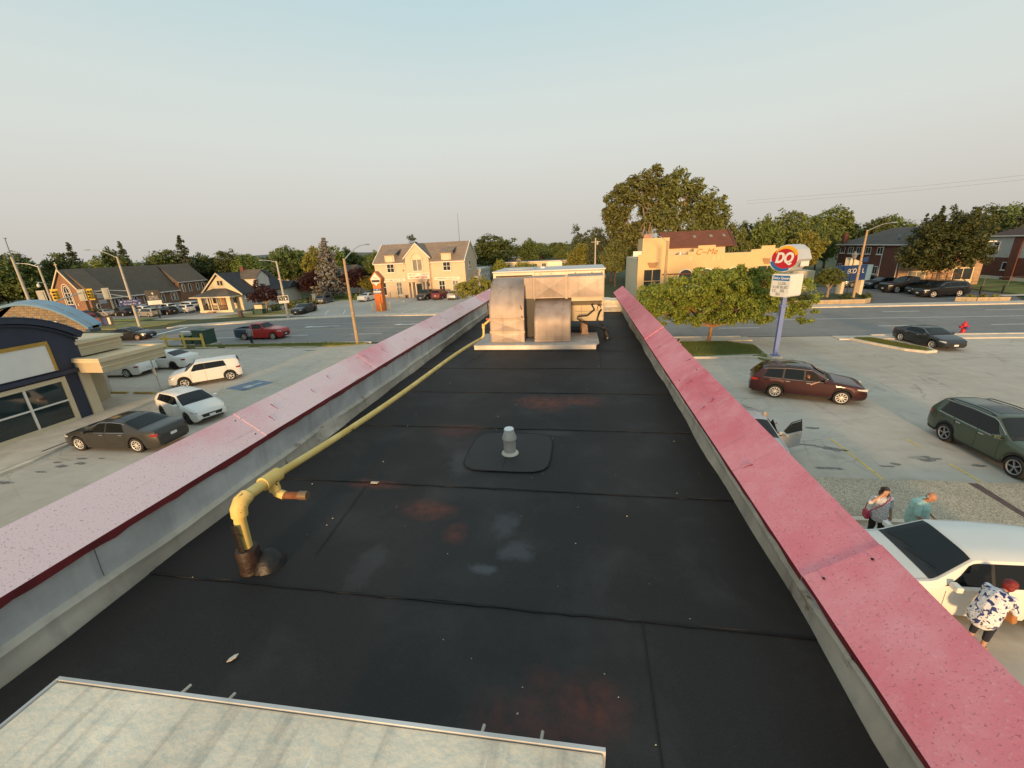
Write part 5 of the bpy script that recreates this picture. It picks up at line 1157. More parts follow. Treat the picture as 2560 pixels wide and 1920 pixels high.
# --- cream cottage with porch
wh = thing('cottage', 'cream gabled cottage with open corner porch and dark shingle roof', 'house', (-60, 67, 0))
B(-63.4, 62.7, 0, -56.5, 73.5, 3.1).build('wall', m_wsid, wh)
B(-63.38, 62.62, 0, -56.52, 62.698, 3.1).build('front_wall', m_cream2, wh)
MB().prism([(-63.4, 3.1), (-56.5, 3.1), (-59.95, 6.0)], 62.64, 62.72, 'Y').build('gable_wall', m_cream2, wh)
b = MB(); b.prism([(-64.0, 2.75), (-59.95, 6.22), (-55.9, 2.75), (-55.95, 2.62), (-59.95, 6.05), (-63.95, 2.62)], 62.3, 73.9, 'Y'); rw = b.build('roof', m_shH, wh)
b = MB(); b.prism([(-64.1, 2.72), (-59.95, 6.32), (-55.8, 2.72), (-55.9, 2.55), (-59.95, 6.1), (-64.0, 2.55)], 62.16, 62.29, 'Y'); b.build('bargeboard', m_cream2, rw)
dm = MB(); dm.box(-58.4, 66.2, 3.6, -55.95, 69.2, 5.3); dm.prism([(66.2, 5.3), (69.2, 5.3), (67.7, 6.35)], -58.9, -55.95, 'X'); dm = dm.build('dormer', m_wsid, rw)
b = MB(); b.prism([(65.8, 5.05), (67.7, 6.5), (69.6, 5.05), (69.55, 4.95), (67.7, 6.36), (65.85, 4.95)], -59.6, -55.7, 'X'); b.build('dormer_roof', m_shR, dm)
B(-59.8, 67.4, 6.0, -59.1, 68.0, 7.0).build('chimney', m_brickR, rw)
FWf = wall_frame((-63.4, 62.62, 0), (1, 0), (0, -1))
for a in (2.95, 3.55): window(wh, FWf, a, a+.48, 4.2, 5.05, m_cream2, m_bglass, 1, 1, .05, False)
for a, w in ((1.2, 1.1), (5.0, 1.0)): window(wh, FWf, a, a+w, 1.2, 2.3, m_cream2, m_bglass, 1, 1, .09)
MB(FWf).box(2.8, .35, .001, 3.7, 2.3, .05).build('door', mat('peach_door', (.50, .28, .16), .7), wh)
FWs = wall_frame((-56.5, 62.7, 0), (0, 1), (1, 0))
for a in (.8, 5.0): window(wh, FWs, a, a+.6, 1.9, 2.6, m_white, m_bglass, 1, 1, .07)
# porch: floor, parapets, posts, hipped roof
B(-63.3, 60.7, 0, -56.9, 62.6, .35).build('porch_floor', m_cream2, wh)
for x0, x1 in ((-63.2, -62.55), (-57.8, -57.05)): B(x0, 60.75, .352, x1, 61.4, 2.55).build('porch_post', m_cream2, wh)
for x in (-60.95, -59.7): B(x-.1, 60.85, .352, x+.1, 61.05, 2.55).build('porch_post', m_cream2, wh)
b = MB()
for x0, x1 in ((-62.5, -61.2), (-60.8, -59.85), (-59.55, -57.85)):
    b.box(x0, 60.9, 1.05, x1, 60.96, 1.12); b.box(x0, 60.9, .45, x1, 60.96, .5)
    k = x0
    while k < x1: b.box(k, 60.91, .5, k+.03, 60.95, 1.05); k += .16
b.build('porch_rail', m_trim, wh)
hb = MB(); hb.add([(-64.0, 60.1, 2.62), (-56.4, 60.1, 2.62), (-56.2, 62.6, 2.62), (-64.0, 62.6, 2.62), (-61.5, 62.58, 3.75), (-59.0, 62.58, 3.75), (-58.7, 62.58, 3.75), (-61.8, 62.58, 3.75)], [(0, 1, 5, 4), (1, 2, 5), (3, 0, 4), (3, 2, 1, 0), (3, 4, 5, 2)]); hb = hb.build('porch_roof', m_shR, wh)
MB().box(-64.05, 60.03, 2.45, -56.35, 60.12, 2.63).box(-56.38, 60.12, 2.45, -56.28, 62.6, 2.63).build('fascia', m_cream2, hb)
MB().box(-61.4, 60.1, 0, -60.2, 60.69, .17).build('porch_step', mat('brick_step', (.35, .18, .11), .9), wh)
B(-60.5, 73.51, 0, -56.4, 78, 2.6).build('rear_wing', m_wsid, wh); MB().prism([(73.9, 2.6), (75.8, 3.9), (78.3, 2.6)], -61, -55.9, 'X').build('rear_roof', m_shH, wh)
for nm, lb, (x0, y0, x1, y1, e, r), m1, m2 in (('far_house', 'white house with grey roof behind the church and cottage', (-77, 92, -69, 99, 4.4, 6.6), m_cream2, m_shR), ('far_house', 'brown roofed house behind the blue spruce', (-56, 88, -48, 95, 3.6, 6.0), m_wsid, m_shC), ('far_house', 'grey roofed house beyond the purple leaved trees', (-50, 100, -41, 106, 3.9, 6.4), m_wsid, m_shR), ('far_house', 'low long flat roofed building beyond the roof unit', (-20, 108, 6, 118, 4.6, 4.7), m_cream2, m_shH), ('far_house', 'white flat roofed block with a row of dark windows far behind', (-26, 128, -16, 136, 5.2, 5.3), m_white, m_white)):
    t = thing(nm, lb, 'house', ((x0+x1)/2, (y0+y1)/2, 0)); B(x0, y0, 0, x1, y1, e).build('wall', m1, t); hip('roof', x0, y0, x1, y1, e+.02, r, m2, t, 2.5, 'X')
    Ff = wall_frame((x0, y0, 0), (1, 0), (0, -1))
    for k in range(3 if x1-x0 < 12 else 8): window(t, Ff, 1+k*2.3, 2.2+k*2.3, e-1.6, e-.5, m_white, m_bglass, 2, 1, .09)
# --- navy building with arched front on the left
m_navy = mat('navy_render', (.030, .036, .062), .7, 0, .12, 1.5, .15, 40); m_tan = mat('tan_render', (.50, .42, .28), .85, 0, .05, 1.5, .1, 50); m_tan2 = mat('pale_tan_cap', (.62, .52, .35), .8, 0, .05, 2)
m_bluem = mat('pale_blue_metal', (.17, .29, .40), .45, .2, .12, 1.2); m_bluem2 = mat('dark_blue_metal', (.05, .085, .13), .5, .2, .1, 2)
nv = thing('navy_building', 'navy blue shop with arched front, white sign panel and tan canopy', 'building', (-32, 14, 0))
NXw = -27.7
def arc(yc, zc, R, a0, a1, n): return [(yc+R*math.sin(a0+(a1-a0)*i/n), zc+R*math.cos(a0+(a1-a0)*i/n)) for i in range(n+1)]
top = arc(15.24, .84, 5.1, rad(-42), rad(42), 20)
MB().prism([(11.95, 0), (18.42, 0), (18.42, top[-1][1])]+top[::-1][1:-1]+[(11.95, top[0][1])], NXw-.5, NXw, 'X').build('front_wall', m_navy, nv)
for R0, R1, dx in ((5.22, 4.93, .28), (4.88, 4.78, .14)):
    po = arc(15.24, .84, R0, rad(-42), rad(42), 24)+arc(15.24, .84, R1, rad(42), rad(-42), 24)
    MB().prism(po, NXw+.002, NXw+dx, 'X').build('arch_cornice', m_navy, nv)
b = MB(); P0 = arc(15.24, .84, 5.26, rad(-42), rad(42), 24); P1 = arc(15.24, .84, 5.225, rad(42), rad(-42), 24)
b.prism(P0+P1, NXw-.45, NXw+.31, 'X'); bc = b.build('arch_cap', m_bluem2, nv)
for a in np.linspace(-40, 40, 22): # clips along the cap edge
    y, z = 15.24+5.27*math.sin(rad(a)), .84+5.27*math.cos(rad(a)); MB().obox((NXw+.33, y, z), (.05, .05, .06), rx=-rad(a)).build('cap_clip', m_bluem, bc)
B(NXw-9, 8.0, 0, NXw-.502, 18.38, 4.2).build('wall', m_tan, nv)
MB().box(NXw-8.9, 8.1, 4.202, NXw-.51, 18.3, 4.26).build('flat_roof', m_shH, nv)
FN = wall_frame((NXw, 12.0, 0), (0, 1), (1, 0))
MB(FN).box(-.1, 2.72, .003, 6.6, 2.92, .22).build('ledge', m_navy, nv)
sg = MB(FN).box(-.5, 3.02, .004, 4.98, 4.42, .12).build('sign_panel', mat('blank_white_panel', (.74, .73, .70), .5, 0, .03, 2), nv)
b = MB(FN); b.box(-.6, 4.422, .004, 5.08, 4.60, .16).box(4.982, 3.02, .004, 5.10, 4.42, .158); b.build('sign_trim', mat('mustard_trim', (.42, .25, .04), .6), sg)
m_tint = mat('tinted_shop_glass', (.018, .03, .034), .05, 0, .2, .5, spec=.8)
wn_ = window(nv, FN, -.6, 5.28, .08, 2.62, m_tan2, m_tint, 1, 1, .22, False, .10)
b = MB(FN)
for a in (.9, 3.45): b.box(a-.045, .3, .022, a+.045, 2.4, .09)
b.box(-.38, 1.30, .022, 5.06, 1.38, .085); b.build('mullion', m_white, wn_)
B(NXw+.003, 17.95, 0, NXw+.10, 18.44, 2.62).build('pilaster', m_tan2, nv)
B(-31.2, 18.45, 0, -29.9, 20.65, 2.6).build('entrance_wall', m_tan, nv)
MB(wall_frame((-29.9, 18.45, 0), (0, 1), (1, 0))).box(.5, 1.75, .002, 1.2, 2.35, .02).build('notice', m_plate, nv)
cn = MB(); cn.box(-33.5, 17.95, 2.62, -25.95, 21.65, 3.2); cn = cn.build('canopy', m_tan, nv)
MB().box(-33.5, 17.87, 3.202, -25.85, 21.75, 3.34).build('canopy_cap', m_tan2, cn); MB().ring([(-33.5, 17.90), (-25.89, 17.90), (-25.89, 21.7), (-33.5, 21.7)], [(-33.5, 18.2), (-26.2, 18.2), (-26.2, 21.4), (-33.5, 21.4)], 3.342, 3.42).build('canopy_rim', m_tan2, cn)
MB().box(-25.948, 17.96, 2.9, -25.90, 21.64, 2.96).build('canopy_moulding', m_tan2, cn)
ubx = MB().box(-33.0, 18.4, 3.43, -27.75, 20.75, 4.1).build('upper_fascia', m_tan, nv); MB().box(-33.0, 18.32, 4.102, -27.63, 20.85, 4.28).build('upper_cap', m_tan2, ubx); MB().box(-27.748, 18.4, 3.86, -27.70, 20.75, 3.92).build('canopy_moulding', m_tan2, ubx)
B(-46, 17, 0, -31.3, 21.8, 4.1).build('rear_block', m_stc, nv); MB().box(-46, 21.0, 4.102, -33.1, 23.2, 4.25).build('rear_cap', m_tan2, nv)
# shingled back of the blue-capped false front that faces the road
SY = 22.0; tpf = []
for i in range(27):
    x = -43.0+i*.45; q = (x+36.2); tpf.append((x, 6.18-.054*q*q-.0028*abs(q)**3*(1 if q > 0 else 1)))
sh = MB().prism([(-43.0, 4.15), (tpf[-1][0], 4.15)]+tpf[::-1], SY, SY+.4, 'Y').build('false_front', m_shT, nv)
for i in range(0, 26, 2):  # blue cap panels
    b = MB(); rows = []
    for k in (0, 1, 2):
        x, z = tpf[i+k]; e = .012 if k == 0 else 0
        rows.append([(x, SY-.28, z-.20+e), (x, SY-.28, z-.06+e), (x, SY+.60, z+.10+e), (x, SY+.60, z-.08)])
    b.grid(rows, True); b.f += [[0, 1, 2, 3], [8, 9, 10, 11]]; b.m += [0, 0]; b.build('cap_panel', m_bluem, sh)
B(tpf[-1][0]-.3, SY-.25, 4.2, tpf[-1][0]+.05, SY+.4, tpf[-1][1]-.2).build('false_front_end', m_bluem2, sh)
MB().box(-42.8, SY-.55, 4.92, -33.2, SY-.502, 4.97).build('flashing', m_white, sh)
for k in range(6): MB().obox((-38.6+k*.35, SY-.3, 5.12), (.2, .2, .09)).build('roof_jack', m_white, sh)
# ---------------------------------------------------------------- lamp posts, signals, signs, street furniture
m_cpole = mat('concrete_pole', (.44, .40, .33), .85, 0, .12, 3); m_woodpole = mat('wooden_pole', (.40, .28, .16), .9, 0, .2, 4); m_alu = mat('aluminium', (.50, .50, .48), .4, .6, .08, 4); m_sigy = mat('signal_yellow', (.62, .40, .04), .5, 0, .05, 3)
def lamp_post(label, x, y, h, dx, dy, rise, m, r=.15, arm=2.2, lean=(0, 0), extra=0):
    t = thing('street_lamp', label, 'street lamp', (x, y, 0)); tx, ty = x+lean[0], y+lean[1]
    MB().tube([(x, y, 0), (tx, ty, h)], [r, r*.62], 10).build('pole', m, t, smooth=50)
    d = Vector((dx, dy, 0)).normalized(); p0 = Vector((tx, ty, h-.15)); pts = [p0+d*arm*s+Vector((0, 0, rise*math.sin(s*PI/2))) for s in (0, .25, .5, .75, 1)]
    MB().tube(pts, [.05, .045, .04, .035, .03], 8).build('arm', m_alu, t, smooth=50)
    e = pts[-1]; b = MB(); b.lathe([(.0001, -.06), (.11, -.04), (.13, .0), (.09, .07), (.0001, .08)], (0, 0, 0), 10)
    b.v = [tuple(e+d*(.28+v[0]*2.6)+Vector((-d.y, d.x, 0))*v[1]+Vector((0, 0, v[2]))) for v in b.v]; b.build('lamp_head', m_alu, t, smooth=50)
    return t
lamp_post('tall pale lamp post standing on the verge before the far road', -21.1, 36.0, 7.9, .35, .9, 1.3, m_woodpole, .17, 2.6)
lp2 = lamp_post('concrete lamp post beside the purple leaved tree with a small sign', -41.0, 52.9, 7.8, -.9, -.5, .35, m_cpole, .17, 1.5)
lamp_post('wooden lamp post in the planter beside the blue motel sign', 33.45, 58.1, 8.3, .75, -.65, .8, m_woodpole, .16, 2.0)
lamp_post('lamp post in front of the yellow cafe wall', 10.4, 55.5, 8.1, -.7, .5, .9, m_woodpole, .2, 1.8)
lamp_post('tall concrete lamp post with long upswept arm beyond the blue arch', -61.4, 38.0, 9.6, .85, -.5, 1.9, m_cpole, .18, 3.0)
lp3 = lamp_post('leaning signal pole with a blue street name sign and lamp arm', -60.2, 47.9, 9.3, -.8, -.6, 1.1, m_cpole, .19, 2.4)
lamp_post('shorter concrete lamp post with a white camera beyond the blue arch', -66.0, 43.0, 8.6, -.9, -.4, .5, m_cpole, .15, 1.6)
tag(MB().tube([(2.2, 69, 0), (2.2, 69, 9.0)], [.15, .1], 8).tube([(1.5, 69, 8.4), (2.9, 69, 8.4)], .05, 6).lathe([(.14, 0), (.14, .5), (.1, .55)], (2.5, 69, 8.0), 8).build('utility_pole', m_cpole, smooth=50), 'pale utility pole rising behind the rooftop unit', 'utility pole')
tag(MB().tube([(-31.2, 110, 0), (-31.2, 110, 17)], [.12, .04], 5).build('radio_mast', m_plastic), 'thin radio mast above the tan shingle roof', 'mast')
# traffic signals
m_sand0 = mat('signal_grey', (.50, .47, .38), .7, 0, .1, 3)
def signal_head(label, x, y, z, dirx, diry, front=True):
    t = thing('traffic_signal', label, 'traffic signal', (x, y, z)); d = Vector((dirx, diry, 0)).normalized(); s = Vector((-d.y, d.x, 0))
    F = Matrix(((s.x, 0, d.x, x), (s.y, 0, d.y, y), (0, 1, 0, z), (0, 0, 0, 1)))
    MB(F).box(-.2, -.55, -.16, .2, .55, .10).build('housing', m_sigy if front else m_sand0, t, bevel=.02)
    MB(F).box(-.36, -.72, -.10, .36, .72, -.07).build('backplate', m_sigy if front else m_sand0, t)
    for k, c in enumerate(((.10, .09, .02), (.10, .07, .02), (.10, .02, .02))):
        b = MB(F); b.lathe([(.125, .10), (.13, .3), (.14, .3), (.14, .10)], (0, -.36+.36*k, 0), 12); b.build('visor', m_sigy, t)
        MB(F).lathe([(.0001, .125), (.11, .118), (.12, .101)], (0, -.36+.36*k, 0), 12).build('lens', mat('dark_lens%d' % k, c, .2), t)
    return t
# mast arms run from the pole and from behind the shop roof
ma = thing('signal_mast_arm', 'grey signal mast arms reaching from the leaning pole over the road', 'signal arm', (-60.2, 47.9, 4.0))
MB().tube([(-60.25, 47.8, 4.05), (-61.6, 46.2, 4.75), (-62.6, 44.8, 4.85)], [.07, .06, .05], 8).build('arm', m_alu, ma, smooth=50); MB().tube([(-60.25, 47.8, 4.9), (-61.6, 46.2, 5.2), (-62.6, 44.8, 4.95)], [.05, .04, .04], 8).build('arm', m_alu, ma, smooth=50)
mb2 = thing('signal_mast_arm', 'grey signal mast arm rising behind the blue arched cap', 'signal arm', (-61.5, 38.2, 3.8))
MB().tube([(-61.5, 38.2, 3.7), (-62.0, 41, 4.5), (-62.7, 44.2, 5.1)], [.09, .08, .06], 8).build('arm', m_alu, mb2, smooth=50)
signal_head('yellow signal head facing the lot in the middle of the arm', -62.5, 44.9, 4.8, .62, -.78); signal_head('yellow signal head beside the grey backplate nearer the blue arch', -64.2, 42.4, 5.05, .62, -.78)
signal_head('signal head seen from behind next to the leaning pole', -61.6, 46.2, 4.75, -.75, .65, False); signal_head('signal head seen from behind beside the middle yellow head', -63.0, 44.4, 4.8, -.75, .65, False); signal_head('signal head seen from behind at the far end by the short lamp post', -65.0, 41.6, 5.0, -.75, .65, False)
# street name sign on the leaning pole
FSn = wall_frame((-60.1, 47.65, 0), (.70, .714), (.714, -.70)); sn = thing('street_sign', 'blue street name sign on the leaning signal pole', 'sign', (-60.1, 47.6, 3.0)); m_snb = mat('sign_blue', (.045, .065, .22), .5)
MB(FSn).box(-1.1, 3.0, .12, 1.1, 3.75, .16).build('board', m_snb, sn)
text('lettering', 'St. Paul Ave.', .27, m_signw, sn, FSn, .06, 3.55, .165, .004); text('lettering', 'Portage Rd.', .27, m_signw, sn, FSn, -.1, 3.2, .165, .004)
for a, b, s in ((-.95, 3.55, 1), (.92, 3.2, -1)): MB(FSn).prism([(a-.1*s, b), (a+.05*s, b+.11), (a+.05*s, b+.04), (a+.14*s, b+.04), (a+.14*s, b-.04), (a+.05*s, b-.04), (a+.05*s, b-.11)], .161, .168).build('arrow', m_signw, sn)
# white camera on the short pole, small sign on lamp post two
cm = thing('security_camera', 'white dome camera hanging from the shorter concrete pole', 'camera', (-65.9, 42.6, 6.2)); MB().tube([(-66.0, 42.9, 6.55), (-65.8, 42.3, 6.65), (-65.7, 42.1, 6.45)], .05, 6).build('bracket', m_white, cm); MB().lathe([(.05, .3), (.14, .2), (.17, 0), (.1, -.12), (.0001, -.16)], (-65.7, 42.1, 6.2), 10).build('dome', m_white, cm, smooth=50)
FL2 = wall_frame((-41.0, 52.72, 0), (.88, .47), (.47, -.88)); ss = thing('pole_sign', 'small white sign with two black squares on the concrete lamp post', 'sign', (-41, 52.7, 2.3))
MB(FL2).box(-.65, 2.15, 0.05, .65, 3.2, .08).build('board', m_signw, ss)
for a in (-.32, .3): MB(FL2).box(a-.29, 2.52, .081, a+.29, 3.14, .088).build('black_square', m_signbk, ss)
MB(FL2).tube([(-.45, 2.95, .095), (-.28, 2.85, .095), (-.2, 2.65, .095)], .05, 6).prism([(.2, 3.05), (.32, 2.85), (.45, 2.75), (.3, 2.6), (.2, 2.62)], .089, .094).build('symbol', m_signw, ss)
# --- the sign on the blue post
m_post = mat('blue_post_paint', (.14, .19, .42), .5, 0, .08, 3); m_dqred = mat('logo_red', (.44, .012, .02), .4, 0, .04, 2); m_dqy = mat('logo_yellow', (.75, .40, .02), .45); m_dqb = mat('logo_blue', (.02, .13, .36), .45); m_sgv = mat('sign_silver', (.56, .56, .55), .35, .3, .05, 2); m_sgw = mat('sign_face_white', (.70, .70, .66), .45, 0, .03, 2)
dq = thing('pylon_sign', 'restaurant pylon sign with red oval logo on a blue post', 'sign', (13.2, 29.95, 0))
MB().box(12.85, 29.6, 0, 13.55, 30.3, .35).build('footing', m_conc, dq)
MB().box(12.95, 29.72, .352, 13.45, 30.18, .40).build('base_plate', m_post, dq)
for k in range(4):
    a = k*PI/2; MB().add([(13.2+math.cos(a)*.1, 29.95+math.sin(a)*.1, .40), (13.2+math.cos(a)*.24, 29.95+math.sin(a)*.24, .40), (13.2+math.cos(a)*.1, 29.95+math.sin(a)*.1, .75), (13.2+math.cos(a)*.1-math.sin(a)*.02, 29.95+math.sin(a)*.1+math.cos(a)*.02, .40)], [(0, 1, 2), (0, 2, 3), (1, 3, 2), (0, 3, 1)]).build('gusset', m_post, dq)
MB().box(13.07, 29.82, .402, 13.33, 30.08, 4.4).build('post', m_post, dq, bevel=.02); MB().box(12.98, 29.73, 3.72, 13.42, 30.17, 3.80).build('post_collar', m_post, dq)
SYW = 1.15   # the faces look to -X (slightly towards the camera); the cabinet is deep along X
ang = rad(-33); u_ = Vector((math.sin(ang)*-1, -math.cos(ang))); n_ = Vector((-math.cos(ang), math.sin(ang)))
FQ = wall_frame((13.2, 29.95, 0), (u_.x, u_.y), (n_.x, n_.y))
def rrect(a0, b0, a1, b1, r, n=5):
    P = []
    for ca, cb, t0 in ((a1-r, b0+r, -PI/2), (a1-r, b1-r, 0), (a0+r, b1-r, PI/2), (a0+r, b0+r, PI)):
        for i in range(n+1): P.append((ca+r*math.cos(t0+PI/2*i/n), cb+r*math.sin(t0+PI/2*i/n)))
    return P
MB(FQ).prism(rrect(-.62, 4.38, .62, 5.82, .16), -.60, .60).build('reader_cabinet', m_sgw, dq, smooth=40)
rb_ = MB(FQ).prism(rrect(-.57, 4.43, .57, 5.77, .12), .602, .612).build('reader_face', mat('reader_white', (.66, .66, .62), .4), dq)
MB(FQ).prism(rrect(-.55, 5.40, .55, 5.72, .05), .613, .618).build('blue_band', m_dqb, rb_)
text('lettering', 'Dairy Queen', .205, m_sgw, dq, FQ, 0, 5.56, .621, .004, bold=.004)
m_let = mat('letter_grey', (.18, .20, .22), .6)
for k, (a0, a1, bb) in enumerate(((-.12, .38, 5.24), (-.45, .50, 5.0), (-.45, -.15, 4.77), (.05, .35, 4.77), (-.2, .15, 4.56))): scribble(dq, FQ, a0, a1, bb, .17, m_let, .615, 30+k, .2)
# logo cabinet: six sided lozenge drum
hexo = [(-.95, 6.70), (-.92, 6.34), (-.66, 6.10), (-.30, 5.98), (.10, 5.92), (.42, 6.05), (.95, 6.72), (.70, 7.30), (.34, 7.55), (-.02, 7.60), (-.36, 7.50), (-.74, 7.12)]
MB(FQ).prism(hexo, -.60, .60).build('logo_cabinet', m_sgv, dq)
def ell(rx, rz, cz=6.78, n=28, ca=0., pw=1.25):
    P = []
    for i in range(n):
        t = 2*PI*i/n; c, s = math.cos(t), math.sin(t); P.append((ca+rx*(abs(c)**pw)*(1 if c > 0 else -1), cz+rz*(abs(s)**(1/pw*.9))*(1 if s > 0 else -1)))
    return P
lf = MB(FQ).prism([((a)*.97, 6.77+(b-6.77)*.97) for a, b in hexo], .602, .612).build('logo_face', m_sgw, dq)
MB(FQ).prism(ell(.83, .66, 6.76), .613, .622).build('red_oval', m_dqred, lf)
sw = []
for i in range(13): t = rad(20+130*i/12); sw.append((.10+.80*math.cos(t), 6.80+.74*math.sin(t)))
for i in range(13): t = rad(150-130*i/12); sw.append((.02+.70*math.cos(t), 6.74+.62*math.sin(t)+.0))
MB(FQ).prism(sw, .6225, .630).build('yellow_swoosh', m_dqy, lf)
sw = []
for i in range(13): t = rad(195+105*i/12); sw.append((-.06+.86*math.cos(t), 6.74+.76*math.sin(t)))
for i in range(13): t = rad(300-105*i/12); sw.append((.02+.74*math.cos(t), 6.78+.62*math.sin(t)))
MB(FQ).prism(sw, .6225, .630).build('blue_swoosh', m_dqb, lf)
text('lettering', 'DQ', .86, m_sgw, dq, FQ, -.02, 6.78, .634, .012, shear=.22, bold=.035, sx=.82)
FQs = wall_frame((13.2, 29.95, 0), (-n_.x, -n_.y), (u_.x, u_.y))  # the end that looks to the camera
MB(FQs).box(-.3, 6.28, .86, .48, 6.58, .885).build('end_panel', m_sgw, dq)
for a in (-.35, .35): MB(FQ).box(-.06, 5.80, a-.04, .06, 5.97, a+.04).build('stub', m_plastic, dq)
# --- orange sign tower
m_or = mat('orange_sign_paint', (.62, .16, .025), .5, 0, .05, 2); ot = thing('sign_tower', 'orange sign tower with white diamond in front of the cream building', 'sign', (-29.5, 58.5, 0))
FO = wall_frame((-29.5, 58.0, 0), (1, 0), (0, -1))
MB(FO).box(-.62, 0, -1.0, .62, 4.2, 0).build('tower', m_or, ot); MB(FO).box(-.34, 0, .002, .34, 2.3, .12).build('tower_rib', m_or, ot); MB(FO).box(-.26, 1.0, .121, .26, 1.25, .2).build('tower_step', m_or, ot)
MB(FO).prism([(-.62, 3.9), (.62, 3.9), (.85, 4.55), (.85, 4.75), (0, 5.75), (-.85, 4.75), (-.85, 4.55)], -1.1, .10).build('tower_head', m_or, ot)
MB(FO).prism([(0, 5.55), (.72, 4.7), (.66, 4.1), (.25, 4.0), (0, 3.65), (-.25, 4.0), (-.66, 4.1), (-.72, 4.7)], .101, .13).build('diamond', m_signw, ot)
MB(FO).box(-.62, 4.2, .131, .62, 4.55, .14).build('dark_band', m_dkdoor, ot); text('lettering', 'FALLS', .26, m_signbk, ot, FO, 0, 4.82, .135, .004)
MB(FO).box(-.6, 2.55, .001, .6, 3.3, .09).build('lower_board', m_snb, ot); MB(FO).box(-.6, 2.75, .091, .6, 2.95, .1).build('board_stripe', m_signw, ot); scribble(ot, FO, -.5, .5, 3.13, .16, m_signw, .095, 44); scribble(ot, FO, -.5, .5, 2.65, .1, m_signw, .095, 45)
for x, y, lb in ((-30.45, 57.6, 'yellow bollard left of the orange sign tower'), (-29.0, 57.4, 'yellow bollard in front of the orange sign tower'), (-28.55, 59.4, 'yellow bollard right of the orange sign tower')):
    tag(MB().lathe([(.07, 0), (.07, 1.2), (.05, 1.26), (.0001, 1.28)], (x, y, 0), 10).build('bollard', m_yline, smooth=40), lb, 'bollard')
# --- church sign, lawn sign
cs = thing('church_sign', 'black church sign with white message panel on a black post', 'sign', (-65.9, 55.9, 0)); FCs = wall_frame((-65.9, 55.85, 0), (.85, .52), (.52, -.85))
MB(FCs).box(-.08, 0, -.1, .08, 2.2, 0).build('post', m_trim, cs); MB(FCs).box(-.95, 2.2, -.12, .95, 4.3, .02).build('cabinet', m_trim, cs); MB(FCs).box(-.9, 2.1, .021, .9, 2.75, .06).build('message_panel', m_sgw, cs)
MB(FCs).box(-.05, 3.6, .022, .05, 4.0, .03).box(-.15, 3.8, .022, .15, 3.88, .029).build('cross', m_sgw, cs)
for k, z in enumerate((3.38, 3.15, 2.95)): scribble(cs, FCs, -.6, .6, z, .12, m_sgw, .022, 50+k)
ls = thing('lawn_sign', 'black lawn sign with red and white lettering on the grass', 'sign', (-66.0, 47.6, 0)); FLs = wall_frame((-66, 47.6, 0), (.8, .6), (.6, -.8))
MB(FLs).box(-1.3, .25, -.05, 1.3, 1.55, .02).build('board', m_signbk, ls)
for a in (-1.0, 1.0): MB(FLs).box(a-.04, 0, -.04, a+.04, .249, .0).build('leg', m_trim, ls)
for k, z in enumerate((1.25, .95, .62)): scribble(ls, FLs, -1.1, .1, z, .22, mat('sign_pink_red', (.60, .12, .12), .6), .022, 60+k)
MB(FLs).box(.2, .45, .021, .62, 1.3, .03).build('blue_panel', m_snb, ls); MB(FLs).box(.75, .4, .021, 1.0, 1.35, .03).build('white_stripe', m_signw, ls)
# --- blue motel sign and its bed
m_motel = mat('motel_blue', (.016, .045, .15), .5); ms = thing('motel_sign', 'blue lettered sign on cream pillars in the motel planting bed', 'sign', (36.0, 62, 0)); FM = wall_frame((33.6, 61.6, 0), (.88, .47), (.47, -.88))
for a in (.6, 4.3): MB(FM).box(a-.3, 0, -.6, a+.3, 2.2, 0).build('pillar', m_cream2, ms)
MB(FM).box(-.4, 2.0, -.7, 4.4, 4.0, .1).build('cabinet', m_motel, ms); MB(FM).prism([(4.4, 1.9), (5.4, 1.9), (5.5, 3.9), (4.5, 3.9)], -.72, .12).build('end_panel', m_bluem, ms)
MB(FM).prism([(.9, 4.0), (3.4, 4.0), (3.4, 4.3), (1.1, 5.0), (.9, 5.0)], -.5, 0.).build('pediment', m_cream2, ms); MB(FM).prism([(3.5, 4.3), (4.4, 4.3), (4.4, 4.95), (3.5, 4.75)], -.1, .05).build('upper_panel', m_motel, ms)
text('lettering', 'ECO', .85, m_signw, ms, FM, 1.6, 3.25, .105, .02); text('lettering', 'L', .8, m_signw, ms, FM, 3.75, 3.2, .105, .02)
ln = thing('lantern', 'black lantern on a post above the motel sign', 'lamp', (34.4, 61.2, 0)); MB().tube([(34.4, 61.2, 0), (34.4, 61.2, 4.7)], .06, 6).build('post', m_trim, ln); MB().lathe([(.08, 4.7), (.22, 4.95), (.3, 5.3), (.4, 5.35), (.12, 5.7), (.0001, 5.8)], (34.4, 61.2, 0), 6).build('lantern_head', m_plastic, ln)
m_sand = mat('sandstone_block', (.44, .34, .22), .9, 0, .15, 3, .3, 20)
def block_wall(name, label, pts, h, bl, z0=0.):
    t = thing(name, label, 'planter', (pts[0][0], pts[0][1], 0)); k = 0
    for (x0, y0), (x1, y1) in zip(pts, pts[1:]):
        L = math.hypot(x1-x0, y1-y0); n = max(1, round(L/bl)); d = math.atan2(y1-y0, x1-x0)
        for r in range(2):
            for i in range(n):
                q = (i+.5)/n; z = h*(r+.5)/2; k += 1
                MB().obox((x0+(x1-x0)*q+(.02 if r else 0), y0+(y1-y0)*q, z), (L/n-.02, .26-.02*r, h/2-.012), d).build('block', m_sand, t)
    return t
block_wall('planter_wall', 'long sandstone block planter in front of the motel sign', [(22.4, 55.3), (33.2, 55.4), (34.4, 56.6)], .55, 1.3)
block_wall('planter_wall', 'short sandstone planter with flowers beside the motel drive', [(42.8, 55.9), (44.3, 55.1), (47.4, 55.0)], .5, .9)
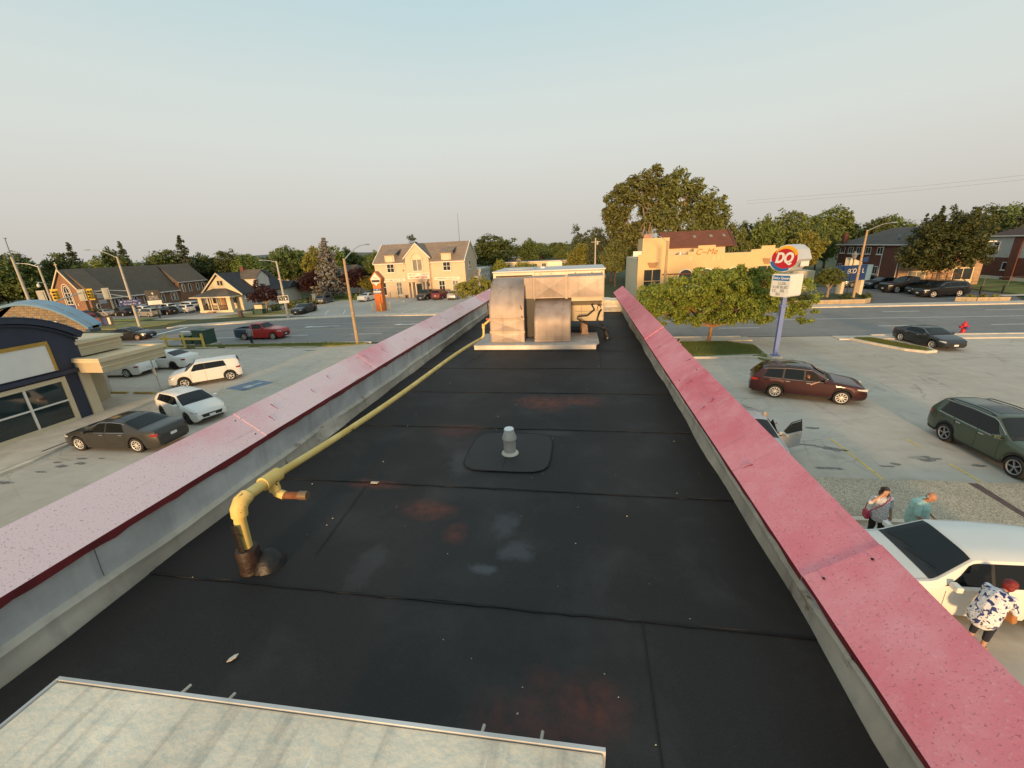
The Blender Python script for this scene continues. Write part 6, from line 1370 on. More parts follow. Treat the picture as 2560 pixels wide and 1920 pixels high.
struct('planting_bed', MB().prism([(22.4, 55.5), (33.1, 55.6), (34.2, 56.7), (36.6, 63.2), (32, 62.6), (24, 59)], -.02, .4), m_land); struct('planting_bed', MB().prism([(43.2, 56.0), (44.4, 55.3), (47.3, 55.2), (47.2, 56.4)], -.02, .42), m_land)
# --- fences, barrier, boxes, hydrant, stops
fn = thing('low_fence', 'low black rail fence beside the black crossover', 'fence', (50, 61.4, 0))
for x, y in ((47.6, 61.0), (49.4, 61.2), (52.3, 61.8)): MB().box(x-.08, y-.08, 0, x+.08, y+.08, 1.0).build('post', m_trim, fn)
for z in (.35, .85): MB().tube([(47.6, 61.0, z), (49.4, 61.2, z), (52.3, 61.8, z)], .04, 6).build('rail', m_trim, fn)
fc = thing('chain_fence', 'grey wire fence in front of the stucco house', 'fence', (60, 66.5, 0))
for x in (56.6, 59.6, 62.6): MB().tube([(x, 70, 0), (x, 70, 1.2)], .03, 6).build('post', m_plastic, fc)
for z in (.2, .7, 1.18): MB().tube([(56.6, 70, z), (63.5, 70, z)], .012, 5).build('wire', m_plastic, fc)
br = thing('yellow_barrier', 'yellow pipe barrier in front of the green utility boxes', 'barrier', (-39.4, 35.0, 0)); m_byel = mat('barrier_yellow', (.62, .42, .08), .6, 0, .08, 4)
for x, y in ((-41.5, 35.05), (-39.3, 34.95), (-37.1, 34.95)): MB().lathe([(.11, 0), (.11, 1.35), (.08, 1.42), (.0001, 1.44)], (x, y, 0), 12).build('post', m_byel, br, smooth=40)
MB().obox((-39.55, 34.85, .95), (5.0, .06, .22), -.02).build('rail', m_byel, br)
m_ugreen = mat('utility_green', (.035, .075, .05), .5, 0, .12, 3)
for (x0, y0, x1, y1, h, lb) in ((-39.2, 35.9, -37.7, 37.2, 1.5, 'large dark green utility box behind the yellow barrier'), (-40.9, 36.1, -39.7, 36.9, .95, 'smaller green utility box behind the yellow barrier')):
    t = thing('utility_box', lb, 'utility box', ((x0+x1)/2, (y0+y1)/2, 0)); MB().box(x0, y0, .1, x1, y1, h).build('cabinet', m_ugreen, t, bevel=.03); MB().prism([(x0-.04, h), (x1+.04, h), (x1+.04, h+.07), (x0-.04, h+.12)], y0-.05, y1+.05, 'Y').build('lid', m_ugreen, t); MB().box(x0-.2, y0-.2, -.01, x1+.2, y1+.2, .098).build('pad', m_conc, t); MB().box((x0+x1)/2-.01, y0-.012, .2, (x0+x1)/2+.01, y0-.001, h-.1).build('door_gap', m_seamc, t)
hy = thing('fire_hydrant', 'red fire hydrant beside the road', 'hydrant', (30.3, 38.0, 0)); m_hyd = mat('hydrant_red', (.50, .02, .035), .5, 0, .06, 4)
MB().lathe([(.20, 0), (.20, .06), (.14, .07), (.14, .62), (.19, .64), (.19, .70), (.15, .76), (.10, .86), (.05, .90), (.05, .98), (.0001, .985)], (30.3, 38.0, .05), 14).build('barrel', m_hyd, hy, smooth=40); MB().lathe([(.10, -.30), (.10, -.22), (.075, -.2), (.075, .2), (.10, .22), (.10, .30)], (30.3, 38.0, .57), 10, 'X').build('outlets', m_hyd, hy, smooth=40); MB().lathe([(.12, -.32), (.12, -.2), (.09, -.1)], (30.3, 38, .52), 10, 'Y').build('pumper_cap', m_bluep, hy, smooth=40)
m_stop = mat('yellow_stop', (.52, .38, .12), .85, 0, .2, 5); m_stopg = mat('pale_stop', (.47, .41, .28), .9, 0, .15, 4)
def wheel_stop(label, x, y, rz, L, m, g=None):
    b = MB(Matrix.Translation((x, y, 0)) @ Matrix.Rotation(rz, 4, 'Z')); b.prism([(-.1, 0), (.1, 0), (.07, .12), (-.07, .12)], -L/2, L/2, 'X')
    b.v = [v for v in b.v]; tag(b.build('wheel_stop', m, bevel=.015), label, 'wheel stop', g)
for x in (-43.6, -40.2, -36.6, -33.2, -29.4, -25.9): wheel_stop('long pale concrete wheel stop along the grass verge', x, 34.72, .01, 2.5, m_stopg, 'wheel stops along the verge')
wheel_stop('yellow wheel stop beneath the nose of the charcoal saloon', -24.75, 14.3, PI/2, 1.5, m_stop); wheel_stop('yellow wheel stop nearest the tan entrance wall', -30.7, 21.75, 0, 1.3, m_stop); wheel_stop('yellow wheel stop beside the leaning parking sign', -28.7, 21.75, 0, 1.6, m_stop)
pk = thing('parking_sign', 'small leaning parking sign post beside the white hatchback', 'sign', (-27.6, 22.0, 0)); MB().tube([(-27.6, 22.0, 0), (-27.75, 22.05, 2.35)], .035, 6).build('post', m_alu, pk); MB().obox((-27.75, 22.0, 2.3), (.5, .04, .14), .3).build('plate', m_sand, pk); MB().obox((-27.68, 21.98, 1.45), (.16, .03, .5), .3).build('label', m_signw, pk); MB().lathe([(.14, 0), (.06, .06), (.04, .15)], (-27.6, 22, 0), 10).build('base', m_trim, pk)
tag(MB().lathe([(.42, 0), (.34, .2), (.32, .85), (.28, .95), (.0001, .97)], (-50.5, 55.0, 0), 12).build('tree_stump', mat('bark_dark', (.10, .075, .055), .95, 0, .3, 6, .6, 20), smooth=50), 'dark tree stump standing by the pavement before the cottage', 'stump')
gpz = thing('gate_post', 'pale stone gate post beside the grey estate car', 'gate post', (-48.6, 70.8, 0)); MB().box(-48.9, 70.5, 0, -48.3, 71.1, 1.5).build('pier', m_cream2, gpz); MB().box(-49.0, 70.4, 1.502, -48.2, 71.2, 1.62).build('cap', m_cream2, gpz)
bt_ = thing('dark_box', 'dark green box beside the cottage garden fence', 'utility box', (-49.6, 57.6, 0)); MB().box(-50.4, 57.3, 0, -48.7, 58.2, .7).build('cabinet', m_ugreen, bt_, bevel=.03); MB().box(-50.45, 57.25, .702, -48.65, 58.25, .76).build('lid', m_ugreen, bt_)
gf = thing('garden_fence', 'dark picket fence along the cottage garden', 'fence', (-49.6, 63, 0))
for k in range(13): MB().box(-49.2+.18*k, 60.0+.75*k-.03, 0, -49.14+.18*k, 60.0+.75*k+.03, 1.1).build('post', m_trim, gf)
for z in (.3, 1.0): MB().tube([(-49.17, 60, z), (-47.0, 69, z)], .025, 5).build('rail', m_trim, gf)
bb_ = thing('dumpster', 'pale bin beside the cottage wall', 'bin', (-51.5, 60.5, 0)); MB().box(-52.2, 60.0, 0, -50.8, 61.2, 1.15).build('bin_body', m_cream2, bb_); MB().box(-52.25, 59.95, 1.152, -50.75, 61.25, 1.22).build('lid', m_dkdoor, bb_)
# overhead cables at the right
for k, (z0, z1) in enumerate(((16.5, 19.5), (15.8, 18.6), (10.4, 12.0))):
    P = [(40+i*8, 118-i*3.2, z0+(z1-z0)*i/10-1.2*math.sin(PI*i/10)) for i in range(11)]
    tag(MB().tube(P, .016, 4).build('overhead_cable', m_plastic), ('upper overhead cable above the brick house', 'second overhead cable just below the upper one', 'low overhead cable behind the brick house roof')[k], 'cable')
P = [(-6+i*1.6, 132, 7.6-.3*math.sin(PI*i/10)) for i in range(11)]
# ---------------------------------------------------------------- trees and plants
def m_leaff(name, a, b, trans=.25):
    m, nt, p, o = new_mat(name)
    g = node(nt, 'ShaderNodeNewGeometry'); v = coords(nt)
    oi = node(nt, 'ShaderNodeObjectInfo')
    f = mul(nt, g.outputs['Random Per Island'], .6); f = mul(nt, f, mul(nt, noise(nt, v, .55, 3), .5), 'ADD')
    c = mix(nt, f, a, b)
    hv = node(nt, 'ShaderNodeHueSaturation', {'Color': c, 'Hue': 0.5, 'Value': 1.0, 'Saturation': 1.0})
    nt.links.new(mul(nt, mul(nt, oi.outputs['Random'], .035), .4825, 'ADD'), hv.inputs['Hue']); nt.links.new(mul(nt, mul(nt, oi.outputs['Random'], .35), .82, 'ADD'), hv.inputs['Value'])
    nt.links.new(hv.outputs[0], p.inputs['Base Color']); p.inputs['Roughness'].default_value = .55; p.inputs['Specular IOR Level'].default_value = .3
    t = node(nt, 'ShaderNodeBsdfTranslucent', {'Color': hv.outputs[0]}); mx = node(nt, 'ShaderNodeMixShader', {0: trans, 1: p.outputs[0], 2: t.outputs[0]})
    nt.links.new(mx.outputs[0], o.inputs[0]); return m
LF = {'d': m_leaff('dark_leaf', (.045, .070, .018), (.155, .185, .048)), 'g': m_leaff('green_leaf', (.062, .096, .022), (.215, .25, .060)), 'y': m_leaff('yellow_green_leaf', (.13, .145, .024), (.36, .32, .06)),
      'l': m_leaff('locust_leaf', (.095, .135, .022), (.38, .39, .07), .4), 'r': m_leaff('red_leaf', (.16, .03, .012), (.30, .07, .025)), 'p': m_leaff('purple_leaf', (.022, .010, .012), (.085, .028, .028)),
      'c': m_leaff('conifer_needle', (.032, .048, .024), (.10, .115, .055), .1), 'b': m_leaff('blue_spruce_needle', (.15, .15, .13), (.38, .36, .31), .1), 'w': m_leaff('cottonwood_leaf', (.070, .090, .026), (.26, .27, .085)), 'm': m_leaff('maple_leaf', (.034, .052, .017), (.115, .125, .038))}
m_bark = mat('bark', (.13, .095, .068), .95, 0, .3, 5, .7, 14); m_barkl = mat('pale_bark', (.26, .20, .14), .95, 0, .25, 5, .5, 14); m_barko = mat('orange_bark', (.27, .15, .075), .95, 0, .25, 5, .5, 14)
def leaf_mesh(name, cen, rad_, nper, size, rng, flat=.75, droop=0.):
    cen = np.asarray(cen, float); N = len(cen)*nper
    c = np.repeat(cen, nper, 0); r = np.repeat(np.asarray(rad_, float), nper)[:, None]
    d = rng.normal(size=(N, 3)); d /= np.linalg.norm(d, axis=1)[:, None]
    p = c+d*(rng.random((N, 1))**.45)*r*np.array([1, 1, flat])
    n = d*.6+rng.normal(size=(N, 3))*.55+np.array([0, 0, .55]); n /= np.linalg.norm(n, axis=1)[:, None]
    a = np.cross(n, rng.normal(size=(N, 3))); a /= np.linalg.norm(a, axis=1)[:, None]; a[:, 2] -= droop; b = np.cross(n, a)
    s = size*(.45+1.3*rng.random((N, 1))**1.6)
    V = np.stack([p-a*s, p+b*s*.5, p+a*s, p-b*s*.5], 1).reshape(-1, 3)
    me = bpy.data.meshes.new(name); me.vertices.add(N*4); me.vertices.foreach_set('co', V.ravel())
    me.loops.add(N*4); me.loops.foreach_set('vertex_index', np.arange(N*4)); me.polygons.add(N); me.polygons.foreach_set('loop_start', np.arange(N)*4); me.polygons.foreach_set('loop_total', np.full(N, 4))
    me.update(); return me
def branchy(b, p0, p1, r0, r1, rng, k=5, wob=.06):
    p0, p1 = np.array(p0, float), np.array(p1, float); L = np.linalg.norm(p1-p0); P = []
    for i in range(k+1):
        t = i/k; P.append(tuple(p0+(p1-p0)*t+rng.normal(size=3)*L*wob*math.sin(PI*t)+np.array([0, 0, -L*.07*math.sin(PI*t)*-1])))
    b.tube(P, [r0+(r1-r0)*i/k for i in range(k+1)], 6); return P
def lobes_points(lobes, n, rng, shell=.55):
    P = []; vol = [a[1]*a[2]*a[3] for a in [(0,)+tuple(l[1]) for l in lobes]]; s = sum(vol)
    for (c, r), v in zip(lobes, vol):
        k = max(3, int(n*v/s)); d = rng.normal(size=(k, 3)); d /= np.linalg.norm(d, axis=1)[:, None]
        P.append(np.array(c)+d*(shell+(1-shell)*rng.random((k, 1))**.6)*np.array(r))
    return np.concatenate(P)
TM = {}
def tree_meshes(key, lobes, trunk_h, r0, n, crad, nper, size, seed, leaf, bark=None, flat=.75, ztrim=None, twigs=10, multi=None, droop=0., shell=.55):
    if key in TM: return TM[key]
    rng = np.random.default_rng(seed); C = lobes_points(lobes, n, rng, shell)
    if ztrim is not None: C = C[C[:, 2] > ztrim]
    me = leaf_mesh('crown', C, crad*(.6+.8*rng.random(len(C))), nper, size, rng, flat, droop); me.materials.append(LF[leaf])
    b = MB(); top = np.mean([l[0] for l in lobes], 0); top = (top[0], top[1], max(trunk_h*1.4, top[2]))
    stems = multi or [((0, 0, 0), (top[0]*.3, top[1]*.3, trunk_h))]
    for s0, s1 in stems:
        branchy(b, s0, s1, r0, r0*.7, rng, 4, .02)
        for c, r in lobes:
            if multi and np.linalg.norm(np.array(c[:2])-np.array(s1[:2])) > 4.5: continue
            Q = branchy(b, s1, c, r0*.5, r0*.15, rng)
            for i in rng.choice(len(C), min(twigs, len(C)), False):
                if np.linalg.norm(C[i]-np.array(c)) < max(r)*1.3: branchy(b, Q[rng.integers(2, len(Q))], C[i], r0*.16, r0*.03, rng, 3)
    o = b.build('trunk', bark or m_bark, smooth=60, recalc=False); td = o.data; bpy.data.objects.remove(o)
    TM[key] = (me, td); return TM[key]
def plant_tree(name, label, meshes, loc, sx=1., sz=1., rz=0., group=None, cat='tree', mats=None):
    t = thing(name, label, cat, loc, rz, group); t.scale = (sx, sx, sz)
    for nm, me in (('crown', meshes[0]), ('trunk', meshes[1])):
        if me is None: continue
        o = link(bpy.data.objects.new(nm, me)); o.parent = t
        if nm == 'crown' and mats:
            o.material_slots[0].link = 'OBJECT'; o.material_slots[0].material = mats
    return t
def rnd_lobes(seed, n=7, R=.42, zc=.62, h=.36):
    r = random.Random(seed); L = [((0, 0, zc), (R*.75, R*.75, h*.9))]
    for i in range(n):
        a = 2*PI*i/n+r.uniform(-.3, .3); q = R*r.uniform(.45, .72); L.append(((q*math.cos(a), q*math.sin(a), zc+r.uniform(-.16, .16)), (R*r.uniform(.34, .5),)*2+(h*r.uniform(.36, .55),)))
    L.append(((r.uniform(-.1, .1), r.uniform(-.1, .1), zc+.2), (R*.45, R*.45, .17))); return L
# generic broadleaf crowns, one metre high and about 0.85 m wide, scaled per tree
GEN = [tree_meshes('gen%d' % i, rnd_lobes(40+i), .3, .022, 260, .085, 34, .022, 100+i, 'g', twigs=6) for i in range(4)]
COL_ = [tree_meshes('col%d' % i, [((0, 0, .35), (.17, .17, .22)), ((.03, .02, .6), (.15, .14, .22)), ((-.02, 0, .84), (.09, .09, .16)), ((.1, -.05, .45), (.1, .1, .12)), ((-.1, .06, .55), (.1, .1, .14))], .2, .018, 170, .06, 30, .018, 140+i, 'c', twigs=4) for i in range(2)]
def conifer(seed, leaf, layers=24, w=.22, dens=1.):
    rng = np.random.default_rng(seed); C = []; R = []; b = MB(); b.tube([(0, 0, 0), (0, 0, .5), (0, 0, 1)], [.022, .014, .002], 6)
    for i in range(layers):
        t = i/(layers-1); z = .10+.88*t; L = w*(1-t)**.85*(1+.18*rng.normal()*.6)+.012; nb = int(6+8*(1-t))
        for j in range(nb):
            a = 2*PI*(j+rng.random()*.7)/nb+i; l = L*(.75+.5*rng.random()); z = .10+.88*t+.018*rng.normal(); e = (l*math.cos(a), l*math.sin(a), z-.10*l+.10*rng.normal()*l)
            b.tube([(0, 0, z), e], [.004*(1-t)+.0015, .001], 4)
            m = max(2, int(6*l/w)+1)
            for q in range(m): s = (q+1)/m; C.append((e[0]*s, e[1]*s, z+(e[2]-z)*s)); R.append(.022+.030*(1-t)*(1-.5*s))
    me = leaf_mesh('crown', C, R, int(9*dens), .017, rng, .55, .25); me.materials.append(LF[leaf])
    o = b.build('trunk', m_bark, recalc=False); td = o.data; bpy.data.objects.remove(o); return (me, td)
CON = [conifer(7, 'c', 20, .22), conifer(8, 'c', 18, .26, .9)]; SPR = conifer(9, 'b', 30, .22, 1.2)
BG = [(-102.2, 62.8, 10.7, 8.7, 'd'), (-108.4, 57.6, 8.6, 6.1, 'g'), (-110.0, 78.3, 13.2, 3.8, 'c'), (-103.0, 70.8, 11.3, 6.4, 'd'), (-99.7, 74.0, 9.6, 7.1, 'l'), (-110.3, 86.3, 12.3, 6.6, 'a'), (-116.6, 94.4, 13.8, 2.7, 'c'), (-99.9, 90.2, 11.5, 9.9, 'd'), (-94.3, 90.3, 14.1, 5.7, 'c'), (-97.7, 98.1, 10.3, 7.9, 'g'), (-90.4, 98.4, 10.7, 10.8, 'd'), (-98.8, 112.9, 9.9, 9.4, 'g'), (-65.7, 88.9, 10.8, 9.7, 'd'), (-74.1, 104.7, 9.9, 7.2, 'g'), (-54.3, 81.9, 10.4, 5.9, 'y'), (-59.9, 96.2, 10.6, 7.4, 'g'), (-68.6, 122.1, 8.7, 8.5, 'd'), (-45.9, 91.4, 8.8, 5.5, 'g'), (-51.1, 112.6, 9.5, 6.4, 'g'), (-44.0, 110.8, 13.0, 6.4, 'k'), (-25.0, 121.4, 12.0, 13.7, 'd'), (-15.2, 127.7, 10.4, 8.0, 'd'), (-21.5, 219.0, 9.8, 12.1, 'g'), (-13.0, 229.6, 9.8, 12.6, 'd'), (-12.8, 139.4, 5.8, 2.8, 'r'), (-6.5, 149.9, 6.8, 5.5, 'g'), (-1.0, 120.0, 13.3, 4.7, 'k'), (1.8, 122.0, 12.3, 5.5, 'k'), (.2, 100.0, 8.5, 8.2, 'y'), (6.5, 94.8, 7.4, 6.0, 'g'), (-18.6, 98.3, 5.7, 4.6, 'y'), (-13.1, 99.1, 5.0, 5.6, 'y'), (31.6, 93.6, 11.1, 6.3, 'd'), (32.5, 84.5, 11.6, 6.2, 'g'), (39.0, 90.6, 12.6, 8.5, 'g'), (38.4, 81.8, 8.8, 5.4, 'y'), (56.6, 111.8, 14.0, 10.7, 'a'), (70.3, 113.4, 11.3, 10.5, 'g'), (73.6, 105.0, 12.2, 3.2, 'c'), (69.1, 102.1, 10.8, 3.9, 'c'), (77.9, 100.5, 12.1, 8.7, 'd'), (80.3, 94.6, 12.0, 4.9, 'k'), (44.2, 93.7, 9.9, 6.7, 'd'), (33.6, 90.3, 7.7, 5.0, 'g'), (90, 110, 12.5, 9, 'g'), (-60, 104, 10.0, 7.5, 'd'), (-83, 96, 9.6, 8, 'g'), (-78, 110, 10.2, 8.5, 'd'), (-36, 125, 10.5, 8, 'g'), (14, 101, 10.5, 6, 'd'), (8, 106, 9.0, 6.5, 'g'), (-2, 165, 8.5, 8, 'd'), (-120, 74, 12, 9, 'd'), (-30, 150, 9.0, 9, 'd'), (-8, 190, 9.4, 11, 'g'), (4, 180, 9.2, 10, 'd'), (-17, 170, 8.8, 9, 'g'), (-112, 66, 9.5, 6, 'g'), (24.5, 97, 9.8, 6, 'd'), (-48, 122, 9.5, 8, 'd'), (-86, 112, 10.5, 9, 'g'), (48, 98, 10.5, 7, 'g'), (62, 104, 11, 7.5, 'd')]
KN = {'d': ('broadleaf_tree', 'dark green broadleaf tree in the background treeline'), 'g': ('broadleaf_tree', 'mid green broadleaf tree in the background treeline'), 'y': ('broadleaf_tree', 'yellow green tree in the background treeline'), 'l': ('broadleaf_tree', 'light green tree behind the brick church roof'), 'a': ('broadleaf_tree', 'loose airy crowned tree standing above the treeline'), 'c': ('conifer_tree', 'pointed dark conifer in the background treeline'), 'k': ('columnar_tree', 'tall columnar dark tree in the background treeline'), 'r': ('broadleaf_tree', 'small bright red autumn tree far down the street')}
def where(x, y):
    if y > 140: return 'far down the valley beyond the rooftop unit'
    if x < -98: return 'left of the church ridge cross'
    if x < -82: return 'behind the brick church roof'
    if x < -62: return 'behind the cottage and church gap'
    if x < -42: return 'beyond the blue spruce and purple trees'
    if x < -28: return 'behind the cream building roof'
    if x < -9: return 'between the cream building and the utility pole'
    if x < 15: return 'left of the yellow cafe'
    if x < 50: return 'between the cafe and the brick house'
    return 'behind the brick house roofs'
for i, (x, y, h, w, k) in enumerate(BG):
    nm, lb = KN[k]; rz = (i*1.7) % 6.28
    if k == 'c': me = CON[i % 2]; sx = h*.85 if w < 4.5 else h*1.0
    elif k == 'k': me = COL_[i % 2]; sx = w/.42
    else: me = GEN[i % 4]; sx = w/.80
    if k not in 'lr': lb = lb.replace('in the background treeline', where(x, y)).replace('standing above the treeline', where(x, y))
    plant_tree(nm, lb, me, (x, y, 0), sx, h, rz, 'trees '+where(x, y), mats=LF[{'a': 'g', 'k': 'c'}.get(k, k)])
# distant wood on the rise far behind
def far_wood():
    rng = np.random.default_rng(77); C = []; R = []
    for i in range(900):
        a = rad(rng.uniform(25, 160)); d = rng.uniform(200, 420); x, y = d*math.cos(a)*1.25, d*math.sin(a); h = rng.uniform(5, 8.5)+max(0, (d-260)*.018)
        for q in range(7): C.append((x+rng.normal()*2.6, y+rng.normal()*2.2, h*(.35+.6*rng.random()))); R.append(rng.uniform(1.3, 2.6))
    me = leaf_mesh('distant_wood', C, R, 12, .8, rng); me.materials.append(LF['d']); o = link(bpy.data.objects.new('distant_wood', me)); tag(o, 'distant green wood along the horizon', 'wood', kind='stuff')
far_wood()
b = MB(); rows = []
for i in range(61):
    a = rad(20+140*i/60); r = [];
    for d, z in ((430, -.05), (620, 5), (900, 10), (1300, 13), (1800, 8)): r.append((d*math.cos(a)*1.3, d*math.sin(a), z*(1+.35*math.sin(i*.33)+.2*math.sin(i*.9+1)) if z > 0 else z))
    rows.append(r)
b.grid(rows); struct('hills', b, m_leaff('far_hill_green', (.03, .042, .024), (.06, .072, .038), .0), smooth=60)
# --- trees with their own look
# the street tree beside the pylon sign: wide, flat-topped, feathery
Lq = [((-3.8, 0, 3.6), (2.6, 2.2, 1.45)), ((-1.6, -.5, 4.5), (2.3, 2.0, 1.45)), ((1.0, .3, 4.75), (2.5, 2.2, 1.4)), ((3.6, 0, 4.6), (2.3, 2.0, 1.4)), ((5.7, .2, 3.7), (1.9, 1.7, 1.5)), ((-2.6, 1.2, 2.9), (2.2, 1.6, 1.1)), ((2.4, -1.0, 3.2), (2.4, 1.6, 1.2)), ((6.6, 0, 2.6), (1.2, 1.1, 1.0)), ((-4.9, .4, 2.7), (1.5, 1.4, 1.0)), ((.2, .8, 3.3), (2.0, 1.6, 1.2)), ((-1.4, -.6, 2.6), (1.9, 1.6, .9)), ((1.2, -.5, 2.5), (1.9, 1.6, .9)), ((4.2, -.4, 2.5), (1.8, 1.5, .9)), ((-3.6, -.5, 2.3), (1.5, 1.4, .7))]
plant_tree('street_tree', 'wide leafy street tree with orange brown trunk beside the pylon sign', tree_meshes('dq', Lq, 1.35, .17, 700, .46, 120, .085, 5, 'l', m_barko, .6, twigs=26, droop=.25), (10.4, 35.5, 0))
# the two cottonwoods behind the cafe
Lw = [((-4.6, 0, 14.5), (3.2, 2.8, 3.4)), ((-3.8, .5, 9.6), (3.4, 2.8, 3.0)), ((-1.4, 0, 17.0), (2.6, 2.4, 2.8)), ((1.2, .3, 18.4), (1.8, 1.8, 2.4)), ((1.6, -.5, 13.2), (3.2, 2.8, 3.8)), ((5.2, 0, 16.8), (3.2, 2.8, 3.2)), ((8.6, .4, 14.4), (2.8, 2.6, 3.6)), ((11.6, 0, 12.4), (2.8, 2.4, 3.0)), ((9.6, -.3, 9.0), (3.6, 2.6, 2.8)), ((4.8, .3, 10.2), (3.0, 2.6, 3.0)), ((13.2, 0, 9.6), (2.0, 2.0, 2.2)), ((-5.6, .2, 12.0), (2.0, 2.0, 2.2))]
wA = [l for l in Lw if l[0][0] < 1.5]; wB = [((l[0][0]-7.0, l[0][1], l[0][2]), l[1]) for l in Lw if l[0][0] >= 1.5]
plant_tree('cottonwood_tree', 'tall cottonwood with twin pale trunks left of the red tile roof', tree_meshes('cwA', wA, 7.2, .42, 300, .85, 52, .26, 6, 'w', m_barkl, .8, twigs=14, multi=[((0, 0, 0), (-1.2, 0, 7.2)), ((.6, .4, 0), (1.0, .3, 8.0))], shell=.3), (12.0, 86, 0), 1.02, 1.02)
plant_tree('cottonwood_tree', 'broad cottonwood rising behind the red tile roof', tree_meshes('cwB', wB, 6.6, .42, 440, .85, 52, .26, 16, 'w', m_barkl, .8, twigs=14, multi=[((0, 0, 0), (-1.6, 0, 7.0)), ((.5, .4, 0), (2.6, .2, 6.6))], shell=.3), (19.6, 88, 0), 1.06, 1.02)
for x, y, h, w, lb in ((6.5, 84, 9.0, 6.2, 'rounded green tree left of the yellow cafe'), (29.0, 86, 9.6, 6.0, 'slim feathery tree right of the cottonwoods'), (3.4, 92, 11.5, 4.5, 'dark bushy tree between the columnar trees and the cafe')):
    plant_tree('broadleaf_tree', lb, GEN[int(x) % 4], (x, y, 0), w/.8, h, x, mats=LF['w' if x > 4 else 'c'])
# street maple in front of the brick house
plant_tree('maple_tree', 'dense dark green maple in front of the brick house', tree_meshes('maple', [((0, 0, 5.2), (3.5, 3.0, 2.8)), ((-2.5, 0, 4.5), (2.2, 2.0, 1.8)), ((2.6, .2, 4.6), (2.3, 2.0, 1.8)), ((.4, 0, 7.9), (2.3, 2.0, 2.1)), ((-1.4, .3, 6.8), (2.0, 2.0, 1.8)), ((1.9, -.2, 6.8), (2.0, 2.0, 1.8))], 2.2, .2, 420, .62, 62, .15, 18, 'm', m_bark, .8, twigs=8), (48.0, 66.4, .05), 1.12, 1.08)
plant_tree('small_tree', 'small round headed tree with thick trunk in the motel planter', tree_meshes('moun', [((0, 0, 2.55), (1.25, 1.15, .85)), ((-.7, 0, 2.3), (.8, .8, .6)), ((.75, .1, 2.35), (.8, .8, .6)), ((.1, 0, 3.0), (.9, .8, .55))], .9, .17, 170, .26, 60, .075, 19, 'g', m_barkl, .8, twigs=8), (30.9, 58.9, .3), 1.15, 1.05)
Lp = [((0, 0, 2.6), (1.9, 1.7, .85)), ((-1.4, 0, 2.2), (1.3, 1.2, .7)), ((1.5, .1, 2.3), (1.3, 1.2, .75)), ((-.7, .2, 3.7), (.9, .8, .8)), ((-1.2, .1, 4.5), (.55, .5, .5)), ((.7, 0, 3.2), (.9, .8, .6))]
PUR = tree_meshes('purp', Lp, 1.3, .13, 190, .36, 34, .11, 21, 'p', m_barkl, .75, twigs=10)
plant_tree('purple_tree', 'purple leaved tree with bare upper branches beside the cottage', PUR, (-49.0, 58.9, .05), 1.05, 1.05)
plant_tree('purple_tree', 'purple leaved bushy tree left of the blue spruce', GEN[1], (-53.0, 78.3, 0), 8.0, 5.6, mats=LF['p']); plant_tree('purple_tree', 'purple leaved bushy tree right of the blue spruce', GEN[2], (-44.8, 80.5, 0), 8.6, 5.8, mats=LF['p'])
plant_tree('spruce_tree', 'pale blue spruce with pointed tip between the purple trees', SPR, (-49.6, 78.4, 0), 13.5, 11.3)
plant_tree('broadleaf_tree', 'bright green bush beside the cream building corner', GEN[3], (-41.6, 79.5, 0), 6.2, 4.2, mats=LF['y'])
plant_tree('broadleaf_tree', 'green tree beside the left gable of the cream building', GEN[0], (-42.6, 84.0, 0), 6.5, 7.6, mats=LF['g'])
for i, (x, y, h, w, k, lb) in enumerate(((-108, 59.5, 7.2, 7.0, 'c', 'dark conifer left of the parish hall'), (-99.8, 67.8, 7.4, 5.0, 'c', 'dark evergreen beside the church gable'), (-104, 65.5, 5.5, 5.0, 'c', 'dark bushy evergreen in front of the parish hall'))): plant_tree('evergreen_tree', lb, COL_[i % 2] if i else GEN[1], (x, y, 0), w/.5, h, i, mats=LF['c'])
def shrub(name, label, loc, r, h, leaf, n=60, nper=45, size=.06, group=None, seed=0, cat='shrub'):
    rng = np.random.default_rng(seed+int(abs(loc[0])*10)); d = rng.normal(size=(n, 3)); d /= np.linalg.norm(d, axis=1)[:, None]; d[:, 2] = np.abs(d[:, 2])
    C = d*(.4+.6*rng.random((n, 1)))*np.array([r, r, h]); me = leaf_mesh(name, C, np.full(n, r*.22), nper, size, rng); me.materials.append(LF[leaf]); o = link(bpy.data.objects.new(name, me)); o.location = loc; tag(o, label, cat, group)
plant_tree('street_tree', 'low leafy tree top showing beyond the left pink parapet', tree_meshes('left_tree', [((0, 0, 3.2), (2.0, 1.8, 1.1)), ((-1.3, 0, 2.7), (1.4, 1.3, .9)), ((1.4, .2, 2.9), (1.4, 1.3, .9))], 1.5, .12, 150, .34, 60, .09, 31, 'y', m_bark, .7, twigs=10, droop=.2), (-13.6, 54.0, 0), 1.15, 1.1)
shrub('hedge', 'clipped dark hedge behind the red saloon at the church', (-84.6, 61.0, 0), 1.6, 1.3, 'c', 50, 40, .10); shrub('shrub', 'round dark shrub by the stucco house wall', (62.2, 68.5, .05), 1.5, 1.3, 'm', 60, 40, .1)
for i, (x, y) in enumerate(((24.0, 57.0), (25.6, 57.2), (27.4, 57.4))): shrub('clipped_hedge', 'dark clipped hedge in the motel planter', (x, y, .38), 1.0, .9, 'm', 50, 40, .07, 'hedges in the motel planter', i, 'hedge')
for i, (x, y) in enumerate(((32.4, 57.6), (35.2, 58.6), (34.4, 57.3))): shrub('shrub', 'low shrub at the foot of the motel sign', (x, y, .38), .7, .5, 'd', 30, 35, .06, 'shrubs below the motel sign', i)
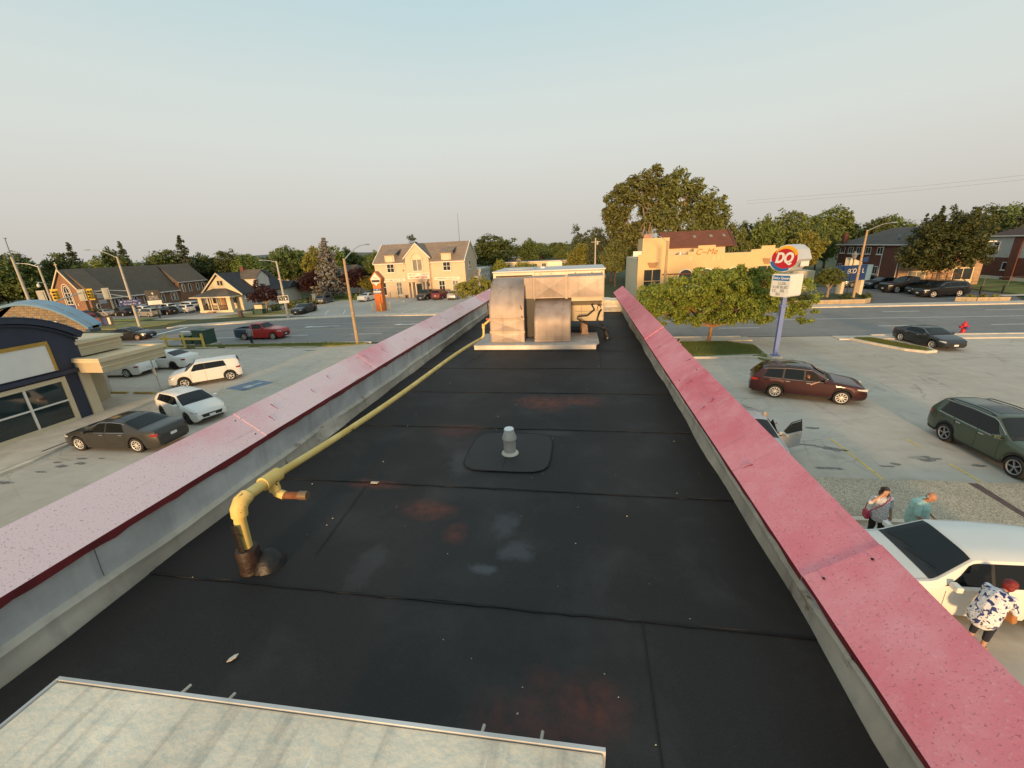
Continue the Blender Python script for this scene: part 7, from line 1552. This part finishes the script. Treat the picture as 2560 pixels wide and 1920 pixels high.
for i, (x, y) in enumerate(((44.2, 55.7), (45.3, 55.6), (46.4, 55.6))): shrub('flower_clump', 'pale leafy flower clump in the short planter', (x, y, .4), .45, .4, 'y', 25, 30, .05, 'flowers in the short planter', i, 'flowers')
for i, (x, y) in enumerate(((-47.6, 66.0), (-47.0, 68.6), (-49.6, 61.4), (-48.6, 64.0), (-45.0, 76.3), (-42.6, 75.6), (-47.4, 75.8))): shrub('garden_shrub', 'loose garden shrub along the far lot edge', (x, y, 0), 1.0, 1.1, 'y' if i % 2 else 'g', 40, 30, .09, 'garden shrubs along the far lot', i)
shrub('shrub', 'low shrub beside the white crossover at the walkway corner', (18.6, 10.6, .06), .9, .7, 'm', 50, 50, .05)
# grass blades on the near verges
def blades(name, label, poly, n, seed, leaf, z=.1):
    rng = np.random.default_rng(seed); P = np.array(poly); lo, hi = P.min(0), P.max(0); pts = rng.random((n*2, 2))*(hi-lo)+lo; ins = np.zeros(len(pts), bool); j = len(P)-1
    for i in range(len(P)):
        c = ((P[i, 1] > pts[:, 1]) != (P[j, 1] > pts[:, 1])) & (pts[:, 0] < (P[j, 0]-P[i, 0])*(pts[:, 1]-P[i, 1])/(P[j, 1]-P[i, 1]+1e-9)+P[i, 0]); ins ^= c; j = i
    pts = pts[ins][:n]; N = len(pts); a = rng.random(N)*6.28; h = .05+.07*rng.random(N); w = .012; L = rng.normal(size=(N, 2))*.03
    V = np.zeros((N, 3, 3)); V[:, 0, :2] = pts+np.stack([np.cos(a), np.sin(a)], 1)*w; V[:, 1, :2] = pts-np.stack([np.cos(a), np.sin(a)], 1)*w; V[:, 2, :2] = pts+L; V[:, :2, 2] = z; V[:, 2, 2] = z+h
    me = bpy.data.meshes.new(name); me.vertices.add(N*3); me.vertices.foreach_set('co', V.ravel()); me.loops.add(N*3); me.loops.foreach_set('vertex_index', np.arange(N*3)); me.polygons.add(N); me.polygons.foreach_set('loop_start', np.arange(N)*3); me.polygons.foreach_set('loop_total', np.full(N, 3)); me.update()
    me.materials.append(LF[leaf]); tag(link(bpy.data.objects.new(name, me)), label, 'grass', kind='stuff')
m_gb = m_leaff('grass_blade', (.12, .15, .03), (.26, .27, .08)); LF['gb'] = m_gb
blades('grass', 'short grass on the verge under the street tree', [(4.2, 30.6), (13.1, 31.8), (13.4, 34.3), (11.8, 35.6), (4.2, 35.7)], 26000, 1, 'gb', .09); blades('grass', 'short grass on the kerbed island', [(a+(22.8-a)*.1, c+(34.3-c)*.07) for a, c in isl], 9000, 2, 'gb', .12); blades('grass', 'rough grass on the long verge by the road', [(-45, 34.9), (-30, 35.25), (-23, 35.1), (-20.2, 36.1), (-24, 36.45), (-34, 35.9), (-44, 35.2)], 16000, 3, 'gb', .11)
# ---------------------------------------------------------------- people
m_skin = mat('skin', (.46, .26, .17), .55, 0, .06, 8)
def caps(b, p0, p1, r0, r1, n=8, rings=3):
    p0, p1 = Vector(p0), Vector(p1); d = (p1-p0).normalized() if (p1-p0).length > 1e-6 else Vector((0, 0, 1)); P = []; R = []
    for i in range(rings): t = -PI/2+PI/2*i/rings; P.append(p0+d*r0*math.sin(t)); R.append(max(.001, r0*math.cos(t)))
    P.append(p0); R.append(r0); P.append(p1); R.append(r1)
    for i in range(1, rings+1): t = PI/2*i/rings; P.append(p1+d*r1*math.sin(t)); R.append(max(.001, r1*math.cos(t)))
    b.tube(P, R, n)
def ball(b, c, r, n=12):
    c = Vector(c); r = r if isinstance(r, (tuple, list)) else (r, r, r); P = []
    rows = []
    for i in range(n//2+1):
        t = -PI/2+PI*i/(n//2); rows.append([(c.x+r[0]*math.cos(t)*math.cos(2*PI*j/n), c.y+r[1]*math.cos(t)*math.sin(2*PI*j/n), c.z+r[2]*math.sin(t)) for j in range(n)])
    b.grid(rows, True)
def remesh(o, v, sm=4):
    m = o.modifiers.new('remesh', 'REMESH'); m.mode = 'VOXEL'; m.voxel_size = v; m.use_smooth_shade = True
    s = o.modifiers.new('smooth', 'SMOOTH'); s.factor = .5; s.iterations = sm
FOLD = bpy.data.textures.new('cloth_folds', 'CLOUDS'); FOLD.noise_scale = .11; FOLD.noise_depth = 2
def folds(o, s=.022):
    d = o.modifiers.new('folds', 'DISPLACE'); d.texture = FOLD; d.texture_coords = 'LOCAL'; d.strength = s; d.mid_level = .5
def hand(b, el, wr, side, curl=.5):
    e, w = Vector(el), Vector(wr); d = (w-e).normalized(); up = Vector((0, 1, 0)) if abs(d.z) > .6 else Vector((0, 0, 1)); s = d.cross(up).normalized()*side; nrm = s.cross(d).normalized()
    palm = w+d*.085; caps(b, w+d*.02, palm, .026, .033)
    for k, (o, l) in enumerate(((-.032, .062), (-.011, .075), (.011, .078), (.032, .068))):
        base = palm+s*o; mid = base+d*l*.6+nrm*l*.25*curl; tip = mid+d*l*.35+nrm*l*.5*curl; caps(b, base, mid, .0095, .009, 6, 2); caps(b, mid, tip, .009, .0075, 6, 2)
    tb = w+d*.035-s*.03; caps(b, tb, tb+d*.035-s*.025, .012, .010, 6, 2); caps(b, tb+d*.035-s*.025, tb+d*.065-s*.028+nrm*.012, .010, .008, 6, 2)
J0 = dict(pel=(0, 0, .93), che=(0, 0, 1.25), nek=(0, -.01, 1.42), hed=(0, .02, 1.57), shL=(-.19, 0, 1.36), elL=(-.235, -.02, 1.08), wrL=(-.235, .05, .84), shR=(.19, 0, 1.36), elR=(.235, -.02, 1.08), wrR=(.235, .05, .84),
          hiL=(-.09, 0, .90), knL=(-.10, .02, .50), anL=(-.10, -.02, .08), hiR=(.09, 0, .90), knR=(.10, .02, .50), anR=(.10, -.02, .08))
def person(label, loc, rz, top, bottom, hair, shoe, J=None, sc=1., girth=1., sleeves=.5, legs=1., skirt=False, hair_kind='short', vox=.011, skin=None, shirt_len=.84, face=True):
    j = dict(J0); j.update(J or {}); g = girth; sk = skin or m_skin
    t = thing('person', label, 'person', loc, rz); t.scale = (sc,)*3
    V = {k: Vector(v) for k, v in j.items()}
    b = MB()  # body: one continuous skin surface
    caps(b, V['pel'], V['che'], .135*g, .13*g, 10); caps(b, V['che'], V['nek'], .12*g, .055); caps(b, V['nek']-Vector((0, 0, .04)), V['hed']-Vector((0, 0, .03)), .052, .056)
    hd = V['hed']; fw = Vector(j.get('look', (0, 1, 0))).normalized(); sd = fw.cross(Vector((0, 0, 1))).normalized(); upv = sd.cross(fw)
    ball(b, hd+upv*.03, (.078, .094, .105)); ball(b, hd-upv*.045+fw*.02, (.060, .068, .062))
    caps(b, hd+fw*.085-upv*.0, hd+fw*.108-upv*.028, .011, .015, 6, 2)
    for s in (-1, 1): ball(b, hd+sd*s*.078-upv*.008-fw*.005, (.014, .022, .032), 8); ball(b, hd+fw*.088+sd*s*.03+upv*.028, (.022, .014, .009), 8)
    ball(b, hd+fw*.085-upv*.058, (.026, .014, .010), 8)
    for S, s in (('L', -1), ('R', 1)):
        caps(b, V['sh'+S], V['el'+S], .050*g**.5, .040); caps(b, V['el'+S], V['wr'+S], .040, .027); hand(b, V['el'+S], V['wr'+S], s); caps(b, V['che']+Vector((0, 0, .08)), V['sh'+S], .07, .055)
        caps(b, V['hi'+S], V['kn'+S], .082*g**.6, .058); caps(b, V['kn'+S], V['an'+S], .056, .036); a = V['an'+S]; caps(b, a+Vector((0, -.03, -.04)), a+Vector((0, .13, -.05)), .035, .030)
    bo = b.build('body', sk, t, local=True, recalc=False); remesh(bo, vox, 2)
    # shirt
    b = MB(); lo = V['pel']+(V['che']-V['pel'])*((shirt_len-.93)/.32) if shirt_len else V['pel']
    caps(b, lo, V['che'], .176*g, .155*g, 12); caps(b, V['che'], V['nek']-Vector((0, 0, .03)), .14*g, .068, 12)
    for S in 'LR':
        caps(b, V['che']+Vector((0, 0, .07)), V['sh'+S], .085*g**.5, .072); e = V['sh'+S]+(V['el'+S]-V['sh'+S])*min(1, sleeves*1.6); caps(b, V['sh'+S], e, .072, .062)
    o = b.build('shirt', top, t, local=True, recalc=False); remesh(o, vox, 3); folds(o)
    b = MB()
    if skirt:
        h0, h1 = V['pel'], (V['knL']+V['knR'])/2; caps(b, h0+Vector((0, 0, .06)), h0, .15*g, .165*g, 12); caps(b, h0, h1+Vector((0, 0, -.05)), .165*g, .17*g, 12)
    else:
        caps(b, V['pel']+Vector((0, 0, .05)), V['pel']-Vector((0, 0, .05)), .15*g, .145*g, 12)
        for S in 'LR':
            e = V['kn'+S]+(V['an'+S]-V['kn'+S])*legs; caps(b, V['hi'+S], V['kn'+S], .098*g**.6, .075); caps(b, V['kn'+S], e, .073, .058)
    o = b.build('skirt' if skirt else 'trousers', bottom, t, local=True, recalc=False); remesh(o, vox, 3); folds(o, .018)
    for S in 'LR':
        a = V['an'+S]; b = MB(); caps(b, a+Vector((0, -.045, -.045)), a+Vector((0, .145, -.055)), .040, .036, 8); b.box(a.x-.042, a.y-.085, 0, a.x+.042, a.y+.18, .022); so_ = b.build('shoe', shoe, t, local=True, recalc=False); remesh(so_, .012, 2)
    b = MB()
    if hair_kind == 'short': ball(b, hd+upv*.045-fw*.018, (.086, .100, .100)); ball(b, hd-fw*.055+upv*.0, (.074, .05, .085))
    elif hair_kind == 'bob':
        ball(b, hd+upv*.045-fw*.022, (.100, .108, .108)); ball(b, hd-fw*.06-upv*.05, (.098, .06, .11))
        for s in (-1, 1): ball(b, hd+sd*s*.078-upv*.045-fw*.012, (.038, .062, .105))
    elif hair_kind == 'full':
        ball(b, hd+upv*.05-fw*.02, (.108, .118, .105)); ball(b, hd-fw*.05-upv*.02, (.10, .075, .10))
    elif hair_kind == 'bald': ball(b, hd-fw*.045-upv*.005, (.082, .055, .06)); 
    o = b.build('hair', hair, t, local=True, recalc=False); remesh(o, .010, 2); folds(o, .03)
    if face:
        for s in (-1, 1): e = MB(); ball(e, hd+fw*.090+sd*s*.030+upv*.012, (.012, .008, .007), 8); e.build('eye', m_seamc, t, local=True, recalc=False)
    return t, V
m_hbrown = mat('brown_hair', (.045, .022, .014), .6, 0, .3, 30, .5, 90); m_hgrey = mat('grey_hair', (.30, .28, .26), .7, 0, .2, 30); m_hred = mat('dyed_red_hair', (.20, .012, .010), .5, 0, .4, 30, .5, 90); m_hblk = mat('black_hair', (.012, .01, .009), .6)
def m_floralf(name, base, spot, sc, th):
    m, nt, p, o = new_mat(name); v = coords(nt); f = noise(nt, v, sc, 3, .5, .8)
    c = mix(nt, ramp(nt, f, th, th+.03), base, spot); c = mix(nt, ramp(nt, noise(nt, v, sc*2.4, 2), .62, .66), c, [x*.45+.05 for x in spot]) if spot[2] > .1 else c
    nt.links.new(c, p.inputs['Base Color']); p.inputs['Roughness'].default_value = .85; return m
m_wtop = m_floralf('white_patterned_top', (.62, .61, .62), (.40, .38, .40), 26, .54); m_floral = m_floralf('blue_floral_blouse', (.70, .70, .72), (.02, .035, .16), 10.5, .535); m_mint = mat('mint_shirt', (.40, .62, .56), .85, 0, .08, 9); m_gtop = mat('grey_shirt', (.24, .24, .25), .9)
m_blk = mat('black_cloth', (.012, .012, .014), .9, 0, .2, 8); m_navyc = mat('navy_cloth', (.015, .018, .032), .9, 0, .2, 8); m_dkj = mat('dark_jeans', (.02, .024, .035), .9); m_tanp = mat('stone_trousers', (.30, .27, .22), .9); m_shoe = mat('dark_shoe', (.03, .025, .022), .6); m_tanshoe = mat('tan_sandal', (.38, .22, .10), .7); m_skin2 = mat('tanned_skin', (.42, .20, .12), .55, 0, .08, 8)
m_bagr = mat('red_bag_leather', (.42, .02, .07), .4, 0, .1, 6); m_bagt = mat('tan_bag_leather', (.40, .17, .055), .45, 0, .15, 6)
# woman in white patterned top, hand shading her eyes
w1, V1 = person('woman in white patterned top and black capri trousers shading her eyes', (8.05, 10.95, 0), 3.0, m_wtop, m_blk, m_hbrown, m_shoe, J=dict(elR=(.33, .16, 1.30), wrR=(.10, .17, 1.585), elL=(-.25, -.05, 1.10), wrL=(-.27, .0, .86), knL=(-.1, .06, .5), look=(0, 1, -.1)), girth=1.15, sleeves=.6, legs=.45, hair_kind='bob', vox=.010)
bg = thing('shoulder_bag', 'red shoulder bag hanging at the hip of the woman in white', 'bag', (8.05, 10.95, 0), 3.0)
b = MB(); b.prism(rrect(-.12, .72, .12, .96, .06), .24, .32, 'X'); b.build('bag_body', m_bagr, bg, local=True, bevel=.02); MB().tube([(.28, .08, .95), (.22, .16, 1.10), (.04, .19, 1.28), (-.12, .10, 1.44), (-.15, -.02, 1.46), (0, -.18, 1.3), (.22, -.16, 1.1), (.29, -.08, .95)], .012, 6).build('strap', m_bagr, bg, local=True)
# man in the mint shirt, looking down at the far side of the white crossover
person('older man in mint short sleeved shirt beyond the white crossover', (8.8, 10.75, 0), PI+.75, m_mint, m_tanp, m_hgrey, m_shoe, J=dict(nek=(0, .05, 1.43), hed=(0, .13, 1.56), look=(0, .85, -.5), elR=(.27, .04, 1.10), wrR=(.18, .25, .98), elL=(-.27, .04, 1.10), wrL=(-.18, .25, .98)), girth=1.28, sleeves=.55, hair_kind='bald', vox=.010, skin=m_skin2, sc=1.06)
# red haired woman bending over her handbag
w2, V2 = person('red haired woman in blue floral blouse bending over her handbag', (8.05, 7.72, 0), -1.15, m_floral, m_navyc, m_hred, m_tanshoe, J=dict(pel=(0, -.05, .93), che=(0, .10, 1.22), nek=(0, .24, 1.36), hed=(0, .36, 1.43), look=(0, .75, -.66), shL=(-.19, .15, 1.33), shR=(.19, .15, 1.33), elL=(-.24, .22, 1.05), wrL=(-.12, .46, 1.03), elR=(.24, .22, 1.05), wrR=(.12, .46, 1.03)), girth=1.35, sleeves=.75, legs=.45, hair_kind='full', vox=.010, shirt_len=.80)
bg2 = thing('handbag', 'tan leather handbag held by the red haired woman', 'bag', (8.05, 7.72, 0), -1.15)
b = MB(); b.prism([(-.20, .62), (.20, .62), (.15, .88), (-.15, .88)], .46, .60, 'Y'); b.build('bag_body', m_bagt, bg2, local=True, bevel=.025)
for y in (.48, .58): MB().tube([(-.11, y, .86), (-.09, y, 1.0), (0, y, 1.06), (.09, y, 1.0), (.11, y, .86)], .010, 6).build('handle', m_bagt, bg2, local=True)
# pedestrian on the verge by the pickup, and others
person('man in grey shirt and dark trousers walking on the verge', (-32.9, 36.4, .08), .5, m_gtop, m_dkj, m_hblk, m_shoe, J=dict(knL=(-.1, .16, .52), anL=(-.1, .14, .10), anR=(.1, -.22, .10), knR=(.1, -.03, .50), elR=(.25, -.08, 1.1), wrR=(.24, -.1, .86)), vox=.014, sc=1.03)
person('person in black standing at the tail of the grey estate car', (-47.6, 67.3, 0), .4, m_blk, m_blk, m_hblk, mat('white_shoe', (.6, .6, .58), .6), vox=.02)
person('dark haired person in white vest beyond the red parapet end', (6.7, 29.4, 0), -1.2, mat('white_vest', (.62, .60, .57), .9), m_dkj, m_hblk, m_shoe, J=dict(elR=(.30, .12, 1.12), wrR=(.24, .34, 1.02)), sleeves=.1, vox=.014, skin=m_skin2)
# driver at the open window of the maroon estate
obr = ob[0]; mo = Matrix.LocRotScale(obr.location, obr.rotation_euler, obr.scale)
dv, Vd = person('red haired driver leaning at the open window of the maroon estate', tuple(mo @ Vector((.02, -.52, -.26))), obr.rotation_euler.z-PI/2-.25, m_blk, m_blk, mat('auburn_hair', (.16, .05, .025), .6), m_blk, J=dict(hiL=(-.09, .1, .88), knL=(-.12, .38, .90), anL=(-.12, .42, .62), hiR=(.05, .1, .88), knR=(.04, .38, .90), anR=(.04, .42, .62), nek=(.12, .02, 1.42), hed=(.25, .06, 1.55), look=(.8, .6, -.1), elR=(.38, .24, 1.22), wrR=(.30, .46, 1.34), elL=(-.2, .2, 1.15), wrL=(-.1, .4, 1.2)), vox=.012, hair_kind='bob', sc=.98)
# open door of the silver car and the arm that holds it
svr = sv; b = MB(); Kd = svK; L = Kd['L']
hx, hyy = .195*L-.05, .90
Fd = Matrix.Translation((hx, hyy, 0)) @ Matrix.Rotation(rad(-62), 4, 'Z')   # hinged at the front edge, swung out
b = MB(Fd); b.prism([(0, .34), (-1.12, .30), (-1.16, .93), (-.02, .93)], 0, .07, 'Y'); dr = b.build('door', silver, svr, local=True, bevel=.015)
MB(Fd).prism([(-.06, .94), (-.60, 1.33), (-1.06, 1.36), (-1.14, .94)], .02, .035, 'Y').build('door_window', m_cglass, dr)
b = MB(Fd); P = [(-.03, .03, .93), (-.60, .0, 1.36), (-1.08, .0, 1.40), (-1.16, .03, .93)]; b.tube(P, .022, 6); b.build('door_frame', m_trim, dr)
MB(Fd).obox((-.14, .17, 1.0), (.12, .22, .14)).build('mirror', silver, dr, bevel=.03)
MB(Fd).obox((-1.0, .08, .82), (.18, .03, .04)).build('door_handle', silver, dr)
MB().prism([(.10*L, .32), (.20*L, .32), (.19*L, .92), (.05*L, 1.34), (-.02*L, .92), (-.02*L, .32)], .905, .912, 'Y').build('doorway_shade_sheet', m_blk, svr, local=True)  # black sheet: the shaded cabin inside the doorway painted as flat colour
person('person stepping out behind the open door of the silver car', (7.35, 16.75, 0), -1.2, m_blk, m_dkj, m_hgrey, m_shoe, J=dict(elR=(.34, .16, 1.10), wrR=(.28, .36, 1.14)), sc=.88, vox=.013, skin=m_skin2)
